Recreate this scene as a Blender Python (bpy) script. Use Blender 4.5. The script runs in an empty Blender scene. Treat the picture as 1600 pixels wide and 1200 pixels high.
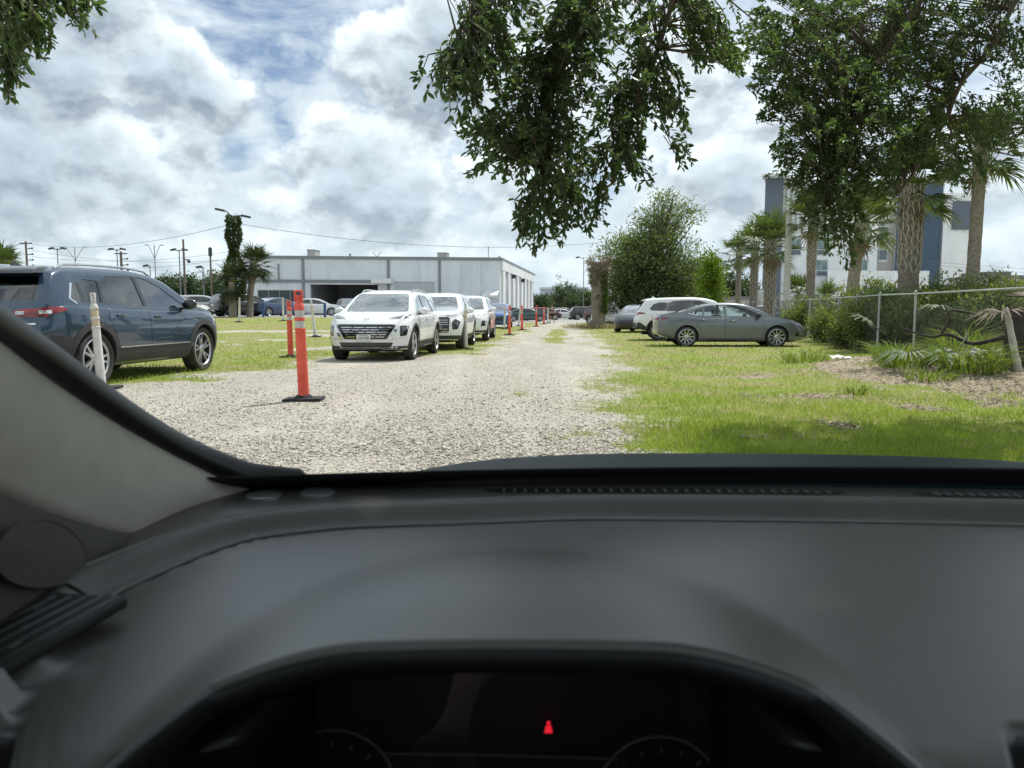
import bpy, bmesh, math, random
import numpy as np
from mathutils import Vector, Matrix, noise as mnoise
from mathutils.bvhtree import BVHTree

R = math.radians
SC = bpy.context.scene
COL = SC.collection
random.seed(7)
RNG = np.random.default_rng(11)

# ------------------------------------------------------------------ camera geometry (measured from the photograph)
F_PX, HOR, CAM_H = 1186.0, 487.0, 1.10
PITCH = math.atan((HOR - 600.0) / -F_PX)          # camera looks slightly down
CP, SP = math.cos(PITCH), math.sin(PITCH)


def ray(px, py):
    u, v = (px - 800.0) / F_PX, (600.0 - py) / F_PX
    return Vector((u, CP + v * SP, -SP + v * CP))


def at(px, py, Y):
    """World point seen in that direction, Y metres ahead."""
    d = ray(px, py)
    return Vector((0, 0, CAM_H)) + d * (Y / d.y)


def at_z(px, py, z):
    d = ray(px, py)
    return Vector((0, 0, CAM_H)) + d * ((z - CAM_H) / d.z)


def X_at(px, Y, py=500):
    return at(px, py, Y).x


# ------------------------------------------------------------------ materials
MATS = {}


def nt(m):
    m.use_nodes = True
    t = m.node_tree
    t.nodes.clear()
    return t


def N(t, typ, **kw):
    n = t.nodes.new(typ)
    for k, v in kw.items():
        if k.startswith('i_'):
            key = k[2:]
            key = int(key) if key.isdigit() else key.replace('_', ' ')
            n.inputs[key].default_value = v
        else:
            setattr(n, k, v)
    return n


def rgba(c):
    return (c[0], c[1], c[2], 1.0)


def noise_node(t, scale, detail=4, rough=.55, coord='Object', vec=None, dist=0.0):
    n = N(t, 'ShaderNodeTexNoise')
    n.inputs['Scale'].default_value = scale
    n.inputs['Detail'].default_value = detail
    n.inputs['Roughness'].default_value = rough
    n.inputs['Distortion'].default_value = dist
    if vec is None:
        tc = N(t, 'ShaderNodeTexCoord')
        vec = tc.outputs[coord]
    t.links.new(vec, n.inputs['Vector'])
    return n


def ramp(t, fac, stops):
    r = N(t, 'ShaderNodeValToRGB')
    e = r.color_ramp.elements
    while len(e) < len(stops):
        e.new(.5)
    for k, (p, c) in enumerate(stops):
        e[k].position = p
        e[k].color = rgba(c) if not isinstance(c, (int, float)) else (c, c, c, 1)
    t.links.new(fac, r.inputs['Fac'])
    return r


def mixc(t, fac, a, b, mode='MIX'):
    m = N(t, 'ShaderNodeMix', data_type='RGBA', blend_type=mode)
    for k, x in ((0, fac), (6, a), (7, b)):
        if hasattr(x, 'links'):
            t.links.new(x, m.inputs[k])
        elif isinstance(x, (int, float)):
            m.inputs[k].default_value = x
        else:
            m.inputs[k].default_value = rgba(x)
    return m.outputs[2]


def mth(t, op, a, b=0.0, c=None, clamp=False):
    m = N(t, 'ShaderNodeMath', operation=op, use_clamp=clamp)
    for k, x in enumerate((a, b, c)):
        if x is None:
            continue
        if hasattr(x, 'links'):
            t.links.new(x, m.inputs[k])
        else:
            m.inputs[k].default_value = x
    return m.outputs[0]


def pmat(name, col, rough=.5, metal=0.0, var=.12, vscale=6.0, bump=0.0, bscale=60.0, coat=0.0, spec=.5,
         col2=None, detail=5, emit=None, estr=0.0, flake=False, coatr=.03, rvar=0.0):
    """Procedural Principled material: noise moves the colour (col -> col2 or +-var), fine noise gives bump."""
    if name in MATS:
        return MATS[name]
    m = bpy.data.materials.new(name)
    t = nt(m)
    out = N(t, 'ShaderNodeOutputMaterial')
    b = N(t, 'ShaderNodeBsdfPrincipled')
    t.links.new(b.outputs[0], out.inputs[0])
    b.inputs['Roughness'].default_value = rough
    b.inputs['Metallic'].default_value = metal
    b.inputs['Coat Weight'].default_value = coat
    b.inputs['Coat Roughness'].default_value = coatr
    b.inputs['Specular IOR Level'].default_value = spec
    lo = tuple(x * (1 - var) for x in col)
    hi = col2 if col2 else tuple(min(1, x * (1 + var)) for x in col)
    n = noise_node(t, vscale, detail)
    r = ramp(t, n.outputs['Fac'], [(.32, lo), (.68, hi)])
    t.links.new(r.outputs[0], b.inputs['Base Color'])
    if rvar:
        n3 = noise_node(t, vscale * 2.3, 4)
        t.links.new(mth(t, 'MULTIPLY_ADD', n3.outputs['Fac'], rvar, rough - rvar * .5), b.inputs['Roughness'])
    if bump:
        n2 = noise_node(t, bscale, 3)
        bp = N(t, 'ShaderNodeBump')
        bp.inputs['Strength'].default_value = bump
        bp.inputs['Distance'].default_value = .01
        t.links.new(n2.outputs['Fac'], bp.inputs['Height'])
        t.links.new(bp.outputs[0], b.inputs['Normal'])
    if emit:
        b.inputs['Emission Color'].default_value = rgba(emit)
        b.inputs['Emission Strength'].default_value = estr
    MATS[name] = m
    return m


def leafmat(name, lo, hi, trans=.35, vscale=1.2, rough=.45, glow=(1.25, 1.3, .45)):
    """Leaf: diffuse / glossy front with translucency; colour varies leaf to leaf and clump to clump."""
    if name in MATS:
        return MATS[name]
    m = bpy.data.materials.new(name)
    t = nt(m)
    out = N(t, 'ShaderNodeOutputMaterial')
    g = N(t, 'ShaderNodeNewGeometry')
    n = noise_node(t, vscale, 3)
    a = mth(t, 'MULTIPLY_ADD', g.outputs['Random Per Island'], .55, mth(t, 'MULTIPLY_ADD', n.outputs['Fac'], 1.1, -.35), clamp=True)
    c = ramp(t, a, [(.05, lo), (.95, hi)])
    b = N(t, 'ShaderNodeBsdfPrincipled')
    b.inputs['Roughness'].default_value = rough
    b.inputs['Specular IOR Level'].default_value = .35
    t.links.new(c.outputs[0], b.inputs['Base Color'])
    tr = N(t, 'ShaderNodeBsdfTranslucent')
    c2 = mixc(t, 1.0, c.outputs[0], glow, 'MULTIPLY')
    t.links.new(c2, tr.inputs[0])
    mx = N(t, 'ShaderNodeMixShader')
    mx.inputs[0].default_value = trans
    t.links.new(b.outputs[0], mx.inputs[1])
    t.links.new(tr.outputs[0], mx.inputs[2])
    t.links.new(mx.outputs[0], out.inputs[0])
    MATS[name] = m
    return m


def glassmat(name, tint, refl=1.0, rough=.01):
    """Thin pane: tinted see-through with a Fresnel mirror on top."""
    if name in MATS:
        return MATS[name]
    m = bpy.data.materials.new(name)
    t = nt(m)
    out = N(t, 'ShaderNodeOutputMaterial')
    tr = N(t, 'ShaderNodeBsdfTransparent')
    tr.inputs[0].default_value = rgba(tint)
    gl = N(t, 'ShaderNodeBsdfGlossy')
    gl.inputs['Roughness'].default_value = rough
    n = noise_node(t, 9.0, 2)
    r = ramp(t, n.outputs['Fac'], [(.3, (.94, .96, .97)), (.7, (1, 1, 1))])
    t.links.new(r.outputs[0], gl.inputs['Color'])
    fr = N(t, 'ShaderNodeFresnel')
    fr.inputs[0].default_value = 1.5
    f2 = mth(t, 'MULTIPLY', fr.outputs[0], refl * 1.5, clamp=True)
    mx = N(t, 'ShaderNodeMixShader')
    t.links.new(f2, mx.inputs[0])
    t.links.new(tr.outputs[0], mx.inputs[1])
    t.links.new(gl.outputs[0], mx.inputs[2])
    t.links.new(mx.outputs[0], out.inputs[0])
    MATS[name] = m
    return m


# ------------------------------------------------------------------ objects
def thing(name, label, cat, loc=(0, 0, 0), rz=0.0, group=None, scale=1.0):
    o = bpy.data.objects.new(name, None)
    COL.objects.link(o)
    o.location = loc
    o.rotation_euler = (0, 0, rz)
    o.scale = (scale,) * 3
    o.empty_display_size = .2
    tag(o, label, cat, group)
    return o


def tag(o, label=None, cat=None, group=None, kind=None):
    if label: o['label'] = label
    if cat: o['category'] = cat
    if group: o['group'] = group
    if kind: o['kind'] = kind
    return o


def copy_tree(o, parent=None):
    c = o.copy()
    COL.objects.link(c)
    c.parent = parent
    for ch in list(o.children):
        copy_tree(ch, c)
    return c


def link(name, me, mats, parent=None):
    for m in (mats if isinstance(mats, (list, tuple)) else [mats]):
        me.materials.append(m)
    o = bpy.data.objects.new(name, me)
    COL.objects.link(o)
    if parent is not None:
        o.parent = parent
    return o


def smooth(me, ang=35):
    me.polygons.foreach_set('use_smooth', [True] * len(me.polygons))
    if ang is not None and ang < 179:
        me.set_sharp_from_angle(angle=R(ang))


class MB:
    """Collects shapes; build() links them as ONE mesh object."""
    def __init__(s):
        s.v, s.f, s.m = [], [], []

    def add(s, vs, fs, mi=0):
        o = len(s.v)
        s.v += [tuple(v) for v in vs]
        s.f += [[i + o for i in f] for f in fs]
        s.m += [mi] * len(fs)
        return s

    def bm(s, b, mi=0, M=None):
        b.verts.index_update()
        vs = [(M @ v.co if M else v.co)[:] for v in b.verts]
        fs = [[v.index for v in f.verts] for f in b.faces]
        b.free()
        return s.add(vs, fs, mi)

    def box(s, c, d, rot=None, bev=0.0, mi=0, seg=2):
        b = bmesh.new()
        bmesh.ops.create_cube(b, size=1.0)
        for v in b.verts:
            v.co = Vector((v.co.x * d[0], v.co.y * d[1], v.co.z * d[2]))
        if bev > 0:
            bmesh.ops.bevel(b, geom=list(b.edges), offset=bev, segments=seg, affect='EDGES', profile=.5)
        M = Matrix.Translation(Vector(c))
        if rot is not None:
            M = M @ rot.to_4x4()
        return s.bm(b, mi, M)

    def tube(s, pts, r, n=8, mi=0, cap=True, up=None, flat=1.0):
        pts = [Vector(p) for p in pts]
        rs = r if isinstance(r, (list, tuple)) else [r] * len(pts)
        vs, fs = [], []
        prev = None
        for i, p in enumerate(pts):
            d = (pts[min(i + 1, len(pts) - 1)] - pts[max(i - 1, 0)])
            if d.length < 1e-9: d = Vector((0, 0, 1))
            d.normalize()
            if prev is None:
                a = Vector(up) if up else (Vector((0, 0, 1)) if abs(d.z) < .9 else Vector((1, 0, 0)))
            else:
                a = prev
            a = a - d * a.dot(d)
            if a.length < 1e-6: a = d.orthogonal()
            a.normalize()
            prev = a
            b = d.cross(a)
            for k in range(n):
                t = 2 * math.pi * k / n
                vs.append(p + a * (math.cos(t) * rs[i] * flat) + b * (math.sin(t) * rs[i]))
        for i in range(len(pts) - 1):
            for k in range(n):
                k2 = (k + 1) % n
                fs.append([i * n + k, i * n + k2, (i + 1) * n + k2, (i + 1) * n + k])
        if cap:
            fs.append(list(range(n))[::-1])
            fs.append([(len(pts) - 1) * n + k for k in range(n)])
        return s.add(vs, fs, mi)

    def lathe(s, prof, n=24, M=None, mi=0, close=False, cap=True):
        """prof: (radius, height) turned about local Z."""
        vs, fs = [], []
        for (r, h) in prof:
            for k in range(n):
                t = 2 * math.pi * k / n
                v = Vector((r * math.cos(t), r * math.sin(t), h))
                vs.append(M @ v if M else v)
        m = len(prof)
        for i in range(m - 1 if not close else m):
            i2 = (i + 1) % m
            for k in range(n):
                k2 = (k + 1) % n
                fs.append([i * n + k, i * n + k2, i2 * n + k2, i2 * n + k])
        if not close and cap:
            if prof[0][0] > 1e-6: fs.append(list(range(n))[::-1])
            if prof[-1][0] > 1e-6: fs.append([(m - 1) * n + k for k in range(n)])
        return s.add(vs, fs, mi)

    def prism(s, poly, depth, M=None, mi=0):
        """poly: (a, b) outline in local XY extruded along local Z by depth."""
        n = len(poly)
        vs = [Vector((a, b, 0)) for a, b in poly] + [Vector((a, b, depth)) for a, b in poly]
        if M: vs = [M @ v for v in vs]
        fs = [list(range(n))[::-1], [n + k for k in range(n)]]
        for k in range(n):
            k2 = (k + 1) % n
            fs.append([k, k2, n + k2, n + k])
        return s.add(vs, fs, mi)

    def sphere(s, c, r, nu=16, nv=10, mi=0, rot=None):
        r = (r, r, r) if isinstance(r, (int, float)) else r
        b = bmesh.new()
        bmesh.ops.create_uvsphere(b, u_segments=nu, v_segments=nv, radius=1.0)
        for v in b.verts:
            v.co = Vector((v.co.x * r[0], v.co.y * r[1], v.co.z * r[2]))
        M = Matrix.Translation(Vector(c))
        if rot is not None: M = M @ rot.to_4x4()
        return s.bm(b, mi, M)

    def mesh(s, name, ang=35):
        me = bpy.data.meshes.new(name)
        me.from_pydata(s.v, [], s.f)
        me.polygons.foreach_set('material_index', s.m)
        me.update()
        if ang: smooth(me, ang)
        return me

    def build(s, name, mats, parent=None, ang=35):
        return link(name, s.mesh(name, ang), mats, parent)


def np_mesh(name, verts, faces, mats, parent=None, ang=None):
    """verts (N,3), faces (M,k) numpy -> one mesh object."""
    me = bpy.data.meshes.new(name)
    k = faces.shape[1]
    me.vertices.add(len(verts))
    me.vertices.foreach_set('co', np.ascontiguousarray(verts, dtype=np.float32).ravel())
    me.loops.add(faces.size)
    me.loops.foreach_set('vertex_index', np.ascontiguousarray(faces, dtype=np.int32).ravel())
    me.polygons.add(len(faces))
    me.polygons.foreach_set('loop_start', np.arange(0, faces.size, k, dtype=np.int32))
    me.update(calc_edges=True)
    if ang: smooth(me, ang)
    return link(name, me, mats, parent)


def unit(a):
    return a / np.maximum(np.linalg.norm(a, axis=-1, keepdims=True), 1e-9)


def leaf_arrays(P, D, Nn, L, W, fold=.25, six=False):
    """Leaf blades: base P, direction D, normal Nn, length L, width W -> verts, quad faces."""
    D, S = unit(D), None
    S = unit(np.cross(D, Nn))
    Nn = np.cross(S, D)
    L = np.broadcast_to(np.asarray(L, float), (len(P),))[:, None]
    W = np.broadcast_to(np.asarray(W, float), (len(P),))[:, None]
    if not six:
        v = np.stack([P, P + D * L * .5 + S * W * .5 + Nn * W * fold, P + D * L, P + D * L * .5 - S * W * .5 + Nn * W * fold], 1)
        n = len(P)
        f = np.arange(n * 4).reshape(n, 4)
        return v.reshape(-1, 3), f
    # six-sided blade, folded on its midrib, drooping tip
    mid1, mid2, tip = P + D * L * .33, P + D * L * .72 - Nn * L * .04, P + D * L - Nn * L * .12
    v = np.stack([P, mid1 + S * W * .46 + Nn * W * fold, mid2 + S * W * .42 + Nn * W * fold, tip,
                  mid2 - S * W * .42 + Nn * W * fold, mid1 - S * W * .46 + Nn * W * fold], 1)
    n = len(P)
    b = np.arange(n)[:, None] * 6
    f = np.concatenate([b + np.array([[0, 1, 2, 3]]), b + np.array([[0, 3, 4, 5]])], 0)
    return v.reshape(-1, 3), f


def vnoise(x, y, seed=0):
    """Smooth value noise on arrays, 0..1"""
    xi, yi = np.floor(x).astype(np.int64), np.floor(y).astype(np.int64)
    fx, fy = x - xi, y - yi
    fx, fy = fx * fx * (3 - 2 * fx), fy * fy * (3 - 2 * fy)

    def h(a, b):
        n = (a * 374761393 + b * 668265263 + seed * 974634523) & 0xffffffff
        n = ((n ^ (n >> 13)) * 1274126177) & 0xffffffff
        return ((n ^ (n >> 16)) & 0xffff) / 65535.0
    return (h(xi, yi) * (1 - fx) + h(xi + 1, yi) * fx) * (1 - fy) + (h(xi, yi + 1) * (1 - fx) + h(xi + 1, yi + 1) * fx) * fy


def fbm(x, y, seed=0, octv=4):
    s, a, tot = 0, .5, 0
    for k in range(octv):
        s = s + a * vnoise(x * 2 ** k, y * 2 ** k, seed + k * 17)
        tot += a
        a *= .5
    return s / tot


def sstep(t):
    t = np.clip(t, 0, 1)
    return t * t * (3 - 2 * t)


class Prof:
    """Shape-preserving smooth interpolation through control points."""
    def __init__(s, pts):
        p = sorted(pts)
        s.x = np.array([a for a, b in p], float)
        s.y = np.array([b for a, b in p], float)
        h, d = np.diff(s.x), np.diff(s.y) / np.diff(s.x)
        m = np.zeros(len(s.x))
        m[0], m[-1] = d[0], d[-1]
        for i in range(1, len(s.x) - 1):
            if d[i - 1] * d[i] > 0:
                w1, w2 = 2 * h[i] + h[i - 1], h[i] + 2 * h[i - 1]
                m[i] = (w1 + w2) / (w1 / d[i - 1] + w2 / d[i])
        s.m, s.h = m, h

    def __call__(s, x):
        x = min(max(x, s.x[0]), s.x[-1])
        i = min(max(int(np.searchsorted(s.x, x)) - 1, 0), len(s.h) - 1)
        h = s.h[i]
        t = (x - s.x[i]) / h
        return float((2 * t**3 - 3 * t**2 + 1) * s.y[i] + (t**3 - 2 * t**2 + t) * h * s.m[i] + (-2 * t**3 + 3 * t**2) * s.y[i + 1] + (t**3 - t**2) * h * s.m[i + 1])


def text_mesh(body, size, depth=.001):
    cu = bpy.data.curves.new('lettering', 'FONT')
    cu.body = body
    cu.size = size
    cu.extrude = depth
    cu.align_x, cu.align_y = 'CENTER', 'CENTER'
    o = bpy.data.objects.new('lettering', cu)
    COL.objects.link(o)
    bpy.context.view_layer.update()
    me = bpy.data.meshes.new_from_object(o.evaluated_get(bpy.context.evaluated_depsgraph_get()))
    bpy.data.objects.remove(o)
    return me
# ================================================================== GROUND
def terr(x, y):
    x, y = np.asarray(x, float), np.asarray(y, float)
    rise = .72 * sstep((y - 26) / 36) * sstep((-x - .5 - np.maximum(0, (60 - y)) * .05) / 6)
    mound = .42 * np.exp(-(((x - 8.6) / 1.7) ** 2 + ((y - 13.6) / 3.0) ** 2)) + .10 * np.exp(-(((x - 6.6) / 1.6) ** 2 + ((y - 13.0) / 3.0) ** 2))
    lump = .035 * (fbm(x * .35, y * .35, 3) - .5) * sstep((y - 3) / 4) + .05 * (fbm(x * .09, y * .09, 9) - .5) * sstep((y - 8) / 10)
    return rise + mound + lump


def tz(x, y):
    return float(terr(x, y))


LEFT = [(0, -40), (10.2, -40), (10.9, -6.6), (11.4, -5.75), (13.6, -5.35), (14.9, -4.4), (17.0, -4.5), (18.6, -4.3), (18.9, -1.75), (22.5, -1.0), (37, .0), (62, 2.0), (100, 5.0)]
RIGHT = [(0, .9), (5.7, 1.0), (8.0, 1.08), (11.5, 1.45), (16.7, 2.3), (22, 2.9), (30, 3.35), (52, 4.7), (100, 8.6)]
LX, LY = np.array([b for a, b in LEFT]), np.array([a for a, b in LEFT])
RX, RY = np.array([b for a, b in RIGHT]), np.array([a for a, b in RIGHT])


def masks(x, y):
    """gravel, mulch, asphalt weights (0..1) on the ground."""
    x, y = np.asarray(x, float), np.asarray(y, float)
    l, r = np.interp(y, LY, LX), np.interp(y, RY, RX)
    n1, n2 = fbm(x * .9, y * .9, 21) - .5, fbm(x * 3.1, y * 3.1, 5) - .5
    sd = np.minimum(x - l, r - x)
    mid = r - (r - l) * .42                                   # grass strip between the wheel tracks
    s_ = sstep((.55 - np.abs(x - mid) + n1 * 1.2) / .35) * sstep((y - 23) / 6) * sstep((54 - y) / 10)
    weeds = np.maximum(fbm(x * 1.15 + 40, y * 1.15, 91) - .655, 0) * 16 * sstep((y - 7) / 6)
    g = (sd + n1 * 1.7 + n2 * .8) * (1 - s_) - s_ - weeds
    band = .9 - np.abs(y - 36.5 - .05 * (x + 11)) + n1 * 2.2 + np.where((x < -7.5) & (x > -17), 0, -9)
    blot = (fbm(x * .55 + 7, y * .55, 44) - .655) * 9 + np.where((x < -2) & (y > 12) & (y < 34), 0, -9)
    blot2 = (fbm(x * .6 + 3, y * .6, 61) - .66) * 9 + np.where((x > .8) & (x < 2.6) & (y < 9), 0, -9)
    g = np.maximum.reduce([g, band, blot, blot2])
    g = np.clip(.5 + g * .5, 0, 1)
    mu = 1.0 - np.hypot((x - 7.7) / 2.0, (y - 11.2) / 3.9) + n1 * 1.7 + n2 * 1.3
    mu2 = (fbm(x * .7 + 13, y * .7, 77) - .64) * 6 + np.where((x > 3.0) & (y < 14) & (y > 4), 0, -9)
    mu = np.clip(.5 + np.maximum(mu, mu2 - .5) * 1.3, 0, 1) * (x > 1.2)
    a = np.clip(.5 + (y - 77 - n1 * 3 + (x < 0) * 0) * .6, 0, 1)
    aleft = np.clip(.5 + (y - 56.5 - n1 * 2) * .8, 0, 1) * (x < 1.0)
    aright = np.clip(.5 + np.minimum(y - 36, x - 15.6) * .8, 0, 1)
    afar = np.clip(.5 + np.minimum(y - 52, x - 7.5) * .6, 0, 1)
    a = np.maximum.reduce([a, aleft, aright, afar])
    return g * (1 - a), mu * (1 - a), a


def ground_material():
    m = bpy.data.materials.new('ground_cover')
    t = nt(m)
    L = t.links
    out = N(t, 'ShaderNodeOutputMaterial')
    b = N(t, 'ShaderNodeBsdfPrincipled')
    L.new(b.outputs[0], out.inputs[0])
    b.inputs['Roughness'].default_value = .95
    b.inputs['Specular IOR Level'].default_value = .12
    at_ = {}
    for k in ('gravel', 'mulch', 'asphalt'):
        a = N(t, 'ShaderNodeAttribute', attribute_name=k)
        at_[k] = a.outputs['Fac']
    tc = N(t, 'ShaderNodeTexCoord').outputs['Object']
    nbig = noise_node(t, .8, 4, vec=tc).outputs['Fac']
    nmid = noise_node(t, 5, 5, vec=tc).outputs['Fac']
    nfin = noise_node(t, 38, 4, .7, vec=tc).outputs['Fac']
    # lawn floor: thatch, soil and green
    g1 = ramp(t, mth(t, 'MULTIPLY_ADD', nfin, .6, mth(t, 'MULTIPLY', nmid, .4)), [(.3, (.10, .13, .03)), (.5, (.20, .25, .055)), (.72, (.33, .34, .10))]).outputs[0]
    g2 = ramp(t, nfin, [(.3, (.18, .16, .07)), (.7, (.36, .31, .17))]).outputs[0]
    grass = mixc(t, ramp(t, nbig, [(.40, 0.0), (.58, .9)]).outputs[0], g1, g2)
    # gravel: crushed shell, each stone its own tint, sandy where it has worn thin
    v = N(t, 'ShaderNodeTexVoronoi', i_Scale=46.0)
    L.new(tc, v.inputs['Vector'])
    v2 = N(t, 'ShaderNodeTexVoronoi', i_Scale=75.0)
    L.new(tc, v2.inputs['Vector'])
    sep = N(t, 'ShaderNodeSeparateColor')
    L.new(v.outputs['Color'], sep.inputs[0])
    st = ramp(t, sep.outputs[0], [(.0, (.31, .28, .23)), (.35, (.44, .405, .335)), (.7, (.55, .51, .435)), (1, (.68, .65, .57))]).outputs[0]
    gap = ramp(t, v.outputs['Distance'], [(.42, 1.0), (.75, .45)]).outputs[0]
    st = mixc(t, 1.0, st, gap, 'MULTIPLY')
    sand = ramp(t, mth(t, 'MULTIPLY_ADD', nfin, .5, mth(t, 'MULTIPLY', v2.outputs['Distance'], .6)), [(.25, (.38, .35, .29)), (.75, (.60, .565, .49))]).outputs[0]
    mr = N(t, 'ShaderNodeMapping')
    mr.inputs['Scale'].default_value = (1.0, .16, 1)
    L.new(tc, mr.inputs[0])
    rut = noise_node(t, 1.3, 4, vec=mr.outputs[0]).outputs['Fac']
    grav = mixc(t, ramp(t, mth(t, 'MULTIPLY_ADD', nmid, .30, mth(t, 'MULTIPLY', rut, .75)), [(.52, .08), (.66, .75)]).outputs[0], st, sand)
    # mulch: shredded bark
    mp = N(t, 'ShaderNodeMapping')
    mp.inputs['Scale'].default_value = (9, 34, 20)
    mp.inputs['Rotation'].default_value = (0, 0, .5)
    L.new(tc, mp.inputs[0])
    nm = noise_node(t, 1.6, 6, .7, vec=mp.outputs[0], dist=1.2).outputs['Fac']
    mul = ramp(t, nm, [(.3, (.14, .11, .077)), (.5, (.31, .255, .185)), (.72, (.50, .435, .335))]).outputs[0]
    asp = ramp(t, mth(t, 'MULTIPLY_ADD', nfin, .3, mth(t, 'MULTIPLY', nbig, .7)), [(.3, (.27, .27, .265)), (.7, (.38, .375, .36))]).outputs[0]

    def edge(k, w=.45):
        nz = mth(t, 'MULTIPLY_ADD', nfin, w, mth(t, 'MULTIPLY_ADD', nmid, w, -w))
        return ramp(t, mth(t, 'ADD', at_[k], nz), [(.40, 0.0), (.60, 1.0)]).outputs[0]
    c = mixc(t, edge('mulch', .9), grass, mul)
    c = mixc(t, edge('gravel', .9), c, grav)
    c = mixc(t, edge('asphalt', .2), c, asp)
    L.new(c, b.inputs['Base Color'])
    bp = N(t, 'ShaderNodeBump')
    bp.inputs['Strength'].default_value = .8
    bp.inputs['Distance'].default_value = .02
    hgt = mth(t, 'SUBTRACT', mth(t, 'MULTIPLY', nfin, .8), mth(t, 'MULTIPLY', v.outputs['Distance'], mth(t, 'MULTIPLY', at_['gravel'], 1.2)))
    L.new(mth(t, 'MULTIPLY', hgt, mth(t, 'SUBTRACT', 1.0, mth(t, 'MULTIPLY', at_['asphalt'], .9))), bp.inputs['Height'])
    L.new(bp.outputs[0], b.inputs['Normal'])
    return m


def axis_pts(a, b, step, far, growth=1.22):
    core = list(np.arange(a, b + 1e-6, step))
    lo, hi, d = [], [], step
    x = a
    while x > -far:
        d *= growth; x -= d; lo.append(x)
    d, x = step, b
    while x < far:
        d *= growth; x += d; hi.append(x)
    return np.array(lo[::-1] + core + hi)


def build_ground():
    gm = ground_material()
    xs, ys = axis_pts(-15, 15, .14, 900), axis_pts(4, 30, .14, 1400, 1.035)
    xs2 = xs
    X, Y = np.meshgrid(xs2, ys)
    Z = terr(X, Y)
    V = np.stack([X, Y, Z], -1).reshape(-1, 3)
    ny, nx = X.shape
    I = np.arange(nx * ny).reshape(ny, nx)
    Fq = np.stack([I[:-1, :-1], I[:-1, 1:], I[1:, 1:], I[1:, :-1]], -1).reshape(-1, 4)
    g, mu, a = masks(V[:, 0], V[:, 1])
    fg, fa = g[Fq].mean(1), a[Fq].mean(1)
    kind = np.where(fa > .5, 2, np.where(fg > .5, 1, 0))
    for k, nm in ((0, 'ground'), (1, 'gravel_road'), (2, 'parking_lot')):
        F = Fq[kind == k]
        used = np.unique(F)
        remap = np.zeros(len(V), dtype=np.int64)
        remap[used] = np.arange(len(used))
        o = np_mesh(nm, V[used], remap[F], gm)
        o.data.polygons.foreach_set('use_smooth', [True] * len(o.data.polygons))
        for an, arr in (('gravel', g), ('mulch', mu), ('asphalt', a)):
            o.data.attributes.new(an, 'FLOAT', 'POINT').data.foreach_set('value', arr[used].astype(np.float32))
        tag(o, kind='structure')


def image_scatter(n, px, py, pw=1.0):
    """Ground points spread evenly as the eye sees them (dense near, thin far)."""
    u = RNG.uniform(px[0], px[1], n)
    v = py[0] + (py[1] - py[0]) * RNG.uniform(0, 1, n) ** pw
    Y = CAM_H * F_PX / np.maximum(v - HOR, .5)
    X = (u - 800) / F_PX * Y
    return X, Y


def build_grass():
    gl = leafmat('grass_blade', (.155, .225, .036), (.40, .50, .105), .35, .9, .6)
    X, Y = image_scatter(330000, (-500, 2100), (503, 735), .9)
    g, mu, a = masks(X, Y)
    patch = fbm(X * 1.3, Y * 1.3, 31)
    keep = RNG.uniform(0, 1, len(X)) > np.maximum.reduce([sstep((g - .25) / .45), sstep((mu - .3) / .5) * .93, a * 2])
    keep &= RNG.uniform(0, 1, len(X)) < .35 + 1.1 * patch
    keep &= ~((np.abs(X) < 1.7) & (Y < 5.3))
    X, Y, patch = X[keep], Y[keep], patch[keep]
    n = len(X)
    P = np.stack([X, Y, terr(X, Y) - .005], 1)
    lean = RNG.normal(0, .55, (n, 2))
    D = np.stack([lean[:, 0], lean[:, 1], np.ones(n)], 1)
    Nn = RNG.normal(0, 1, (n, 3))
    tall = np.where((X < 0) | (Y > 20), 1.0, .8)
    L = RNG.uniform(.035, .10, n) * (.6 + .9 * patch) * tall
    W = np.maximum(.006, Y * .00062) * RNG.uniform(.7, 1.3, n)
    v, f = leaf_arrays(P, D, Nn, L, W, .1)
    tag(np_mesh('grass', v, f, gl), 'short bright green grass growing beside and between the gravel tracks', 'grass', kind='stuff')


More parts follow.
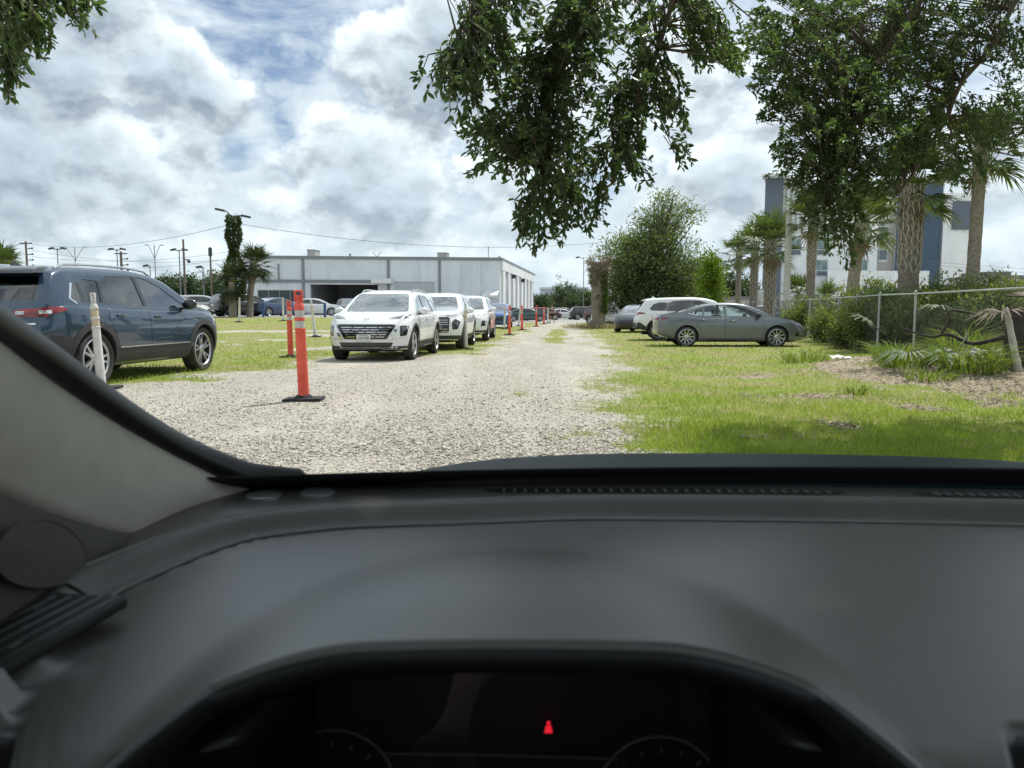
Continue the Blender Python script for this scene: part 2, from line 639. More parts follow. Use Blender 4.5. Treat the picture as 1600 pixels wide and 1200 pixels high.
def build_stones():
    m = bpy.data.materials.new('shell_stone')
    t = nt(m)
    out = N(t, 'ShaderNodeOutputMaterial')
    b = N(t, 'ShaderNodeBsdfPrincipled')
    b.inputs['Roughness'].default_value = .9
    t.links.new(b.outputs[0], out.inputs[0])
    g = N(t, 'ShaderNodeNewGeometry')
    r = ramp(t, g.outputs['Random Per Island'], [(0, (.27, .24, .195)), (.3, (.42, .385, .315)), (.7, (.54, .50, .43)), (1, (.70, .67, .60))])
    n = noise_node(t, 120, 3)
    t.links.new(mixc(t, .35, r.outputs[0], n.outputs['Fac'], 'MULTIPLY'), b.inputs['Base Color'])
    X, Y = image_scatter(42000, (-300, 1250), (545, 740), .75)
    gr, mu, a = masks(X, Y)
    thin = fbm(X * .8, Y * .8, 88)
    k = (gr > .45) & (RNG.uniform(0, 1, len(X)) < (thin - .25) * 3.6) & ~((np.abs(X) < 1.2) & (Y < 4.9))
    X, Y = X[k], Y[k]
    n = len(X)
    base = np.array([[1, 0, 0], [0, 1, 0], [-1, 0, 0], [0, -1, 0], [0, 0, .75], [0, 0, -.5]], float)
    V = base[None] + RNG.normal(0, .22, (n, 6, 3))
    s = RNG.lognormal(math.log(.0074), .42, n)[:, None, None]
    asp = RNG.uniform(.6, 1.35, (n, 1, 3))
    V = V * s * asp
    th = RNG.uniform(0, 2 * math.pi, n)
    c, s_ = np.cos(th), np.sin(th)
    x, y = V[..., 0] * c[:, None] - V[..., 1] * s_[:, None], V[..., 0] * s_[:, None] + V[..., 1] * c[:, None]
    V = np.stack([x + X[:, None], y + Y[:, None], V[..., 2] + terr(X, Y)[:, None] + .003], -1)
    tri = np.array([[0, 1, 4], [1, 2, 4], [2, 3, 4], [3, 0, 4], [1, 0, 5], [2, 1, 5], [3, 2, 5], [0, 3, 5]])
    F = (np.arange(n)[:, None, None] * 6 + tri[None]).reshape(-1, 3)
    tag(np_mesh('gravel', V.reshape(-1, 3), F, m), 'loose pale crushed shell gravel lying on the track', 'gravel', kind='stuff')


def build_mulch():
    m = bpy.data.materials.new('bark_chip')
    t = nt(m)
    out = N(t, 'ShaderNodeOutputMaterial')
    b = N(t, 'ShaderNodeBsdfPrincipled')
    b.inputs['Roughness'].default_value = .9
    t.links.new(b.outputs[0], out.inputs[0])
    g = N(t, 'ShaderNodeNewGeometry')
    r = ramp(t, g.outputs['Random Per Island'], [(0, (.11, .085, .058)), (.4, (.30, .245, .175)), (.8, (.47, .405, .31)), (1, (.66, .60, .48))])
    n = noise_node(t, 60, 3)
    t.links.new(mixc(t, .3, r.outputs[0], n.outputs['Fac'], 'MULTIPLY'), b.inputs['Base Color'])
    X, Y = image_scatter(60000, (950, 2000), (535, 740), .8)
    gr, mu, a = masks(X, Y)
    k = (RNG.uniform(0, 1, len(X)) < sstep((mu - .3) / .5)) & (X > 1.8)
    X, Y = X[k], Y[k]
    n = len(X)
    th = RNG.uniform(0, 6.28, n)
    P = np.stack([X, Y, terr(X, Y) + RNG.uniform(.0, .02, n)], 1)
    D = np.stack([np.cos(th), np.sin(th), RNG.normal(.05, .22, n)], 1)
    Nn = np.stack([RNG.normal(0, .4, n), RNG.normal(0, .4, n), np.ones(n)], 1)
    v, f = leaf_arrays(P, D, Nn, RNG.uniform(.03, .11, n), RNG.uniform(.008, .022, n), .3)
    tag(np_mesh('mulch', v, f, m), 'shredded brown bark mulch scattered over the low mound by the fence', 'mulch', kind='stuff')
# ================================================================== CARS
def section(P, x):
    zb, zs, zt, w = P['bot'](x), P['belt'](x), P['top'](x), P['plan'](x)
    zs = min(zs, zt - .004)
    hb, h = zs - zb, max(zt - zs, .004)
    tb = P.get('tumble', .40)
    ws = .935 * w
    ye = max(ws - tb * h, .3 * w)
    q = P.get('side', [(.94, .10), (.975, .26), (.992, .42), (1.0, .58), (.997, .74), (.978, .9), (.955, .97)])
    c = [(0, zb), (.5 * w, zb), (.82 * w, zb + .01 * hb), (.90 * w, zb + .03 * hb)] + [(a * w, zb + b * hb) for a, b in q] + [(ws, zs)]
    k = (ws - ye)
    c += [(ws - k * .34, zs + .34 * h), (ws - k * .66, zs + .66 * h), (ws - k * .9, zs + .875 * h), (ye - .055 * min(1, h / .3), zs + .945 * h),
          (.70 * ye, zs + .982 * h), (.36 * ye, zs + .996 * h), (0, zt)]
    c = [Vector((a, b, 0)) for a, b in c]
    out = []
    for i in range(len(c) - 1):
        p0, p1, p2, p3 = c[max(i - 1, 0)], c[i], c[i + 1], c[min(i + 2, len(c) - 1)]
        for s in range(3):
            t = s / 3
            v = .5 * ((2 * p1) + (p2 - p0) * t + (2 * p0 - 5 * p1 + 4 * p2 - p3) * t * t + (3 * p1 - p0 - 3 * p2 + p3) * t ** 3)
            out.append((max(v.x, 0), v.y))
    out.append((0, c[-1].y))
    return out


def deform(P, x, y, z):
    xf, xr = P['x1'], P['x0']
    a, b = xf - P.get('fz', .95), xr + P.get('rz', .75)
    w0 = P['w']
    if x > a:
        f = ((x - a) / (xf - a)) ** 2
        x -= f * (P.get('bowf', .20) * abs(y / w0) ** 2.4 + (P['nosef'](z) if 'nosef' in P else 0))
    elif x < b:
        f = ((b - x) / (b - xr)) ** 2
        x += f * (P.get('bowr', .14) * abs(y / w0) ** 2.4 + (P['noser'](z) if 'noser' in P else 0))
    return (x, y, z)


def stations(P, n=58):
    x0, x1 = P['x0'], P['x1']
    s = set(np.round(np.linspace(x0, x1, n), 3))
    for k in ('top', 'plan'):
        s |= set(np.round(P[k].x, 3))
    for d in (.015, .04, .08, .13):
        s |= {round(x0 + d, 3), round(x1 - d, 3)}
    s = sorted(v for v in s if x0 <= v <= x1)
    out = [s[0]]
    for v in s[1:]:
        if v - out[-1] > .011: out.append(v)
    return out


def loft_body(P, n=58):
    b = bmesh.new()
    rings = []
    xs = stations(P, n)

    def ring(x, half, sc=1.0):
        zc = (half[0][1] + half[-1][1]) * .5
        pts = [(-y, z) for y, z in half] + [(y, z) for y, z in half[-2:0:-1]]
        return [b.verts.new(deform(P, x, y * sc, zc + (z - zc) * sc)) for y, z in pts]
    h0, h1 = section(P, xs[0]), section(P, xs[-1])
    for sc in (.18, .4, .6, .78, .92):
        rings.append(ring(xs[0], h0, sc))
    for x in xs:
        rings.append(ring(x, section(P, x)))
    for sc in (.92, .78, .6, .4, .18):
        rings.append(ring(xs[-1], h1, sc))
    m = len(rings[0])
    for i in range(len(rings) - 1):
        for k in range(m):
            k2 = (k + 1) % m
            try: b.faces.new((rings[i][k], rings[i + 1][k], rings[i + 1][k2], rings[i][k2]))
            except ValueError: pass
    b.faces.new(rings[0])
    b.faces.new(rings[-1][::-1])
    bmesh.ops.remove_doubles(b, verts=b.verts, dist=1e-5)
    bmesh.ops.recalc_face_normals(b, faces=b.faces)
    return b


AXV = {'+y': (1, 1), '-y': (1, -1), '+x': (0, 1), '-x': (0, -1), '+z': (2, 1)}


def patch(bvh, poly, axis, off=.003, skirt=.01, grid=.07, band=False):
    """Outline laid over the body from one direction; follows its curvature, stands OFF proud, with an edge SKIRT deep."""
    ai, sg = AXV[axis]
    oth = {0: (1, 2), 1: (0, 2), 2: (0, 1)}[ai]
    b = bmesh.new()
    vs = [b.verts.new((p[0], p[1], 0)) for p in poly]
    if band:                                       # a ring: outer points then inner points, bridged by quads
        h = len(vs) // 2
        for i in range(h - 1):
            b.faces.new((vs[i], vs[i + 1], vs[2 * h - 2 - i], vs[2 * h - 1 - i]))
        grid = 9
    else:
        b.faces.new(vs)
        bmesh.ops.triangulate(b, faces=b.faces[:])
    for d in (0, 1):
        lo, hi = min(p[d] for p in poly), max(p[d] for p in poly)
        k = int((hi - lo) / grid)
        for i in range(1, k + 1):
            c = lo + (hi - lo) * i / (k + 1)
            co, no = [0, 0, 0], [0, 0, 0]
            co[d], no[d] = c, 1
            bmesh.ops.bisect_plane(b, geom=b.verts[:] + b.edges[:] + b.faces[:], plane_co=co, plane_no=no, dist=1e-5)
    dr = Vector((0, 0, 0)); dr[ai] = -sg
    for v in b.verts:
        o = Vector((0, 0, 0))
        o[oth[0]], o[oth[1]] = v.co.x, v.co.y
        o[ai] = sg * 6.0
        hit = bvh.ray_cast(o, dr)
        if hit[0] is None:
            o[ai] = sg * 1.0
            hit = bvh.find_nearest(o)
        v.co = hit[0] - dr * off
    bmesh.ops.recalc_face_normals(b, faces=b.faces)
    b.normal_update()
    av = sum((f.normal * f.calc_area() for f in b.faces), Vector())
    if av.dot(dr) > 0:
        bmesh.ops.reverse_faces(b, faces=b.faces)
    if skirt:
        be = [e for e in b.edges if len(e.link_faces) == 1]
        r = bmesh.ops.extrude_edge_only(b, edges=be)
        nv = [g for g in r['geom'] if isinstance(g, bmesh.types.BMVert)]
        bmesh.ops.translate(b, verts=nv, vec=dr * skirt)
    return b


def mirror_y(poly):
    return [(-a, b) for a, b in poly][::-1]


def grow(poly, d):
    """Outline moved outwards by d (rough, about its own edges)."""
    n = len(poly)
    ar = sum(poly[i][0] * poly[(i + 1) % n][1] - poly[(i + 1) % n][0] * poly[i][1] for i in range(n))
    s = 1 if ar > 0 else -1
    out = []
    for i in range(n):
        p0, p1, p2 = Vector(poly[i - 1]), Vector(poly[i]), Vector(poly[(i + 1) % n])
        e1, e2 = (p1 - p0), (p2 - p1)
        n1 = Vector((e1.y, -e1.x)).normalized() * s
        n2 = Vector((e2.y, -e2.x)).normalized() * s
        bis = (n1 + n2)
        k = max(bis.length_squared / 2, .35)
        q = p1 + bis * (d / k)
        out.append((q.x, q.y))
    return out


def rounded(poly, r=.05, seg=4):
    """Outline with softened corners."""
    out, n = [], len(poly)
    for i in range(n):
        p0, p1, p2 = Vector(poly[i - 1]), Vector(poly[i]), Vector(poly[(i + 1) % n])
        a, c = (p0 - p1), (p2 - p1)
        k = min(r, a.length * .45, c.length * .45)
        s, e = p1 + a.normalized() * k, p1 + c.normalized() * k
        for j in range(seg + 1):
            t = j / seg
            q = s * (1 - t) ** 2 + p1 * 2 * t * (1 - t) + e * t * t
            out.append((q.x, q.y))
    return out


def arc_band(cx, cz, r0, r1, a0, a1, n=20):
    A = [R(a0 + (a1 - a0) * i / n) for i in range(n + 1)]
    return [(cx + r1 * math.cos(t), cz + r1 * math.sin(t)) for t in A] + [(cx + r0 * math.cos(t), cz + r0 * math.sin(t)) for t in A[::-1]]


def bool_cut(body_bm, cutters, mat_body, name):
    me = bpy.data.meshes.new(name)
    body_bm.to_mesh(me)
    body_bm.free()
    o = link(name, me, mat_body)
    tmp = []
    for (mb, mt) in cutters:
        cm = mb.mesh('cutter', None)
        b = bmesh.new(); b.from_mesh(cm)
        bmesh.ops.remove_doubles(b, verts=b.verts, dist=1e-5)
        bmesh.ops.recalc_face_normals(b, faces=b.faces); b.to_mesh(cm); b.free()
        c = link('cutter', cm, mt)
        md = o.modifiers.new('cut', 'BOOLEAN')
        md.operation, md.solver, md.object = 'DIFFERENCE', 'EXACT', c
        md.material_mode = 'TRANSFER'
        tmp.append(c)
    bpy.context.view_layer.update()
    new = bpy.data.meshes.new_from_object(o.evaluated_get(bpy.context.evaluated_depsgraph_get()))
    o.modifiers.clear()
    o.data = new
    for c in tmp:
        bpy.data.objects.remove(c)
    smooth(new, 32)
    return o


def wheel_meshes(r, rim, style, width=.24, n=40):
    """Tyre and rim turned about local Y (outside = +Y), centred on the hub."""
    Q = Matrix.Rotation(R(-90), 4, 'X')           # local Z -> +Y
    h = width / 2
    ty = MB()
    ty.lathe([(rim, -h * .8), (r * .90, -h * .98), (r * .975, -h * .86), (r, -h * .62), (r, -h * .2), (r - .006, -h * .17), (r - .006, -h * .1), (r, -h * .07),
              (r, h * .07), (r - .006, h * .1), (r - .006, h * .17), (r, h * .2), (r, h * .62), (r * .975, h * .86), (r * .90, h * .98), (rim + .012, h * .86), (rim, h * .8)], n, Q, cap=False)
    rm = MB()
    rm.lathe([(rim + .004, h * .80), (rim + .004, h * .72), (rim - .02, h * .70), (rim - .035, h * .2), (rim - .04, -h * .5), (.0, -h * .5)], n, Q, 1, cap=False)
    rm.lathe([(rim + .004, h * .80), (rim - .012, h * .86), (rim - .022, h * .78), (rim - .026, h * .68)], n, Q, 0, cap=False)
    cnt, dbl, w0, w1, twist = style
    for k in range(cnt):
        a = 2 * math.pi * k / cnt
        for da in ((-dbl, dbl) if dbl else (0,)):
            a0, a1 = a + da * .55, a + da + twist
            p0 = Vector((math.cos(a0) * .05, math.sin(a0) * .05, h * .60))
            p1 = Vector((math.cos(a1) * (rim - .02), math.sin(a1) * (rim - .02), h * .74))
            d = (p1 - p0).normalized()
            s = Vector((-d.y, d.x, 0)).normalized()
            up = Vector((0, 0, 1))
            vs = []
            for p, w in ((p0, w0), (p1, w1)):
                vs += [p + s * w - up * .05, p - s * w - up * .05, p - s * w * .75, p + s * w * .75]
            rm.add([Q @ v for v in vs], [[0, 1, 2, 3], [7, 6, 5, 4], [0, 4, 5, 1], [1, 5, 6, 2], [2, 6, 7, 3], [3, 7, 4, 0]], 0)
    rm.lathe([(.075, h * .45), (.072, h * .62), (.055, h * .70), (.03, h * .73), (0, h * .735)], 20, Q, 0)
    for k in range(5):
        a = 2 * math.pi * k / 5 + .3
        rm.lathe([(.009, h * .6), (.009, h * .72), (0, h * .72)], 8, Q @ Matrix.Translation((math.cos(a) * .055, math.sin(a) * .055, 0)), 1)
    return ty.mesh('tyre', 40), rm.mesh('rim', 40)


def car_mats():
    pmat('tyre_rubber', (.022, .022, .023), .85, bump=.3, bscale=140, col2=(.05, .048, .044))
    pmat('rim_silver', (.56, .57, .58), .28, .85, var=.06)
    pmat('rim_dark', (.025, .025, .027), .5, var=.2)
    pmat('cladding', (.035, .036, .038), .65, var=.15, bump=.15, bscale=300)
    pmat('cavity', (.012, .012, .013), .8, var=.2)
    pmat('seal', (.012, .012, .013), .4, var=.2)
    pmat('cabin_trim', (.05, .05, .052), .8, var=.2)
    pmat('seat_cloth', (.09, .088, .085), .85, var=.2, bump=.2, bscale=200)
    pmat('chrome', (.75, .76, .77), .12, 1.0, var=.04)
    pmat('gloss_black', (.008, .008, .009), .12, coat=.6, var=.2)
    pmat('lamp_red', (.10, .006, .008), .15, coat=.8, col2=(.30, .012, .016), vscale=14)
    pmat('lamp_clear', (.45, .47, .49), .12, .3, coat=.9, col2=(.7, .72, .74), vscale=24)
    pmat('lamp_dark', (.05, .052, .056), .12, .2, coat=.9, col2=(.16, .165, .17), vscale=30)
    pmat('plate_white', (.62, .63, .60), .4, var=.05)
    pmat('plate_ink', (.05, .07, .06), .5)
    glassmat('glass_clear', (.68, .77, .75), 3.2)
    glassmat('glass_tint', (.10, .115, .12), 1.7)
    glassmat('glass_light', (.78, .88, .87), .9)


def make_car(P, name, label, detail=2, group=None, cat='car'):
    """A car along +x, wheels on z=0.  detail 2: near cars (doors, seals, mirrors, lamps); 1: far ones."""
    car_mats()
    M = MATS
    paint = P['paint']
    root = thing(name, label, cat, group=group)
    bm = loft_body(P, 58 if detail > 1 else 34)
    bvh = BVHTree.FromBMesh(bm)
    cut = []
    ax, rx, r = P['fa'], P['ra'], P['r']
    ra = r + P.get('gap', .055)
    wmax = P['w']
    # cabin hollow
    cab = MB()
    xs = [x for x in np.linspace(P['cab'][0], P['cab'][1], 16)]
    rings = []
    for x in xs:
        zs, zt, w = P['belt'](x), P['top'](x), P['plan'](x)
        h = max(zt - zs - .05, .03)
        ws = .935 * w - .075
        ye = max(ws - P.get('tumble', .4) * h, .3)
        z0 = P.get('floor', .48)
        rings.append([(x, -ws, z0), (x, -ws, zs), (x, -(ws + ye) / 2, zs + h * .52), (x, -ye, zs + h * .93), (x, 0, zs + h), (x, ye, zs + h * .93), (x, (ws + ye) / 2, zs + h * .52), (x, ws, zs), (x, ws, z0)])
    k = len(rings[0])
    fs = [list(range(k)), [(len(xs) - 1) * k + j for j in range(k)][::-1]]
    for i in range(len(xs) - 1):
        for j in range(k):
            j2 = (j + 1) % k
            fs.append([i * k + j, (i + 1) * k + j, (i + 1) * k + j2, i * k + j2])
    cab.add([v for rg in rings for v in rg], fs)
    cut.append((cab, M['cabin_trim']))
    for x in (ax, rx):
        for s in (1, -1):
            cyl = MB()
            Mx = Matrix.Translation((x, s * (wmax - .27), r)) @ Matrix.Rotation(R(-90 * s), 4, 'X')
            cyl.lathe([(ra, 0), (ra, .8)], 36, Mx)
            cut.append((cyl, M['cavity']))
    Y = Matrix.Rotation(R(90), 4, 'X')
    for wname, poly, gm in P['sidewin']:
        pr = MB()
        pr.prism(poly, 4.0, Matrix.Translation((0, 2, 0)) @ Y)
        cut.append((pr, M['seal']))
    fw = P.get('wsx', .2)
    for nm, poly, x0, x1 in (('windscreen', P['ws'], fw, 4.0), ('rear_window', P['rw'], -4.0, P.get('rwx', -.8))):
        if not poly: continue
        pr = MB()
        pr.prism(poly, x1 - x0, Matrix(((0, 0, 1, x0), (1, 0, 0, 0), (0, 1, 0, 0), (0, 0, 0, 1))))
        cut.append((pr, M['seal']))
    body = bool_cut(bm, cut, paint, 'body')
    body.parent = root
    # glass
    for wname, poly, gm in P['sidewin']:
        for ax_ in ('+y', '-y'):
            mb = MB(); mb.bm(patch(bvh, grow(poly, .008), ax_, -.008, 0, .12))
            g = mb.build('window', M[gm], root, 60)
    for nm, poly, ax_, gm in (('windscreen', P['ws'], '+x', P.get('wsg', 'glass_clear')), ('rear_window', P['rw'], '-x', P.get('rwg', 'glass_tint'))):
        if not poly: continue
        mb = MB(); mb.bm(patch(bvh, grow(poly, .008), ax_, -.008, 0, .12))
        mb.build(nm, M[gm], root, 60)
    if detail > 1:
        # black surround of the side glass, each door panel proud over its dark shut line
        for wname, poly, gm in P['sidewin']:
            pass
        for poly, hx, hz in P['doors']:
            for s, ax_ in ((1, '+y'), (-1, '-y')):
                mb = MB()
                mb.bm(patch(bvh, grow(poly, .007), ax_, .0012, .004, .09), 1)
                mb.bm(patch(bvh, poly, ax_, .0026, .002, .09), 0)
                d = mb.build('door', [paint, M['seal']], root, 50)
                hp = bvh.ray_cast(Vector((hx, s * 3, hz)), Vector((0, -s, 0)))[0]
                hb = MB()
                hb.box((hx, hp.y + s * .018, hz), (.20, .022, .028), bev=.009, mi=0)
                hb.sphere((hx, hp.y - s * .002, hz - .004), (.075, .012, .035), 12, 8, mi=1)
                hb.build('door_handle', [P.get('handle', paint), M['seal']], d, 50)
        # seats, steering wheel
        zf = P.get('floor', .48)
        sx = P.get('seats', [.05, -.85])
        for i, x in enumerate(sx):
            for y in (-.37, .37):
                sb = MB()
                Rt = Matrix.Rotation(R(-14), 3, 'Y')
                sb.box((x, y, zf + .08), (.5, .46, .16), bev=.05)
                sb.box((x - .27, y, zf + .36), (.14, .46, .58), Rt, bev=.06)
                sb.box((x - .37, y, zf + .74), (.09, .26, .17), Rt, bev=.04)
                sb.build('seat', M['seat_cloth'], root, 50)
        db = MB()
        db.box((P['cab'][1] - .27, 0, P['belt'](.9) - .02), (.38, 1.3, .12), bev=.05)
        db.build('dashboard', M['cabin_trim'], root, 50)
        sw = MB()
        cx = sx[0] + .52
        pts = [Vector((cx + .0, .37, zf + .42)) + Matrix.Rotation(R(-25), 3, 'Y') @ Vector((0, .18 * math.cos(t), .18 * math.sin(t))) for t in np.linspace(0, 2 * math.pi, 25)]
        sw.tube(pts, .016, 8, cap=False)
        sw.tube([pts[0], pts[12]], .018, 6)
        sw.build('steering_wheel', M['cabin_trim'], root)
        # mirrors
        mx, mz = P['mirror']
        for s in (1, -1):
            hp = bvh.ray_cast(Vector((mx, s * 3, mz)), Vector((0, -s, 0)))[0]
            mb = MB()
            y = hp.y + s * .15
            mb.sphere((mx, y, mz + .06), (.075, .125, .085), 18, 12, 0)
            mb.sphere((mx - .02, y, mz + .055), (.062, .112, .072), 14, 10, 1)
            mb.box((mx + .01, hp.y + s * .04, mz - .005), (.09, .14, .035), bev=.012, mi=1)
            mb.build('mirror', [P.get('mirrorpaint', paint), M['gloss_black']], root, 60)
    # cladding: arches, sills, bumpers
    if P.get('clad'):
        cw = P['clad']
        for s in ('+y', '-y'):
            for x in (ax, rx):
                mb = MB()
                mb.bm(patch(bvh, arc_band(x, r, ra - .004, ra + cw, -16, 196, 30), s, .012, .05, .2, True))
                mb.build('wheel_arch', M['cladding'], root, 40)
            mb = MB()
            x0, x1 = rx + ra + cw * .5, ax - ra - cw * .5
            zb = max(P['bot'](0), .2) + .015
            zt = zb + P.get('sill', .17)
            mb.bm(patch(bvh, [(x0, zb), (x1, zb), (x1 + .02, zt), (x0 - .02, zt)], s, .012, .03, .12))
            mb.build('sill', M['cladding'], root, 40)
    for pl in P.get('pillars', []):
        for s in ('+y', '-y'):
            mb = MB(); mb.bm(patch(bvh, pl, s, .0015, .004, .1)); mb.build('pillar_cover', M['gloss_black'], root, 50)
    for part in P.get('patches', []):
        nm, ax_, poly, mt, off, sk = part[:6]
        polys = [poly]
        if ax_ in ('+x', '-x', '+z') and len(part) > 6 and part[6]:
            polys = [poly, mirror_y(poly)]
        axes = [ax_] if ax_ != 'side' else ['+y', '-y']
        for pl in polys:
            for a_ in axes:
                mb = MB(); mb.bm(patch(bvh, pl, a_, off, sk, .06 if detail > 1 else .12))
                mb.build(nm, mt if not isinstance(mt, str) else M[mt], root, 50)
    if P.get('rails'):
        z0 = 0
        for s in (1, -1):
            pts = []
            for x in np.linspace(P['rails'][0], P['rails'][1], 13):
                yy = P['railw']
                hit = bvh.ray_cast(Vector((x, s * yy, 5)), Vector((0, 0, -1)))[0]
                e = min(1, (x - P['rails'][0]) / .12, (P['rails'][1] - x) / .12)
                pts.append(Vector((x, s * yy, hit.z + .002 + .04 * max(0, e))))
            mb = MB(); mb.tube(pts, .017, 8)
            mb.build('roof_rail', M[P.get('railm', 'chrome')], root, 60)
    if P.get('fin'):
        hit = bvh.ray_cast(Vector((P['fin'], 0, 5)), Vector((0, 0, -1)))[0]
        mb = MB()
        z = hit.z - .01
        mb.add([(P['fin'] - .09, -.022, z), (P['fin'] + .1, -.03, z), (P['fin'] + .1, .03, z), (P['fin'] - .09, .022, z), (P['fin'] - .075, 0, z + .075), (P['fin'] - .04, 0, z + .07)],
               [[0, 1, 5, 4], [3, 4, 5, 2], [1, 2, 5], [0, 4, 3], [0, 3, 2, 1]])
        mb.build('antenna', P.get('finm', paint), root, 20)
    # wheels
    if 'tyre_me' not in P:
        P['tyre_me'], P['rim_me'] = wheel_meshes(r, P.get('rim', r * .70), P.get('spokes', (5, .16, .022, .03, 0)), n=40 if detail > 1 else 20)
        P['tyre_me'].materials.append(M['tyre_rubber'])
        P['rim_me'].materials.append(M[P.get('rimmat', 'rim_silver')]); P['rim_me'].materials.append(M['rim_dark'])
    for x in (ax, rx):
        for s in (1, -1):
            w = bpy.data.objects.new('wheel', P['tyre_me']); COL.objects.link(w)
            w.parent = root
            w.location = (x, s * (wmax - P.get('inset', .14)), r)
            w.rotation_euler = (0, R(random.uniform(0, 360)), 0 if s > 0 else R(180))
            if x == ax and P.get('steer'):
                w.rotation_euler[2] += P['steer']
            q = bpy.data.objects.new('rim', P['rim_me']); COL.objects.link(q)
            q.parent = w
    # dark underside between the wheels
    ub = MB()
    ub.box(((ax + rx) / 2, 0, P['bot'](0) + .02), (ax - rx + 1.2, wmax * 1.25, .08), bev=.02)
    ub.build('underbody', M['cavity'], root)
    return root, bvh


def suv_profile(**k):
    P = dict(x0=-2.33, x1=2.33, w=.945, fa=1.42, ra=-1.42, r=.37,
             top=[(-2.33, .98), (-2.27, 1.03), (-2.18, 1.12), (-2.02, 1.38), (-1.90, 1.53), (-1.70, 1.585), (-1.0, 1.625), (-.3, 1.635), (.2, 1.605), (.55, 1.53), (1.0, 1.28), (1.32, 1.085), (1.42, 1.06), (1.8, 1.025), (2.1, .965), (2.25, .90), (2.33, .82)],
             belt=[(-2.33, .93), (-2.18, 1.04), (-1.9, 1.085), (-1.0, 1.06), (0, 1.035), (.8, 1.02), (1.3, 1.01), (1.7, .98), (2.1, .90), (2.33, .78)],
             bot=[(-2.33, .46), (-2.0, .36), (-1.2, .24), (1.2, .24), (2.0, .25), (2.33, .30)],
             plan=[(-2.33, .76), (-2.22, .83), (-2.0, .895), (-1.5, .935), (-.8, .94), (.6, .94), (1.4, .945), (1.8, .93), (2.1, .87), (2.26, .79), (2.33, .72)],
             nosef=[(.2, .10), (.45, .02), (.6, 0), (.75, .02), (.95, .10)], noser=[(.3, .08), (.5, .0), (.75, 0), (.95, .04), (1.1, .0)],
             cab=(-1.95, 1.22),
             ws=rounded([(-.74, 1.10), (.74, 1.10), (.60, 1.515), (-.60, 1.515)], .06), rw=rounded([(-.66, 1.13), (.66, 1.13), (.56, 1.45), (-.56, 1.45)], .06),
             sidewin=[('f', rounded([(1.0, 1.07), (.42, 1.39), (.10, 1.49), (-.13, 1.51), (-.11, 1.07)], .03), 'glass_clear'),
                      ('r', rounded([(-.20, 1.075), (-.215, 1.51), (-.86, 1.49), (-1.02, 1.42), (-1.14, 1.10)], .03), 'glass_tint'),
                      ('q', rounded([(-1.20, 1.11), (-1.10, 1.42), (-1.40, 1.43), (-1.62, 1.36), (-1.76, 1.18), (-1.68, 1.12)], .03), 'glass_tint')],
             doors=[(rounded([(1.06, .42), (1.10, .78), (1.06, 1.0), (-.145, 1.03), (-.145, .42)], .05), .06, .93),
                    (rounded([(-.175, .42), (-.175, 1.03), (-1.08, 1.055), (-1.14, .93), (-1.02, .72), (-.93, .42)], .05), -.86, .95)],
             pillars=[[(-.118, 1.075), (-.138, 1.505), (-.207, 1.505), (-.192, 1.08)], [(-1.146, 1.115), (-1.032, 1.418), (-1.09, 1.42), (-1.192, 1.118)]],
             mirror=(.82, 1.06), clad=.06, rails=(-1.72, .35), railw=.60, fin=-1.55)
    P.update(k)
    for q in ('top', 'belt', 'bot', 'plan', 'nosef', 'noser'):
        if q in P and not isinstance(P[q], Prof): P[q] = Prof(P[q])
    return P


def place_car(root, px, Y, heading, py=None, scale=1.0, dz=0.0):
    """Centre of the car at that picture column and depth; heading in degrees, 0 = facing +x, 90 = facing away."""
    x = (px - 800) / F_PX * Y
    root.location = (x, Y, tz(x, Y) + dz)
    root.rotation_euler = (0, 0, R(heading))
    root.scale = (scale,) * 3
# ================================================================== THE CARS OF THIS PLACE
def paint(name, col, metal=.0, rough=.3, coat=1.0, var=.04):
    return pmat(name, col, rough, metal, var=var, vscale=3.0, coat=coat, coatr=.02)


def lamp_strip(z, y0, y1, h0, h1):
    return [(y0, z), (y1, z + .03), (y1, z + .03 + h1), (y0, z + h0)]


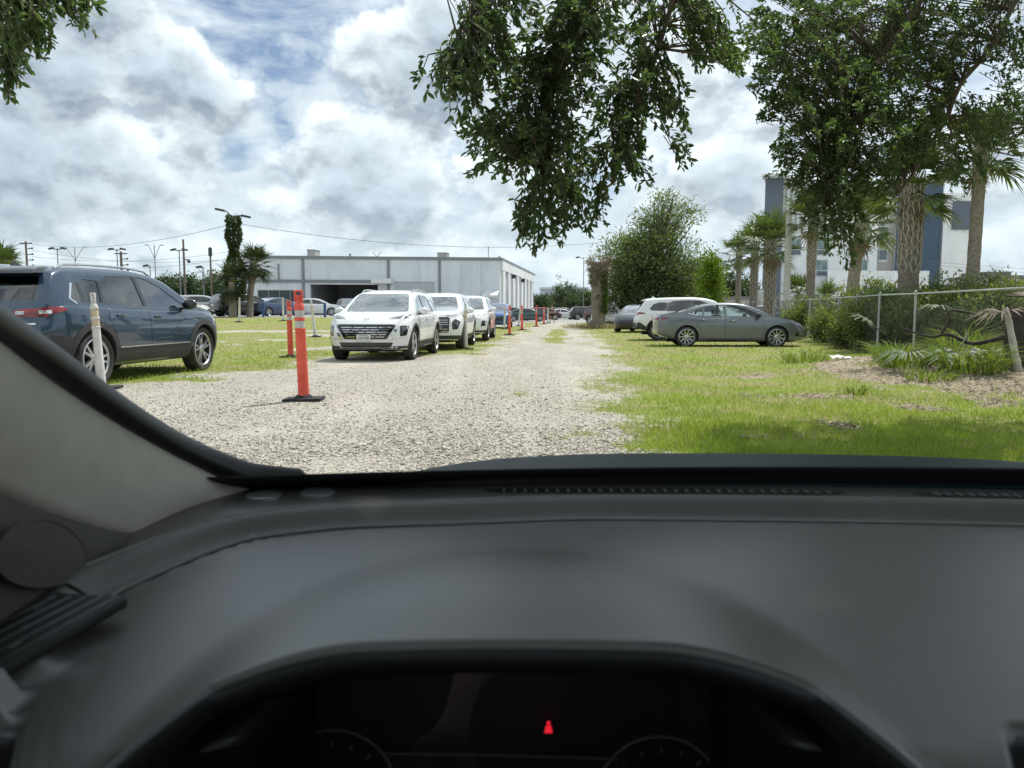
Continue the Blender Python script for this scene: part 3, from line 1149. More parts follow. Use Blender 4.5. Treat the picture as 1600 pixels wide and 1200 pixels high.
def build_near_cars():
    car_mats()
    white = paint('white_paint', (.74, .75, .75), rough=.35)
    blue = paint('slate_blue_paint', (.022, .048, .085), .30, .25)
    grey = paint('gunmetal_paint', (.150, .166, .186), .12, .28)
    M = MATS
    # ---------------- blue SUV, seen from behind its right flank
    P = suv_profile(paint=blue, rim=.275, spokes=(5, .20, .032, .018, .16), clad=.085, sill=.24, railm='chrome', rails=(-1.75, .42), fin=-1.62, finm=MATS['gloss_black'],
                    mirrorpaint=MATS['gloss_black'], handle=blue, steer=0)
    P['sidewin'] = [(a, b, 'glass_tint') for a, b, c in P['sidewin']]
    P['patches'] = [
        ('spoiler', '-x', rounded([(-.60, 1.475), (.60, 1.475), (.53, 1.575), (-.53, 1.575)], .03), 'gloss_black', .16, .22),
        ('rear_bumper', '-x', rounded([(-.80, .40), (.80, .40), (.84, .68), (.60, .66), (-.60, .66), (-.84, .68)], .03), 'cladding', .012, .03),
        ('rear_bumper', 'side', rounded([(-2.17, .44), (-1.84, .40), (-1.86, .60), (-1.9, .70), (-2.17, .70)], .02), 'cladding', .012, .03),
        ('tail_lamp', '-x', rounded([(.36, .93), (.80, .94), (.80, 1.05), (.42, 1.02)], .02), 'lamp_red', .01, .03, True),
        ('tail_lamp', 'side', rounded([(-2.15, .965), (-1.90, 1.025), (-1.98, 1.065), (-2.15, 1.06)], .02), 'lamp_red', .01, .03),
        ('lamp_lens', '-x', rounded([(.46, .965), (.56, .965), (.56, 1.005), (.46, 1.005)], .01), 'lamp_clear', .014, .01, True),
        ('lamp_lens', '-x', rounded([(.72, .975), (.82, .975), (.82, 1.02), (.72, 1.02)], .01), 'lamp_clear', .014, .01, True),
        ('badge', '-x', [(-.42, .84), (-.70, .84), (-.70, .862), (-.42, .862)], 'chrome', .008, .01),
        ('badge', '-x', [(.42, .80), (.70, .80), (.70, .822), (.42, .822)], 'chrome', .008, .01),
        ('window_trim', 'side', [(-1.80, 1.17), (-1.67, 1.375), (-1.64, 1.37), (-1.765, 1.175), (-1.69, 1.115), (-1.70, 1.095)], 'chrome', .006, .01),
        ('fender_badge', 'side', [(1.06, .865), (1.20, .865), (1.20, .885), (1.06, .885)], 'chrome', .006, .01),
        ('sill_strip', 'side', [(-.93, .50), (.93, .50), (.93, .515), (-.93, .515)], 'rim_silver', .02, .02),
        ('plate', '-x', rounded([(-.17, .72), (.17, .72), (.17, .86), (-.17, .86)], .01), 'plate_white', .01, .01),
        ('headlamp', 'side', rounded([(1.75, .84), (2.10, .83), (2.1, .91), (1.85, .93)], .02), 'lamp_clear', .006, .01),
        ('grille', '+x', rounded([(-.5, .5), (.5, .5), (.62, .8), (-.62, .8)], .04), 'gloss_black', .006, .01),
    ]
    car, bv = make_car(P, 'car', 'dark slate blue crossover with charcoal arches and red tail lamps beside the white post', group='near parked cars')
    car.location = (-6.92, 12.75, 0)
    car.rotation_euler = (0, 0, R(84.5))
    car.scale = (1.10,) * 3
    # ---------------- first white SUV, nose towards us
    P = suv_profile(paint=white, rim=.265, spokes=(5, .17, .026, .016, .10), clad=.05, sill=.15, railm='chrome', rails=(-1.6, .28), fin=None, bowf=.26,
                    top=[(-2.33, .98), (-2.27, 1.03), (-2.15, 1.16), (-1.95, 1.40), (-1.80, 1.53), (-1.55, 1.585), (-.9, 1.63), (-.3, 1.635), (.15, 1.605), (.5, 1.53), (.95, 1.28), (1.26, 1.10), (1.38, 1.075), (1.8, 1.04), (2.1, .985), (2.25, .925), (2.33, .83)],
                    handle=white)
    slats = []
    for k in range(5):
        z = .545 + k * .052
        y1 = .43 + .035 * k
        for j in range(4 + k % 2):
            a = -y1 + j * (2 * y1 / (4 + k % 2)) + .015
            b = a + 2 * y1 / (4 + k % 2) - .03
            slats.append([(a, z), (b, z), (b + .012, z + .014), (a + .012, z + .014)])
    P['patches'] = [
        ('grille', '+x', rounded([(-.47, .50), (.47, .50), (.66, .80), (.60, .825), (-.60, .825), (-.66, .80)], .03), 'gloss_black', .004, .02),
        ('headlamp', '+x', rounded([(.47, .935), (.86, 1.01), (.90, 1.035), (.86, 1.05), (.62, 1.0)], .008), 'lamp_dark', .008, .02, True),
        ('headlamp', 'side', rounded([(1.75, .985), (2.06, .95), (2.10, .93), (2.1, .965), (1.9, 1.0)], .01), 'lamp_dark', .008, .02),
        ('running_light', '+x', [(.49, .938), (.86, 1.015), (.86, 1.023), (.49, .948)], 'lamp_clear', .012, .01, True),
        ('side_intake', '+x', rounded([(.745, .56), (.86, .58), (.89, .79), (.74, .80)], .02), 'gloss_black', .006, .02, True),
        ('fog_lamp', '+x', rounded([(.78, .70), (.85, .71), (.86, .765), (.78, .765)], .01), 'lamp_dark', .012, .02, True),
        ('grille_trim', '+x', [(.50, .475), (.56, .475), (.74, .795), (.69, .80)], 'chrome', .012, .02, True),
        ('grille_trim', '+x', [(.50, .475), (.56, .49), (.84, .52), (.87, .545), (.66, .51), (.55, .485)], 'chrome', .012, .02, True),
        ('lower_intake', '+x', rounded([(-.55, .335), (.55, .335), (.60, .43), (-.60, .43)], .02), 'gloss_black', .006, .02),
        ('front_bumper', '+x', rounded([(-.88, .20), (.88, .20), (.93, .345), (.55, .345), (.50, .31), (-.50, .31), (-.55, .345), (-.93, .345)], .01), 'cladding', .012, .03),
        ('skid_plate', '+x', [(-.60, .325), (-.5, .295), (.5, .295), (.60, .325), (.60, .345), (.48, .322), (-.48, .322), (-.60, .345)], 'chrome', .02, .02),
        ('front_bumper', 'side', rounded([(1.86, .20), (2.10, .20), (2.10, .345), (1.84, .345)], .01), 'cladding', .012, .03),
        ('tail_lamp', '-x', rounded([(.5, .98), (.95, .98), (.95, 1.06), (.5, 1.05)], .02), 'lamp_red', .01, .03, True),
        ('window_sticker', '+x', [(.40, 1.125), (.62, 1.125), (.62, 1.165), (.40, 1.165)], 'plate_white', -.005, 0),
        ('sill_strip', 'side', [(-.95, .42), (.95, .42), (.95, .433), (-.95, .433)], 'chrome', .016, .02),
    ]
    for pl in slats:
        P['patches'].append(('grille_bar', '+x', pl, 'chrome', .010, .012))
    for dy in (-.045, 0, .045):
        P['patches'].append(('badge', '+x', [(dy - .018, .935), (dy, .90), (dy + .018, .935), (dy + .016, .965), (dy - .016, .965)], 'chrome', .006, .01))
    car, bv = make_car(P, 'car', 'white crossover with wide black grille and front number plate heading the row of white cars', group='near parked cars')
    hit = bv.ray_cast(Vector((6, .0, .52)), Vector((-1, 0, 0)))[0]
    pl = MB(); pl.box((0, 0, 0), (.012, .31, .16), bev=.004)
    o = pl.build('number_plate', M['plate_white'], car); o.location = (hit.x + .03, -.02, .53); o.rotation_euler = (0, R(-4), 0)
    tm = text_mesh('LNE·5000', .072)
    q = link('plate_lettering', tm, M['plate_ink'], o); q.rotation_euler = (R(90), 0, R(90)); q.location = (.0075, 0, -.004); q.scale = (.85, 1.25, 1)
    br = MB(); br.box((0, 0, 0), (.004, .2, .012)); q2 = br.build('plate_band', M['plate_ink'], o); q2.location = (.006, 0, .062)
    car.location = (-3.02, 18.85, 0); car.rotation_euler = (0, 0, R(-94.5)); car.scale = (1.0,) * 3
    # ---------------- second white SUV, split lamps
    P = suv_profile(paint=white, rim=.26, spokes=(5, .17, .028, .018, 0), clad=.05, sill=.16, rails=None, fin=-1.5, bowf=.18,
                    top=[(-2.33, 1.0), (-2.27, 1.06), (-2.18, 1.14), (-2.04, 1.40), (-1.92, 1.56), (-1.72, 1.615), (-1.0, 1.655), (-.3, 1.66), (.25, 1.635), (.6, 1.56), (1.0, 1.32), (1.26, 1.15), (1.38, 1.13), (1.8, 1.10), (2.1, 1.06), (2.26, 1.0), (2.33, .86)])
    P['patches'] = [
        ('grille', '+x', rounded([(-.58, .50), (.58, .50), (.60, .90), (.55, .93), (-.55, .93), (-.60, .90)], .05), 'gloss_black', .005, .02),
        ('running_light', '+x', rounded([(.50, .955), (.92, .985), (.92, 1.02), (.50, .99)], .01), 'lamp_clear', .008, .02, True),
        ('headlamp', '+x', rounded([(.68, .58), (.82, .60), (.88, .80), (.74, .885), (.66, .78)], .03), 'gloss_black', .008, .02, True),
        ('headlamp', '+x', rounded([(.74, .70), (.82, .71), (.84, .78), (.75, .80)], .02), 'lamp_dark', .014, .02, True),
        ('front_bumper', '+x', rounded([(-.9, .22), (.9, .22), (.93, .42), (.6, .42), (.55, .36), (-.55, .36), (-.6, .42), (-.93, .42)], .02), 'cladding', .012, .03),
        ('front_bumper', 'side', rounded([(1.86, .22), (2.12, .22), (2.12, .40), (1.84, .40)], .01), 'cladding', .012, .03),
        ('window_sticker', '+x', [(.34, 1.17), (.58, 1.17), (.58, 1.21), (.34, 1.21)], 'plate_white', -.005, 0),
        ('tail_lamp', 'side', rounded([(-2.15, 1.0), (-2.0, 1.02), (-2.0, 1.09), (-2.15, 1.07)], .02), 'lamp_red', .01, .03),
    ]
    for k in range(6):
        z = .53 + k * .062
        P['patches'].append(('grille_bar', '+x', [(-.55, z), (.55, z), (.55, z + .012), (-.55, z + .012)], 'chrome', .010, .012))
    car, bv = make_car(P, 'car', 'white crossover with split lamps parked second in the row of white cars', group='near parked cars')
    car.location = (-2.26, 23.9, 0); car.rotation_euler = (0, 0, R(-93.0)); car.scale = (1.02,) * 3
    # ---------------- third white SUV, with door sticker
    P = suv_profile(paint=white, rim=.26, spokes=(5, 0, .03, .03, 0), clad=.05, sill=.16, rails=(-1.6, .25), railm='chrome', fin=None, bowf=.22)
    P['patches'] = [
        ('grille', '+x', rounded([(-.45, .55), (.45, .55), (.56, .85), (-.56, .85)], .05), 'gloss_black', .005, .02),
        ('headlamp', '+x', rounded([(.56, .86), (.9, .92), (.9, .98), (.56, .92)], .01), 'lamp_clear', .008, .02, True),
        ('fog_lamp', '+x', rounded([(.70, .52), (.88, .55), (.88, .72), (.74, .72)], .02), 'gloss_black', .008, .02, True),
        ('front_bumper', '+x', rounded([(-.9, .22), (.9, .22), (.93, .38), (-.93, .38)], .02), 'cladding', .012, .03),
        ('front_bumper', 'side', rounded([(1.86, .22), (2.12, .22), (2.12, .38), (1.84, .38)], .01), 'cladding', .012, .03),
        ('door_sticker', '-y', [(-.85, .52), (-.25, .52), (-.25, .84), (-.85, .84)], pmat('paper_poster', (.72, .66, .58), .7, col2=(.62, .45, .42), vscale=5), .006, .01),
    ]
    car, bv = make_car(P, 'car', 'white crossover with a pale sticker on its door, third in the white row', group='near parked cars')
    car.location = (-1.78, 30.6, 0); car.rotation_euler = (0, 0, R(-93.0)); car.scale = (1.07,) * 3
    # ---------------- grey sedan, broadside on the grass
    P = dict(paint=grey, x0=-2.43, x1=2.43, w=.915, fa=1.42, ra=-1.42, r=.335, rim=.255, spokes=(10, .085, .014, .011, .05), gap=.045, steer=0,
             top=[(-2.43, .93), (-2.38, 1.0), (-2.28, 1.04), (-1.95, 1.075), (-1.7, 1.12), (-1.2, 1.285), (-.75, 1.40), (-.35, 1.438), (0, 1.44), (.35, 1.41), (.7, 1.30), (1.05, 1.13), (1.25, 1.025), (1.36, .99), (1.8, .93), (2.1, .86), (2.33, .76), (2.43, .64)],
             belt=[(-2.43, .88), (-2.2, 1.0), (-1.7, 1.02), (-1.0, .985), (0, .95), (.9, .935), (1.3, .93), (1.8, .88), (2.2, .78), (2.43, .60)],
             bot=[(-2.43, .40), (-2.1, .30), (-1.3, .19), (1.2, .18), (2.0, .18), (2.43, .22)],
             plan=[(-2.43, .70), (-2.32, .79), (-2.0, .865), (-1.4, .905), (-.6, .915), (.6, .91), (1.4, .91), (1.85, .88), (2.2, .78), (2.36, .68), (2.43, .58)],
             nosef=[(.2, .06), (.4, .0), (.55, 0), (.7, .05), (.8, .12)], noser=[(.3, .10), (.5, .02), (.75, .02), (.95, .0)], tumble=.46,
             cab=(-1.35, 1.16), floor=.40, seats=[-.02, -.88], bowf=.24, bowr=.16,
             ws=rounded([(-.70, 1.03), (.70, 1.03), (.56, 1.355), (-.56, 1.355)], .06), rw=rounded([(-.60, 1.14), (.60, 1.14), (.50, 1.37), (-.50, 1.37)], .06), rwx=-.6, wsx=.2,
             sidewin=[('f', rounded([(.98, .975), (.78, 1.10), (.45, 1.245), (.12, 1.335), (-.16, 1.355), (-.16, .985)], .03), 'glass_light'),
                      ('r', rounded([(-.24, .99), (-.24, 1.355), (-.55, 1.345), (-.86, 1.29), (-.88, 1.01)], .03), 'glass_light'),
                      ('q', rounded([(-.93, 1.015), (-.92, 1.27), (-1.20, 1.165), (-1.36, 1.09), (-1.10, 1.03)], .02), 'glass_light')],
             doors=[(rounded([(.97, .30), (1.02, .62), (1.0, .92), (-.195, .945), (-.195, .30)], .05), .0, .845),
                    (rounded([(-.225, .30), (-.225, .945), (-1.14, .985), (-1.12, .78), (-.98, .52), (-.93, .30)], .05), -.95, .875)],
             mirror=(.80, .975), mirrorpaint=M['gloss_black'], fin=None, clad=None)
    for q in ('top', 'belt', 'bot', 'plan', 'nosef', 'noser'): P[q] = Prof(P[q])
    P['patches'] = [
        ('tail_lamp', 'side', rounded([(-2.235, .875), (-2.02, .915), (-1.91, .945), (-2.02, .958), (-2.235, .962)], .012), 'lamp_red', .008, .03),
        ('tail_lamp', '-x', rounded([(.40, .87), (.70, .865), (.70, .955), (.40, .95)], .012), 'lamp_red', .008, .03, True),
        ('headlamp', 'side', rounded([(1.86, .735), (2.12, .685), (2.15, .715), (2.05, .775), (1.85, .80)], .012), 'lamp_dark', .006, .02),
        ('headlamp', '+x', rounded([(.42, .60), (.84, .68), (.80, .74), (.42, .65)], .012), 'lamp_dark', .006, .02, True),
        ('grille', '+x', rounded([(-.40, .30), (.40, .30), (.46, .60), (-.46, .60)], .04), 'gloss_black', .006, .02),
        ('side_intake', 'side', rounded([(1.98, .36), (2.16, .38), (2.15, .50), (2.07, .53)], .02), 'gloss_black', .006, .02),
        ('front_lip', 'side', [(1.86, .19), (2.17, .215), (2.17, .24), (1.86, .215)], 'chrome', .008, .01),
        ('window_trim', 'side', [(-1.40, 1.093), (-1.10, 1.022), (-1.05, 1.005), (-1.08, 1.035), (-1.36, 1.105)], 'chrome', .008, .01),
        ('sill', 'side', rounded([(-1.0, .195), (1.0, .19), (1.0, .245), (-1.0, .25)], .01), 'cladding', .008, .02),
    ]
    car, bv = make_car(P, 'car', 'dark grey sedan standing broadside on the lawn with see-through windows', group='near parked cars')
    car.location = (6.93, 24.6, tz(7.02, 24.6) - .01); car.rotation_euler = (0, 0, R(-4.5)); car.scale = (.972,) * 3
    sedanP = P
    # ---------------- white SUV behind the sedan
    P = suv_profile(paint=white, rim=.26, spokes=(5, 0, .03, .03, 0), clad=.055, sill=.17, rails=None, fin=-1.55)
    P['sidewin'] = [(a, b, 'glass_tint') for a, b, c in P['sidewin']]
    P['patches'] = [
        ('tail_lamp', 'side', rounded([(-2.15, .985), (-1.90, 1.00), (-1.94, 1.04), (-2.15, 1.07)], .012), 'lamp_red', .01, .03),
        ('tail_lamp', '-x', rounded([(.45, .98), (.79, .97), (.79, 1.065), (.45, 1.05)], .012), 'lamp_red', .01, .03, True),
        ('rear_bumper', 'side', rounded([(-2.17, .44), (-1.84, .38), (-1.88, .52), (-2.05, .64), (-2.17, .70)], .02), 'cladding', .012, .03),
        ('rear_bumper', '-x', rounded([(-.82, .42), (.82, .42), (.84, .66), (-.84, .66)], .03), 'cladding', .012, .03),
        ('spoiler', '-x', rounded([(-.60, 1.50), (.60, 1.50), (.53, 1.59), (-.53, 1.59)], .03), white, .12, .2),
        ('headlamp', 'side', rounded([(1.75, .86), (2.10, .85), (2.1, .93), (1.85, .95)], .02), 'lamp_clear', .006, .01),
    ]
    car, bv = make_car(P, 'car', 'white crossover standing just behind the dark grey sedan under the trees', group='near parked cars')
    car.location = (7.15, 29.8, tz(7.1, 29.8)); car.rotation_euler = (0, 0, R(-7)); car.scale = (1.02,) * 3
    return sedanP


FAR = []


def build_far_cars(sedanP):
    """Two plain kinds of car, copied over the lots; each copy wears its own paint."""
    base = paint('far_paint', (.3, .3, .3))
    S = dict(sedanP)
    for k in ('tyre_me', 'rim_me'): S.pop(k, None)
    S.update(paint=base, patches=[p for p in sedanP['patches'] if p[0] in ('tail_lamp', 'headlamp', 'grille')], doors=[])
    S['sidewin'] = [(a, b, 'glass_tint') for a, b, c in S['sidewin']]
    V = suv_profile(paint=base, clad=.06, rails=None, fin=None, doors=[])
    V['sidewin'] = [(a, b, 'glass_tint') for a, b, c in V['sidewin']]
    V['patches'] = [
        ('tail_lamp', '-x', rounded([(.55, .95), (.95, .95), (.95, 1.07), (.55, 1.05)], .012), 'lamp_red', .01, .03, True),
        ('headlamp', '+x', rounded([(.56, .84), (.9, .90), (.9, .98), (.56, .92)], .01), 'lamp_clear', .008, .02, True),
        ('grille', '+x', rounded([(-.45, .50), (.45, .50), (.56, .85), (-.56, .85)], .05), 'gloss_black', .005, .02),
        ('plate', '-x', [(-.16, .74), (.16, .74), (.16, .86), (-.16, .86)], 'plate_white', .01, .01),
    ]
    protos = {}
    for key, PP in (('sedan', S), ('suv', V)):
        o, b = make_car(PP, 'car', 'x y z w', 1)
        protos[key] = o
    used = set()
    cols = dict(white=(.72, .73, .73), silver=(.42, .44, .45), black=(.012, .012, .014), navy=(.03, .06, .13), grey=(.13, .14, .15), green=(.035, .075, .075),
                red=(.26, .02, .02), teal=(.16, .24, .26), maroon=(.09, .015, .02), beige=(.45, .41, .34), blue=(.03, .10, .30), charcoal=(.035, .037, .04))
    pm = {k: paint('paint_' + k, c, .0 if k in ('white', 'black', 'red') else .3) for k, c in cols.items()}
    # (kind, px, depth, heading, paint, label, scale)
    L = [
        ('suv', 272, 50, 12, 'white', 'white car half hidden behind the bonnet of the slate blue crossover', 1.0),
        ('suv', 318, 62, 28, 'silver', 'silver crossover in the far lot right beyond the slate blue crossover', 1.05),
        ('suv', 383, 60, 48, 'black', 'black crossover parked tail out below the vine covered pole', 1.1),
        ('sedan', 432, 62, 60, 'navy', 'dark navy sedan with red tail lamps behind the orange tubes', 1.05),
        ('sedan', 492, 66, 12, 'white', 'white sedan in front of the dark workshop opening', 1.05),
        ('suv', 545, 72, -70, 'black', 'dark crossover in the workshop bay behind the leading white crossover', 1.0),
        ('sedan', 352, 74, 20, 'silver', 'silver sedan in the far row beneath the distant palms', 1.0),
        ('suv', 408, 76, 30, 'grey', 'grey crossover in the far row beside the vine covered pole', 1.0),
        ('suv', 778, 52, -92, 'blue', 'blue crossover just behind the last white crossover of the row', 1.02),
        ('sedan', 822, 86, 4, 'green', 'dark green sedan broadside behind the small orange tubes', 1.05),
        ('suv', 804, 94, 10, 'black', 'black crossover at the corner of the pale warehouse', 1.0),
        ('suv', 850, 100, 6, 'maroon', 'maroon crossover beside the warehouse side wall', 1.0),
        ('sedan', 876, 108, 8, 'white', 'white sedan at the edge of the asphalt behind the walking person', 1.05),
        ('suv', 880, 128, 12, 'charcoal', 'charcoal crossover at the far end of the asphalt lot', 1.1),
        ('suv', 852, 140, 5, 'white', 'white van-like car below the far trees', 1.1),
        ('suv', 918, 104, 5, 'black', 'black crossover just left of the bare palm stump', 1.1),
        ('suv', 905, 150, 5, 'grey', 'grey crossover far away at the end of the drive', 1.0),
        ('suv', 952, 62, -50, 'maroon', 'maroon car just right of the bare palm stump', 1.0),
        ('suv', 966, 55, -58, 'white', 'white crossover in the shade of the bushy tree', 1.0),
        ('sedan', 972, 59, -62, 'silver', 'silver sedan in the shade between stump and white crossover', 1.05),
        ('sedan', 999, 42.0, 246, 'charcoal', 'dark sedan nosing out of the shade beside the white crossover', 1.05),
        ('sedan', 1192, 55, 8, 'grey', 'grey sedan behind the chain link fence under the palms', 1.1),
        ('suv', 1293, 50, 200, 'silver', 'silver crossover behind the fence in the hotel car park', 1.05),
        ('suv', 1318, 53, 195, 'charcoal', 'dark crossover next to the silver one behind the fence', 1.0),
        ('suv', 1335, 48, 190, 'white', 'white car behind the fence beside a palm trunk', 1.0),
        ('suv', 1425, 46, 100, 'white', 'white car glimpsed between the bushes behind the thick palm', 1.0),
        ('suv', 1540, 44, 95, 'silver', 'silver car glimpsed behind the bushes at the tall smooth palm', 1.0),
        ('sedan', 1120, 70, 10, 'beige', 'beige sedan glimpsed behind the bright green creeper', 1.0),
    ]
    for kind, px, Y, hd, pc, lab, sc in L:
        o = protos[kind] if kind not in used else copy_tree(protos[kind])
        used.add(kind)
        o['label'], o['category'], o['group'] = lab, 'car', 'far parked cars'
        for ch in o.children:
            if ch.name.split('.')[0] == 'body':
                ch.material_slots[0].link = 'OBJECT'
                ch.material_slots[0].material = pm[pc]
        place_car(o, px, Y, hd, scale=sc)
# ================================================================== TREES AND PLANTS
def bark(name, col, scale=9):
    return pmat(name, col, .9, var=.35, vscale=scale, bump=.6, bscale=40, detail=6)


def twig_leaves(tips, bases, nleaf, L, W, seed):
    """Leaves set alternately along hanging twigs, thickest at the tip."""
    rng = np.random.default_rng(seed)
    n = len(tips)
    t = np.clip(rng.beta(2.2, 1.1, (n, nleaf)), 0, 1)
    sag = np.sin(t * math.pi) * .04
    P = bases[:, None] * (1 - t[..., None]) + tips[:, None] * t[..., None]
    P[..., 2] += sag
    ax = unit(tips - bases)[:, None]
    D = ax * .75 + rng.normal(0, .75, (n, nleaf, 3))
    D[..., 2] -= .15
    Nn = rng.normal(0, .7, (n, nleaf, 3)) + np.array([0, 0, 1.0])
    LL = L * rng.uniform(.65, 1.2, n * nleaf)
    return leaf_arrays(P.reshape(-1, 3), D.reshape(-1, 3), Nn.reshape(-1, 3), LL, LL * W * rng.uniform(.85, 1.15, n * nleaf), .18, six=True)


def strips(A, B, r0, r1):
    """Thin three-sided stems A -> B as one vertex / face block."""
    n = len(A)
    D = unit(B - A)
    up = np.where(np.abs(D[:, 2:3]) > .9, np.array([[1.0, 0, 0]]), np.array([[0, 0, 1.0]]))
    S = unit(np.cross(D, up)); T = np.cross(S, D)
    v = []
    for P, r in ((A, r0), (B, r1)):
        for k in range(3):
            a = 2 * math.pi * k / 3
            v.append(P + (S * math.cos(a) + T * math.sin(a)) * r)
    V = np.stack(v, 1).reshape(-1, 3)
    b = np.arange(n)[:, None] * 6
    F = np.concatenate([b + np.array([[k, (k + 1) % 3, 3 + (k + 1) % 3, 3 + k]]) for k in range(3)], 0)
    return V, F


def curve(pts, n=16):
    """Catmull-Rom through points."""
    pts = [Vector(p) for p in pts]
    out = []
    for i in range(len(pts) - 1):
        p0, p1, p2, p3 = pts[max(i - 1, 0)], pts[i], pts[i + 1], pts[min(i + 2, len(pts) - 1)]
        for s in range(n):
            t = s / n
            out.append(.5 * ((2 * p1) + (p2 - p0) * t + (2 * p0 - 5 * p1 + 4 * p2 - p3) * t * t + (3 * p1 - p0 - 3 * p2 + p3) * t ** 3))
    out.append(pts[-1])
    return out


def build_oak():
    """The tree we are parked under: trunk out to the right, limbs overhead, leafy twigs hanging into view."""
    root = thing('oak_tree', 'broad oak overhead whose dark leafy branches hang down in front of the windscreen', 'tree', (5.6, 2.4, 0))
    off = np.array([5.6, 2.4, 0])
    bk = bark('oak_bark', (.13, .105, .08))
    lm = leafmat('oak_leaf', (.044, .064, .040), (.155, .215, .082), .45, 1.6, .38, (1.1, 1.3, .62))
    rng = np.random.default_rng(5)
    # (px, py, rx, ry, depth, depth spread, twigs)
    A = [(850, 60, 115, 95, 4.6, .5, 120), (960, 60, 100, 85, 4.8, .5, 90), (775, 60, 50, 60, 4.4, .3, 34), (745, 135, 66, 44, 4.3, .3, 44), (690, 138, 40, 16, 4.2, .15, 12),
         (840, 190, 100, 75, 4.5, .4, 110), (770, 225, 58, 34, 4.3, .25, 26), (725, 200, 30, 16, 4.2, .15, 8), (750, 275, 28, 14, 4.2, .12, 8), (845, 275, 62, 52, 4.4, .3, 62),
         (845, 355, 44, 42, 4.3, .25, 36), (815, 365, 22, 22, 4.3, .15, 8), (905, 320, 44, 34, 4.4, .25, 24), (905, 365, 20, 16, 4.4, .15, 7), (950, 275, 44, 34, 4.5, .25, 30), (990, 240, 34, 34, 4.6, .25, 16), (1005, 275, 20, 18, 4.5, .15, 8),
         (985, 180, 60, 50, 4.7, .35, 46), (1040, 140, 40, 40, 5.0, .3, 20), (1058, 190, 26, 20, 4.9, .2, 10), (1070, 245, 16, 20, 4.9, .12, 5), (1110, 55, 26, 44, 5.0, .25, 20), (1120, 105, 40, 20, 5.2, .25, 24), (1085, 25, 34, 30, 5.0, .3, 18), (1150, 95, 24, 30, 5.6, .3, 16), (930, 345, 22, 14, 4.4, .15, 6)]
    B = [(1230, 50, 80, 70, 6.6, .7, 150), (1340, 50, 100, 80, 7.2, .9, 220), (1440, 60, 70, 80, 7.4, .9, 150), (1215, 130, 44, 44, 6.2, .4, 44), (1300, 150, 90, 70, 6.5, .7, 190), (1410, 150, 80, 70, 7.0, .8, 170), (1180, 90, 26, 40, 6.2, .3, 16),
         (1195, 182, 20, 10, 6.1, .2, 6), (1270, 230, 66, 50, 6.3, .5, 110), (1360, 230, 84, 56, 6.6, .6, 150), (1440, 215, 40, 40, 6.8, .5, 50), (1225, 268, 30, 26, 6.1, .3, 20), (1300, 300, 64, 42, 6.3, .5, 90), (1375, 285, 40, 30, 6.5, .4, 36), (1275, 355, 26, 22, 6.2, .3, 14),
         (1325, 350, 34, 34, 6.3, .35, 34), (1330, 395, 20, 26, 6.3, .3, 12), (1290, 390, 18, 14, 6.3, .2, 5), (1545, 50, 60, 60, 7.6, .8, 70), (1590, 110, 40, 60, 7.4, .7, 44), (1570, 200, 44, 44, 7.4, .6, 46), (1520, 240, 40, 50, 7.4, .6, 50), (1500, 290, 26, 22, 7.3, .3, 14), (1490, 150, 20, 60, 7.6, .4, 10)]
    Cc = [(40, 15, 60, 26, 3.9, .3, 34), (110, 12, 44, 16, 4.0, .25, 14), (130, 40, 20, 14, 4.0, .15, 6), (30, 60, 26, 24, 3.9, .2, 16), (75, 50, 24, 30, 3.9, .2, 10), (25, 105, 22, 26, 3.85, .18, 13), (22, 145, 15, 18, 3.85, .12, 8), (60, 85, 12, 14, 3.9, .15, 4)]
    limbs = [
        ([(5.6, 2.4, 2.0), (4.6, 3.0, 3.9), (2.6, 3.9, 4.6), (1.0, 4.6, 3.9), (.35, 4.7, 2.7), (.15, 4.5, 1.9)], .05),
        ([(2.6, 3.9, 4.6), (1.5, 4.6, 3.8), (.85, 4.9, 2.6), (.6, 4.7, 1.9)], .018),
        ([(1.0, 4.6, 3.9), (.0, 4.6, 3.3), (-.3, 4.4, 2.6)], .022),
        ([(5.6, 2.4, 2.2), (5.2, 4.3, 4.6), (4.2, 6.4, 4.6), (3.1, 6.7, 3.2), (2.6, 6.4, 2.0)], .055),
        ([(5.2, 4.3, 4.6), (5.0, 6.6, 4.9), (4.2, 7.2, 3.2), (3.4, 6.8, 2.1)], .028),
        ([(5.2, 4.3, 4.6), (6.3, 6.8, 5.0), (5.2, 7.6, 2.9)], .022),
        ([(5.6, 2.4, 2.6), (3.5, 2.4, 4.8), (.4, 2.6, 5.0), (-2.2, 3.6, 4.2), (-2.7, 3.9, 3.0)], .13),
        ([(5.6, 2.4, 2.4), (6.5, .8, 4.6), (5.0, -2.5, 5.4)], .14), ([(5.6, 2.4, 2.4), (8.0, 3.5, 4.4), (9.5, 5.5, 4.8)], .12),
    ]
    mb = MB()
    limb_pts = []
    for pts, r in limbs:
        c = curve(pts, 8)
        # a crooked, tapering limb
        for i, p in enumerate(c):
            p += Vector((mnoise.noise(p * 1.7), mnoise.noise(p * 1.7 + Vector((9, 0, 0))), mnoise.noise(p * 1.7 + Vector((0, 9, 0))))) * .09
        mb.tube([p - Vector(off) for p in c], [r * (1 - .8 * i / len(c)) + .006 for i in range(len(c))], 8)
        limb_pts += c
    tr = curve([(0, 0, -.3), (.05, 0, .5), (0, .05, 1.4), (.0, 0, 2.7)], 6)
    mb.tube(tr, [.48, .42, .38, .36, .34, .33, .33, .32, .32, .31, .31, .31, .31, .30, .30, .29, .28, .27, .25][:len(tr)], 14)
    mb.build('trunk', bk, root)
    LP = np.array([p[:] for p in limb_pts])
    tips, kinds = [], []
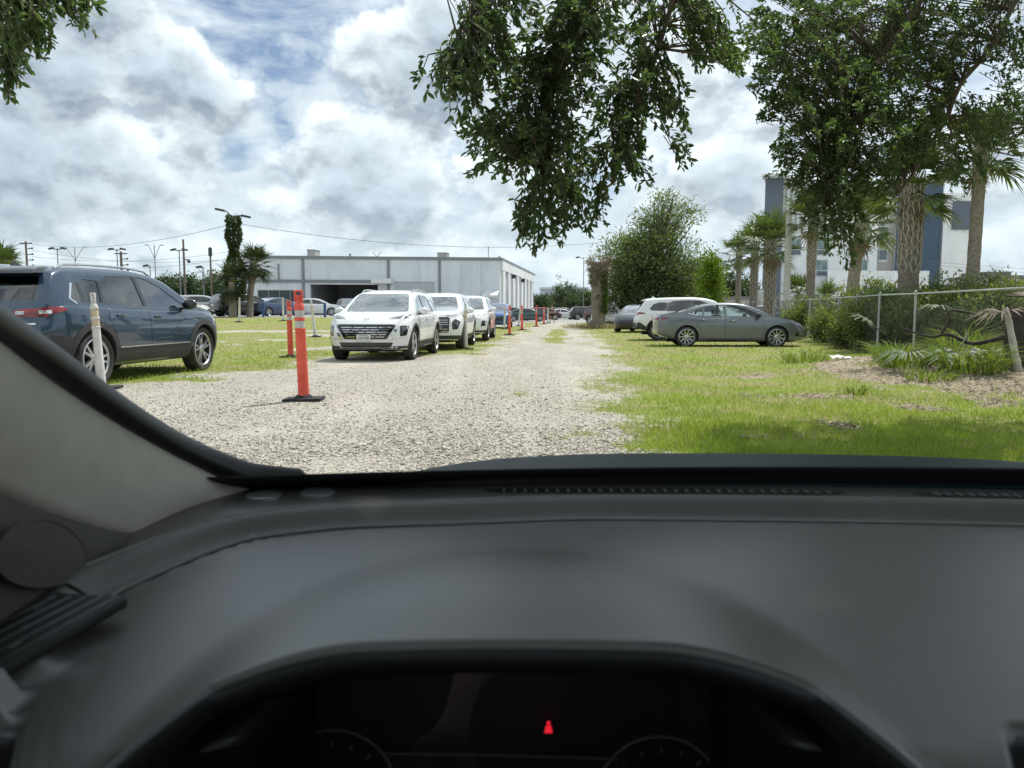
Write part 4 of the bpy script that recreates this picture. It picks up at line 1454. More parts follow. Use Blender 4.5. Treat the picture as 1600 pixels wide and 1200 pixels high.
    for blobs, kd in ((A, 0), (B, 1), (Cc, 2)):
        for px, py, rx, ry, Y, dY, n in blobs:
            for _ in range(int(n * (.82 if py > 260 else 1.12) + .5)):
                a, q = rng.uniform(0, 2 * math.pi), math.sqrt(rng.uniform(0, 1))
                p = at(px + rx * q * math.cos(a), py + ry * q * math.sin(a), Y + rng.normal(0, dY * .6))
                tips.append(p[:]); kinds.append(kd)
    tips, kinds = np.array(tips), np.array(kinds)
    # each twig springs from a little above, towards the nearest limb
    d = np.linalg.norm(tips[:, None] - LP[None], axis=2)
    near = LP[d.argmin(1)]
    dirv = unit(near - tips + np.array([0, 0, .25]))
    ln = rng.uniform(.16, .34, len(tips))[:, None]
    bases = tips + dirv * ln + rng.normal(0, .03, tips.shape)
    V, F = [], []
    for kd, nl, L, W in ((0, 17, .050, .42), (1, 20, .046, .44), (2, 16, .052, .42)):
        m = kinds == kd
        v, f = twig_leaves(tips[m], bases[m], nl, L, W, 3 + kd)
        F.append(f + sum(len(x) for x in V)); V.append(v)
    # the rest of the crown over and beside the car, out of the frame (it shades us)
    oc = []
    for cx, cy, cz, rx, ry, rz, n in ((.5, 1.2, 5.4, 3.4, 2.2, .9, 620), (5.0, 0, 5.8, 4.0, 4.0, 1.4, 700), (-2.4, .5, 4.9, 1.5, 2.0, .8, 200), (6.5, 5.0, 5.6, 2.6, 2.6, 1.0, 420), (1.5, -3.0, 5.6, 4.5, 2.5, 1.0, 420), (6.1, 9.0, 6.1, 2.4, 1.5, .6, 430), (1.6, 2.2, 4.5, 2.2, 1.3, .5, 700), (2.3, 3.0, 5.4, 2.6, 1.5, .7, 900), (3.4, 1.6, 5.0, 2.4, 1.6, .7, 700)):
        q = unit(rng.normal(0, 1, (n, 3))) * rng.uniform(.2, 1, (n, 1)) ** .5
        oc.append(q * [rx, ry, rz] + [cx, cy, cz])
    oc = np.concatenate(oc)
    v, f = twig_leaves(oc, oc + rng.normal(0, .3, oc.shape) + [0, 0, .25], 14, .14, .45, 77)
    F.append(f + sum(len(x) for x in V)); V.append(v)
    np_mesh('crown', np.concatenate(V) - off, np.concatenate(F), lm, root)
    A1, B1 = strips(bases, tips, .004, .0015)
    j = rng.permutation(len(bases))[: len(bases) // 3]
    A2, B2 = strips(near[j], bases[j], .009, .004)
    np_mesh('twigs', np.concatenate([A1, A2]) - off, np.concatenate([B1, B2 + len(A1)]), bk, root)


def cloud_leaves(center, rad, nclump, per, clump_r, L, W, seed, shell=.45, flat=.7, hole=0.0, droop=0.0):
    rng = np.random.default_rng(seed)
    q = unit(rng.normal(0, 1, (nclump * 2, 3)))
    lump = .78 + .5 * (np.sin(q[:, 0] * 4.1 + seed) * np.cos(q[:, 1] * 3.7 - seed) * np.sin(q[:, 2] * 4.9 + 2 * seed))
    rr = rng.uniform(0, 1, len(q)) ** shell
    c = (q * (rr * lump)[:, None] * np.array(rad) + np.array(center))[:nclump]
    out = unit(c - np.array(center))
    P = c[:, None] + rng.normal(0, 1, (nclump, per, 3)) * clump_r * np.array([1, 1, flat])
    D = out[:, None] * .8 + rng.normal(0, .8, P.shape)
    D[..., 2] += .25 - droop
    Nn = rng.normal(0, .8, P.shape) + np.array([0, 0, .8])
    n = nclump * per
    return leaf_arrays(P.reshape(-1, 3), D.reshape(-1, 3), Nn.reshape(-1, 3), L * rng.uniform(.6, 1.3, n), W * rng.uniform(.7, 1.2, n), .2), c


def join_blocks(bl):
    V, F, o = [], [], 0
    for v, f in bl:
        V.append(v); F.append(f + o); o += len(v)
    return np.concatenate(V), np.concatenate(F)


def leafy(name, label, cat, loc, blobs, mat, stem_mat, stem=None, group=None, partname='crown', L=.2, W=.09, seed=1, stems=None, **kw):
    """A tree, bush or shrub: trunk and limbs plus a crown of separate leaves grown in clumps."""
    root = thing(name, label, cat, loc, 0, group)
    bl, cs = [], []
    for i, (c, r, nc, per, cr) in enumerate(blobs):
        b, cc = cloud_leaves(c, r, nc, per, cr, L, W, seed * 13 + i, **kw)
        bl.append(b); cs.append(cc)
    v, f = join_blocks(bl)
    np_mesh(partname, v, f, mat, root)
    mb = MB()
    rng = np.random.default_rng(seed)
    if stem:
        r, h = stem
        top = Vector((rng.normal(0, .1), rng.normal(0, .1), h))
        mb.tube(curve([(0, 0, -.2), (r * .3, 0, h * .3), (0, r * .3, h * .7), top], 4), [r * (1.25 - .6 * i / 12) for i in range(13)], 8)
        for cc in cs:
            for k in rng.permutation(len(cc))[:10]:
                e = Vector(cc[k])
                s = Vector((0, 0, h * rng.uniform(.45, .95)))
                m = (s + e) / 2 + Vector((0, 0, -.1 * (e - s).length))
                mb.tube(curve([s, m, e], 4), [r * .42 * (1 - .85 * i / 8) + .006 for i in range(9)], 5)
    else:
        for cc in cs:
            for k in rng.permutation(len(cc))[:9]:
                e = Vector(cc[k])
                s = Vector((e.x * .3, e.y * .3, -.05))
                mb.tube([s, (s + e) / 2 + Vector((0, 0, .1)), e], [.025, .016, .005], 4)
    mb.build('trunk' if stem else 'stem', stem_mat, root)
    return root


# ------------------------------------------------------------------ palms
def frond_block(base, az, elv, R_, n, rng, droop=.55, plw=.048, pet=.55):
    """A fan frond: leaf stalk, then blades fanned about its end, tips hanging."""
    d = np.array([math.cos(az) * math.cos(elv), math.sin(az) * math.cos(elv), math.sin(elv)])
    side = np.array([-math.sin(az), math.cos(az), 0])
    up = np.cross(d, side) * -1
    if up[2] < 0: up = -up
    p1 = base + d * R_ * pet + np.array([0, 0, -.06 * R_])
    th = np.linspace(-1.75, 1.75, n) + rng.normal(0, .05, n)
    D = np.cos(th)[:, None] * d + np.sin(th)[:, None] * side + up * (.10 + .16 * np.abs(np.sin(th)))[:, None]
    D = unit(D)
    Ln = R_ * (.62 - .16 * np.abs(th) / 1.75) * rng.uniform(.85, 1.1, n)
    mid = p1 + D * Ln[:, None] * .55
    drop = np.zeros((n, 3)); drop[:, 2] = -droop * (.6 + .6 * rng.uniform(0, 1, n))
    tip = mid + unit(D + drop) * Ln[:, None] * .5
    S = unit(np.cross(D, up))
    w = plw * R_
    p0 = np.broadcast_to(p1, mid.shape)
    v = np.stack([p0 - S * w * .25, p0 + S * w * .25, mid + S * w * .5, mid - S * w * .5, tip + S * .004, tip - S * .004], 1).reshape(-1, 3)
    b = np.arange(n)[:, None] * 6
    f = np.concatenate([b + [[0, 1, 2, 3]], b + [[3, 2, 4, 5]]])
    sv, sf = strips(np.array([base]), np.array([p1]), .022 * R_, .012 * R_)
    return join_blocks([(v, f), (sv, sf)])


def palm(label, px, Y, h, r, crown, boots=0.0, nf=30, nb=20, seed=1, group='cabbage palms along the fence', lean=(0, 0), droop=.55, dead=5, crownz=0, name='palm_tree', bootcol=None, minel=-.7, leaf=None):
    x = (px - 800) / F_PX * Y
    z0 = tz(x, Y)
    root = thing(name, label, 'palm tree', (x, Y, z0), 0, group)
    rng = np.random.default_rng(seed)
    top = Vector((lean[0], lean[1], h))
    pts = curve([(0, 0, -.3), (lean[0] * .15, lean[1] * .15, h * .35), (lean[0] * .55, lean[1] * .55, h * .7), top], 10)
    rad = []
    for i, p in enumerate(pts):
        t = i / (len(pts) - 1)
        rad.append(r * (1.18 - .5 * t if t < .12 else 1.12 - .12 * t) * (1 + .03 * math.sin(i * 2.3)))
    mb = MB()
    mb.tube(pts, rad, 14)
    mb.build('trunk', bark('palm_bark_dark', (.19, .16, .13), 14) if boots > .4 else bark('palm_bark', (.25, .215, .17), 14), root)
    if boots > 0:
        bb = MB()
        nrow = int(boots * h / (r * .62))
        for i in range(nrow):
            t = 1 - boots + boots * (i + .5) / nrow
            k = min(int(t * (len(pts) - 1)), len(pts) - 2)
            f_ = t * (len(pts) - 1) - k
            c = pts[k].lerp(pts[k + 1], f_)
            for j in range(6):
                a = 2 * math.pi * (j + .5 * (i % 2)) / 6 + rng.normal(0, .06)
                o, s = Vector((math.cos(a), math.sin(a), 0)), Vector((-math.sin(a), math.cos(a), 0))
                b0 = c + o * r * .85
                w, hh, out = r * .36, r * rng.uniform(1.1, 1.45), r * rng.uniform(.38, .58)
                for sg in (-1, 1):                        # a split leaf base: two legs meeting in a blunt stub
                    e0, e1 = b0 + s * w * 1.45 * sg, b0 + s * w * .75 * sg
                    u = Vector((0, 0, hh))
                    tp = b0 + u + o * out
                    bb.add([e0, e1 + o * r * .1, tp + s * w * .1 * sg, tp + s * w * .45 * sg - Vector((0, 0, .02)), e0 + o * r * .12, tp + s * w * .3 * sg + Vector((0, 0, .03)) + o * .02],
                           [[0, 1, 2, 3], [0, 3, 5, 4], [1, 4, 5, 2]])
        bb.build('leaf_bases', bootcol or pmat('palm_boot', (.40, .36, .30), .9, var=.3, vscale=9, bump=.4, bscale=50), root, 30)
    bl = []
    bs = np.array(top[:])
    for i in range(nf):
        el_ = minel + (1.45 - minel) * ((i + .5) / nf) ** .9
        bl.append(frond_block(bs + np.array([0, 0, rng.uniform(-.25, .15) + crownz]), i * 2.399 + rng.normal(0, .2), el_ + rng.normal(0, .08), crown * rng.uniform(.85, 1.08), nb, rng, droop))
    v, f = join_blocks(bl)
    np_mesh('crown', v, f, leaf or leafmat('palm_leaf', (.045, .075, .028), (.17, .22, .075), .25, .8, .45), root)
    if dead:
        bl = [frond_block(bs + np.array([0, 0, -.25]), rng.uniform(0, 6.28), rng.uniform(-1.45, -1.0), crown * rng.uniform(.5, .75), 12, rng, .9) for _ in range(dead)]
        v, f = join_blocks(bl)
        np_mesh('dead_fronds', v, f, leafmat('dead_frond', (.16, .115, .07), (.32, .25, .16), .15, 1.0, .8), root)
    return root


def build_vegetation():
    bk = bark('grey_bark', (.16, .14, .12))
    # ---- bushy tree in the middle distance
    lm = leafmat('cedar_leaf', (.045, .075, .035), (.25, .31, .14), .42, .35, .6)
    x, Y = (1012 - 800) / F_PX * 55, 55
    leafy('bushy_tree', 'large feathery dark green tree behind the bare palm stump', 'tree', (x, Y, tz(x, Y)),
          [((0, 0, 4.3), (4.0, 3.6, 3.3), 520, 26, .42), ((.6, 0, 7.2), (2.5, 2.2, 1.9), 170, 20, .36), ((2.2, 0, 3.4), (2.9, 2.5, 2.7), 230, 24, .4), ((-1.7, -.3, 2.9), (2.2, 2.2, 2.6), 260, 24, .38), ((-1.2, 0, 5.2), (2.6, 2.2, 1.9), 170, 22, .38), ((2.4, 0, 8.0), (1.9, 1.4, 1.3), 60, 14, .32), ((1.0, .0, 9.2), (1.1, 1.0, .9), 34, 14, .26), ((.5, -.6, 1.7), (4.4, 2.2, 1.4), 220, 24, .4)],
          lm, bk, (.28, 5.5), L=.26, W=.085, seed=3)
    lb = leafmat('vine_leaf', (.07, .13, .015), (.26, .36, .035), .35, .9, .5)
    x, Y = (1108 - 800) / F_PX * 46, 46
    leafy('creeper_mound', 'bright yellow-green creeper smothering a post beside the bushy tree', 'climbing plant', (x, Y, tz(x, Y)),
          [((0, 0, 2.6), (1.0, .9, 2.2), 150, 22, .22), ((.1, 0, 3.7), (.75, .7, .9), 60, 20, .2), ((-.3, -.2, 1.2), (1.4, 1.0, 1.2), 90, 20, .24)], lb, bk, (.12, 3.5), L=.15, W=.10, seed=8)
    # ---- far trees at the end of the drive and across the left horizon
    fm = leafmat('far_leaf', (.03, .055, .022), (.11, .155, .06), .2, .25, .6)
    far = [(842, 150, 3.2, 4.6, 'dark round tree at the warehouse end of the drive'), (868, 170, 3.4, 5.2, 'broad pale green tree in front of the far pale building'), (884, 165, 4.6, 8.0, 'tallest round tree at the end of the drive'),
           (903, 160, 3.8, 5.6, 'low tree left of the tall thin pole at the end of the drive'), (928, 120, 3.2, 4.6, 'small tree just behind the bare palm stump'),
           (257, 120, 2.0, 6.4, 'small clipped round tree far off between the lamp posts'), (282, 125, 2.2, 6.6, 'dark round palm-like tree beside the bare utility pole'), (303, 122, 2.4, 6.6, 'half brown tree next to the bare utility pole'), (345, 110, 2.8, 6.0, 'low bushy tree beneath the thin dark pole'), (326, 120, 2.0, 6.0, 'small tree under the double lamp post'),
           (1090, 90, 4.0, 7.5, 'tree rising behind the bright green creeper'), (1075, 84, 3.6, 6.6, 'dark tree behind the large feathery tree'), (1135, 95, 3.2, 6.6, 'tall grey-green tree beyond the first palms'), (1168, 100, 3.0, 5.0, 'low tree by the hotel corner behind the palms')]
    for i, (px, Y, w, h, lab) in enumerate(far):
        x = (px - 800) / F_PX * Y
        leafy('tree', lab, 'tree', (x, Y, tz(x, Y)), [((0, 0, h * .66), (w * .9, w * .9, h * .36), 110, 16, .42), ((w * .3, 0, h * .5), (w * .7, w * .7, h * .3), 60, 16, .4), ((-w * .35, 0, h * .48), (w * .6, w * .6, h * .26), 50, 16, .4)],
              fm, bk, (.16, h * .6), L=.42, W=.2, seed=20 + i, group='distant trees')
    # ---- palms behind the fence, left to right
    palm('thin palm standing leftmost in the row behind the fence', 1151, 60, 5.6, .20, 1.9, .25, 26, 16, 2)
    palm('second palm from the creeper with a grey criss-cross trunk', 1175, 52, 5.6, .215, 2.0, .8, 28, 18, 3)
    palm('third palm from the creeper, thick criss-cross trunk beside the concrete pole', 1200, 44, 5.0, .27, 2.1, .95, 30, 18, 4)
    palm('palm partly behind the concrete pole with a criss-cross trunk below hanging oak leaves', 1263, 40, 6.0, .20, 1.9, .5, 28, 18, 5)
    palm('smooth trunked palm below the lowest hanging oak leaves', 1325, 30, 4.6, .21, 1.75, .15, 24, 20, 6, lean=(.35, 0))
    palm('thick palm with a bold criss-cross trunk before the dark blue hotel wall', 1414, 21.5, 4.65, .25, 1.45, .58, 30, 24, 7, droop=.6)
    palm('tall palm with a smooth slim trunk beside the hotel end wall', 1513, 20.5, 5.35, .15, 1.35, .22, 24, 24, 8, dead=3, lean=(.05, 0))
    palm('young low palm between concrete pole and criss-cross trunks', 1245, 48, 2.2, .22, 1.5, 0, 20, 16, 9, dead=2)
    palm('young low palm at the foot of the hotel windows', 1290, 52, 2.0, .22, 1.4, 0, 20, 16, 10, dead=2)
    palm('palm crown showing above the roof of the slate blue crossover', 14, 52, 3.5, .25, 1.8, .3, 28, 18, 11, group='far palms on the left')
    palm('dark palm leaning from the vine covered pole', 392, 58, 4.1, .22, 1.65, .2, 44, 18, 12, group='far palms on the left', lean=(.5, 0), minel=-1.25, leaf=leafmat('palm_leaf_dark', (.025, .042, .02), (.095, .125, .055), .2, .8, .5))
    palm('low palm in front of the vine covered pole', 366, 57, 2.6, .25, 1.7, 0, 34, 16, 13, group='far palms on the left', minel=-1.25, leaf=leafmat('palm_leaf_dark', (.025, .042, .02), (.095, .125, .055), .2, .8, .5))
    # ---- bare palm stump by the drive
    Y = 50
    x = (934 - 800) / F_PX * Y
    root = thing('palm_stump', 'headless palm trunk topped by a shaggy mop of dead fibre beside the drive', 'palm stump', (x, Y, tz(x, Y)))
    mb = MB()
    mb.tube(curve([(.1, 0, -.2), (.05, 0, .6), (-.02, 0, 2.0), (0, 0, 4.3)], 8), [.64, .56, .50] + [.45] * 22, 16)
    mb.build('trunk', bark('stump_bark', (.20, .168, .135), 10), root)
    rng = np.random.default_rng(4)
    n = 900
    a = rng.uniform(0, 6.28, n)
    P = np.stack([np.cos(a) * .43, np.sin(a) * .43, rng.uniform(2.9, 4.55, n)], 1)
    D = np.stack([np.cos(a) * .8, np.sin(a) * .8, rng.normal(-.2, .9, n)], 1)
    hi = P[:, 2] > 3.8
    v, f = leaf_arrays(P, D, rng.normal(0, 1, (n, 3)), np.where(hi, .62, .4) * rng.uniform(.6, 1.1, n), .05, .2)
    np_mesh('dead_fibre', v, f, leafmat('dead_fibre', (.15, .12, .09), (.37, .31, .235), .15, 1.0, .9), root)
    n = 420
    a = rng.normal(-.5, .6, n)
    P = np.stack([np.cos(a) * .49, np.sin(a) * .49, rng.uniform(1.0, 3.6, n)], 1)
    v, f = leaf_arrays(P, np.stack([np.cos(a) * .5, np.sin(a) * .5, rng.normal(-.4, .4, n)], 1), rng.normal(0, 1, (n, 3)), .20, .12, .2)
    np_mesh('creeper', v, f, leafmat('trunk_vine', (.03, .06, .012), (.14, .20, .04), .25, .6, .5), root)
    n = 500
    a = rng.uniform(0, 6.28, n); rr = rng.uniform(.4, 1.9, n)
    X_, Y_ = np.cos(a) * rr * 1.2, np.sin(a) * rr * .7
    v, f = leaf_arrays(np.stack([X_, Y_, np.zeros(n)], 1), np.stack([rng.normal(0, .8, n), rng.normal(0, .8, n), np.full(n, .7)], 1), rng.normal(0, 1, (n, 3)), .45, .05, .2)
    tag(np_mesh('dry_grass', v + np.array([x, Y, tz(x, Y)]), f, leafmat('dry_grass_blade', (.20, .16, .09), (.42, .36, .22), .2, 1, .8)), 'dry tan grass tuft round the foot of the bare palm stump', 'dry grass', kind='stuff')
    # ---- shrubs behind the fence
    sm = leafmat('shrub_leaf', (.065, .095, .042), (.27, .325, .13), .45, .9, .5)
    sh = [(1252, 33, 1.1, 1.5, 'narrow shrub behind the fence nearest the sedan bonnet'), (1295, 27, .9, 1.1, 'low thin shrub by the leaning fence post'), (1345, 24, 1.1, 1.9, 'dense shrub between the smooth and the thick palm'), (1385, 22, 1.2, 1.75, 'spreading shrub at the foot of the thick palm'),
          (1332, 22.5, .9, 1.2, 'low shrub in front of the smooth trunked palm'), (1408, 20.5, .9, 1.4, 'small shrub against the fence before the thick palm'), (1470, 19.6, 1.25, 1.7, 'dark shrub just right of the thick palm'), (1515, 19.2, 1.15, 1.65, 'bushy shrub hiding the foot of the tall slim palm'), (1562, 19.4, 1.2, 1.6, 'shrub between the tall slim palm and the heap of fronds'),
          (1600, 19, 1.4, 1.9, 'bright shrub at the edge above the fence rail'), (1660, 18, 1.4, 1.8, 'shrub behind the fence past the heap of fronds'), (1365, 20.6, 1.0, 1.5, 'rounded shrub pressed against the fence under the thick palm'), (1440, 19.4, 1.1, 1.65, 'leafy shrub between the thick palm and the next dark shrub'), (1492, 18.4, 1.1, 1.6, 'shrub close behind the fence left of the tall slim palm'), (1540, 17.6, 1.1, 1.6, 'shrub close behind the fence right of the tall slim palm'), (1312, 25.5, 1.0, 1.4, 'shrub filling the gap right of the leaning fence post'), (1275, 40, 1.2, 1.8, 'shrub in front of the low hotel wall behind the leaning post'), (1430, 36, 1.4, 1.5, 'grey-green bush before the hotel car park')]
    for i, (px, Y, w, h, lab) in enumerate(sh):
        x = (px - 800) / F_PX * Y
        leafy('shrub', lab, 'shrub', (x, Y, tz(x, Y)), [((0, 0, h * .55), (w * .9, w * .7, h * .52), 210, 20, .13), ((w * .3, 0, h * .8), (w * .45, w * .4, h * .42), 80, 18, .11), ((-w * .4, 0, h * .4), (w * .5, w * .5, h * .4), 60, 18, .12)],
              sm, bk, None, L=.12, W=.045, seed=50 + i, group='shrubs behind the fence', partname='foliage', droop=-.4)
    # ---- heap of cut fronds, logs and tall grass on the mulch mound
    tg = leafmat('tall_grass_blade', (.09, .14, .03), (.30, .38, .10), .35, 1.1, .6)
    rng = np.random.default_rng(15)
    for i, (x, Y, n, h, sp, lab) in enumerate([(6.55, 12.6, 260, .55, .38, 'tall grass tuft at the top of the mulch mound'), (7.05, 11.6, 320, .62, .45, 'thick grass clump hanging beside the pale log'), (6.9, 13.6, 220, .5, .4, 'grass clump near the fence foot on the mound'), (7.7, 12.9, 200, .7, .4, 'tall grass behind the dark stump'),
                                          (6.2, 11.2, 130, .28, .3, 'short grass tuft lower on the mulch mound'), (4.55, 10.0, 60, .22, .1, 'small stray grass tuft on bare mulch'), (6.0, 15.6, 160, .45, .45, 'grass tuft against the fence before the leaning post')]):
        a = rng.uniform(0, 6.28, n)
        r_ = sp * np.sqrt(rng.uniform(0, 1, n))
        P = np.stack([np.cos(a) * r_, np.sin(a) * r_, np.zeros(n)], 1)
        D1 = np.stack([np.cos(a) * .45, np.sin(a) * .45, np.ones(n)], 1) + rng.normal(0, .25, (n, 3))
        L1 = h * rng.uniform(.5, 1.1, n)
        mid = P + unit(D1) * L1[:, None] * .6
        D2 = unit(D1) + np.stack([np.cos(a) * .7, np.sin(a) * .7, np.full(n, -.7)], 1)
        S = unit(np.cross(D1, rng.normal(0, 1, (n, 3)))) * .009
        tip = mid + unit(D2) * L1[:, None] * .5
        v = np.stack([P - S, P + S, mid + S * .8, mid - S * .8, tip + S * .1, tip - S * .1], 1).reshape(-1, 3)
        b = np.arange(n)[:, None] * 6
        f = np.concatenate([b + [[0, 1, 2, 3]], b + [[3, 2, 4, 5]]])
        o = np_mesh('grass_clump', v, f, tg)
        o.location = (x, Y, tz(x, Y) - .02)
        tag(o, lab, 'grass clump', 'grass clumps on the mulch mound')
    fr = leafmat('cut_frond', (.05, .085, .05), (.20, .255, .155), .2, 1.0, .5)
    for i, (x, Y, z, az, el_, R_, lab, mt) in enumerate([(6.75, 12.3, .35, 3.5, -.15, .75, 'grey-green cut palm frond drooping over the grass', fr), (7.25, 12.1, .5, 3.9, -.5, .8, 'cut palm frond spilling down beside the pale log', fr), (6.35, 12.9, .55, 2.6, .65, .6, 'cut frond standing up from the mound', fr),
                                                     (7.88, 11.75, .95, 3.5, -.2, .75, 'brown dead frond draped over the dark stump', 0), (7.75, 12.0, 1.05, .3, .1, .8, 'dead frond on top of the dark stump pointing away', 0), (7.45, 12.6, .85, 2.9, .1, .6, 'arched grey frond in front of the fence', fr)]):
        bl = [frond_block(np.zeros(3), az, el_, R_ * 1.2, 22, rng, .7, .04, .5)]
        v, f = join_blocks(bl)
        o = np_mesh('palm_frond', v, f, mt or leafmat('rotten_frond', (.07, .052, .036), (.20, .155, .11), .15, 1.0, .8))
        o.location = (x, Y, tz(x, Y) + z)
        tag(o, lab, 'palm frond', 'cut fronds on the mound')
    mb = MB()
    mb.tube(curve([(7.90, 11.75, tz(7.9, 11.75) - .1), (7.87, 11.8, .55), (7.92, 11.85, 1.14)], 6), [.26, .24, .22, .21, .21, .2, .2, .2, .2, .19, .19, .18, .16], 14)
    o = mb.build('tree_stump', bark('dark_bark', (.055, .045, .038)))
    tag(o, 'dark rotting stump standing at the edge of the mulch mound', 'tree stump')
    mb = MB()
    mb.tube(curve([(7.58, 11.3, tz(7.5, 11.3) - .05), (7.55, 11.38, .45), (7.47, 11.45, .95), (7.43, 11.5, 1.16)], 6), [.058 - .0012 * i + .004 * math.sin(i * 1.7) for i in range(19)], 10)
    o = mb.build('log', bark('pale_bark', (.50, .47, .42)))
    tag(o, 'pale peeling log leaning upright against the dark stump', 'log')
    mb = MB()
    mb.tube(curve([(7.6, 11.7, .72), (7.25, 11.95, .60), (6.95, 12.1, .74), (6.7, 12.2, .70), (6.3, 12.3, .84)], 5), [.038 - .0013 * i + .003 * math.sin(i * 2.1) for i in range(21)], 8)
    mb.tube(curve([(6.85, 12.15, .76), (6.95, 12.1, .95), (6.98, 12.15, 1.12), (7.4, 12.1, 1.06)], 5), .022, 6)
    o = mb.build('dead_branch', bark('dark_bark', (.055, .045, .038)))
    tag(o, 'bare forked branch lying across the heap towards the fence', 'branch')
    # a scrap of pale litter on the lawn
    b = bmesh.new()
    bmesh.ops.create_grid(b, x_segments=7, y_segments=5, size=.5)
    for v in b.verts:
        v.co = Vector((v.co.x * .42, v.co.y * .26, .035 + .05 * mnoise.noise(v.co * 5) + .03 * mnoise.noise(v.co * 11)))
    me = bpy.data.meshes.new('litter'); b.to_mesh(me); b.free(); smooth(me, 30)
    o = link('litter', me, pmat('litter_paper', (.62, .64, .64), .7, var=.1, vscale=8))
    x, Y = (1312 - 800) / F_PX * 15.2, 15.2
    o.location, o.rotation_euler = (x, Y, tz(x, Y) + .03), (.1, .05, .3)
    tag(o, 'crumpled pale scrap of litter lying on the lawn before the mulch', 'litter')
# ================================================================== BUILDINGS, POLES, FENCE, BOLLARDS, PERSON
def hexa(mb, P, s0, s1, d0, d1, z0, z1, mi=0):
    v = [P(s0, d0, z0), P(s1, d0, z0), P(s1, d1, z0), P(s0, d1, z0), P(s0, d0, z1), P(s1, d0, z1), P(s1, d1, z1), P(s0, d1, z1)]
    mb.add(v, [[0, 3, 2, 1], [4, 5, 6, 7], [0, 1, 5, 4], [1, 2, 6, 5], [2, 3, 7, 6], [3, 0, 4, 7]], mi)


def streak(name, col, low):
    """Painted masonry with rain streaks and grime of its own."""
    if name in MATS: return MATS[name]
    m = pmat(name, col, .85, var=.03, vscale=.4, bump=.15, bscale=6)
    t = m.node_tree
    b = [n for n in t.nodes if n.type == 'BSDF_PRINCIPLED'][0]
    src = b.inputs['Base Color'].links[0].from_socket
    tc = N(t, 'ShaderNodeTexCoord')
    mp = N(t, 'ShaderNodeMapping')
    mp.inputs['Scale'].default_value = (1.4, 1.4, .13)
    t.links.new(tc.outputs['Object'], mp.inputs[0])
    n1 = noise_node(t, 1.0, 6, .65, vec=mp.outputs[0])
    n2 = noise_node(t, .25, 4, .6)
    f = ramp(t, mth(t, 'MULTIPLY_ADD', n1.outputs['Fac'], .6, mth(t, 'MULTIPLY', n2.outputs['Fac'], .4)), [(.48, 0.0), (.66, .85)])
    t.links.new(mixc(t, f.outputs[0], src, low), b.inputs['Base Color'])
    return m


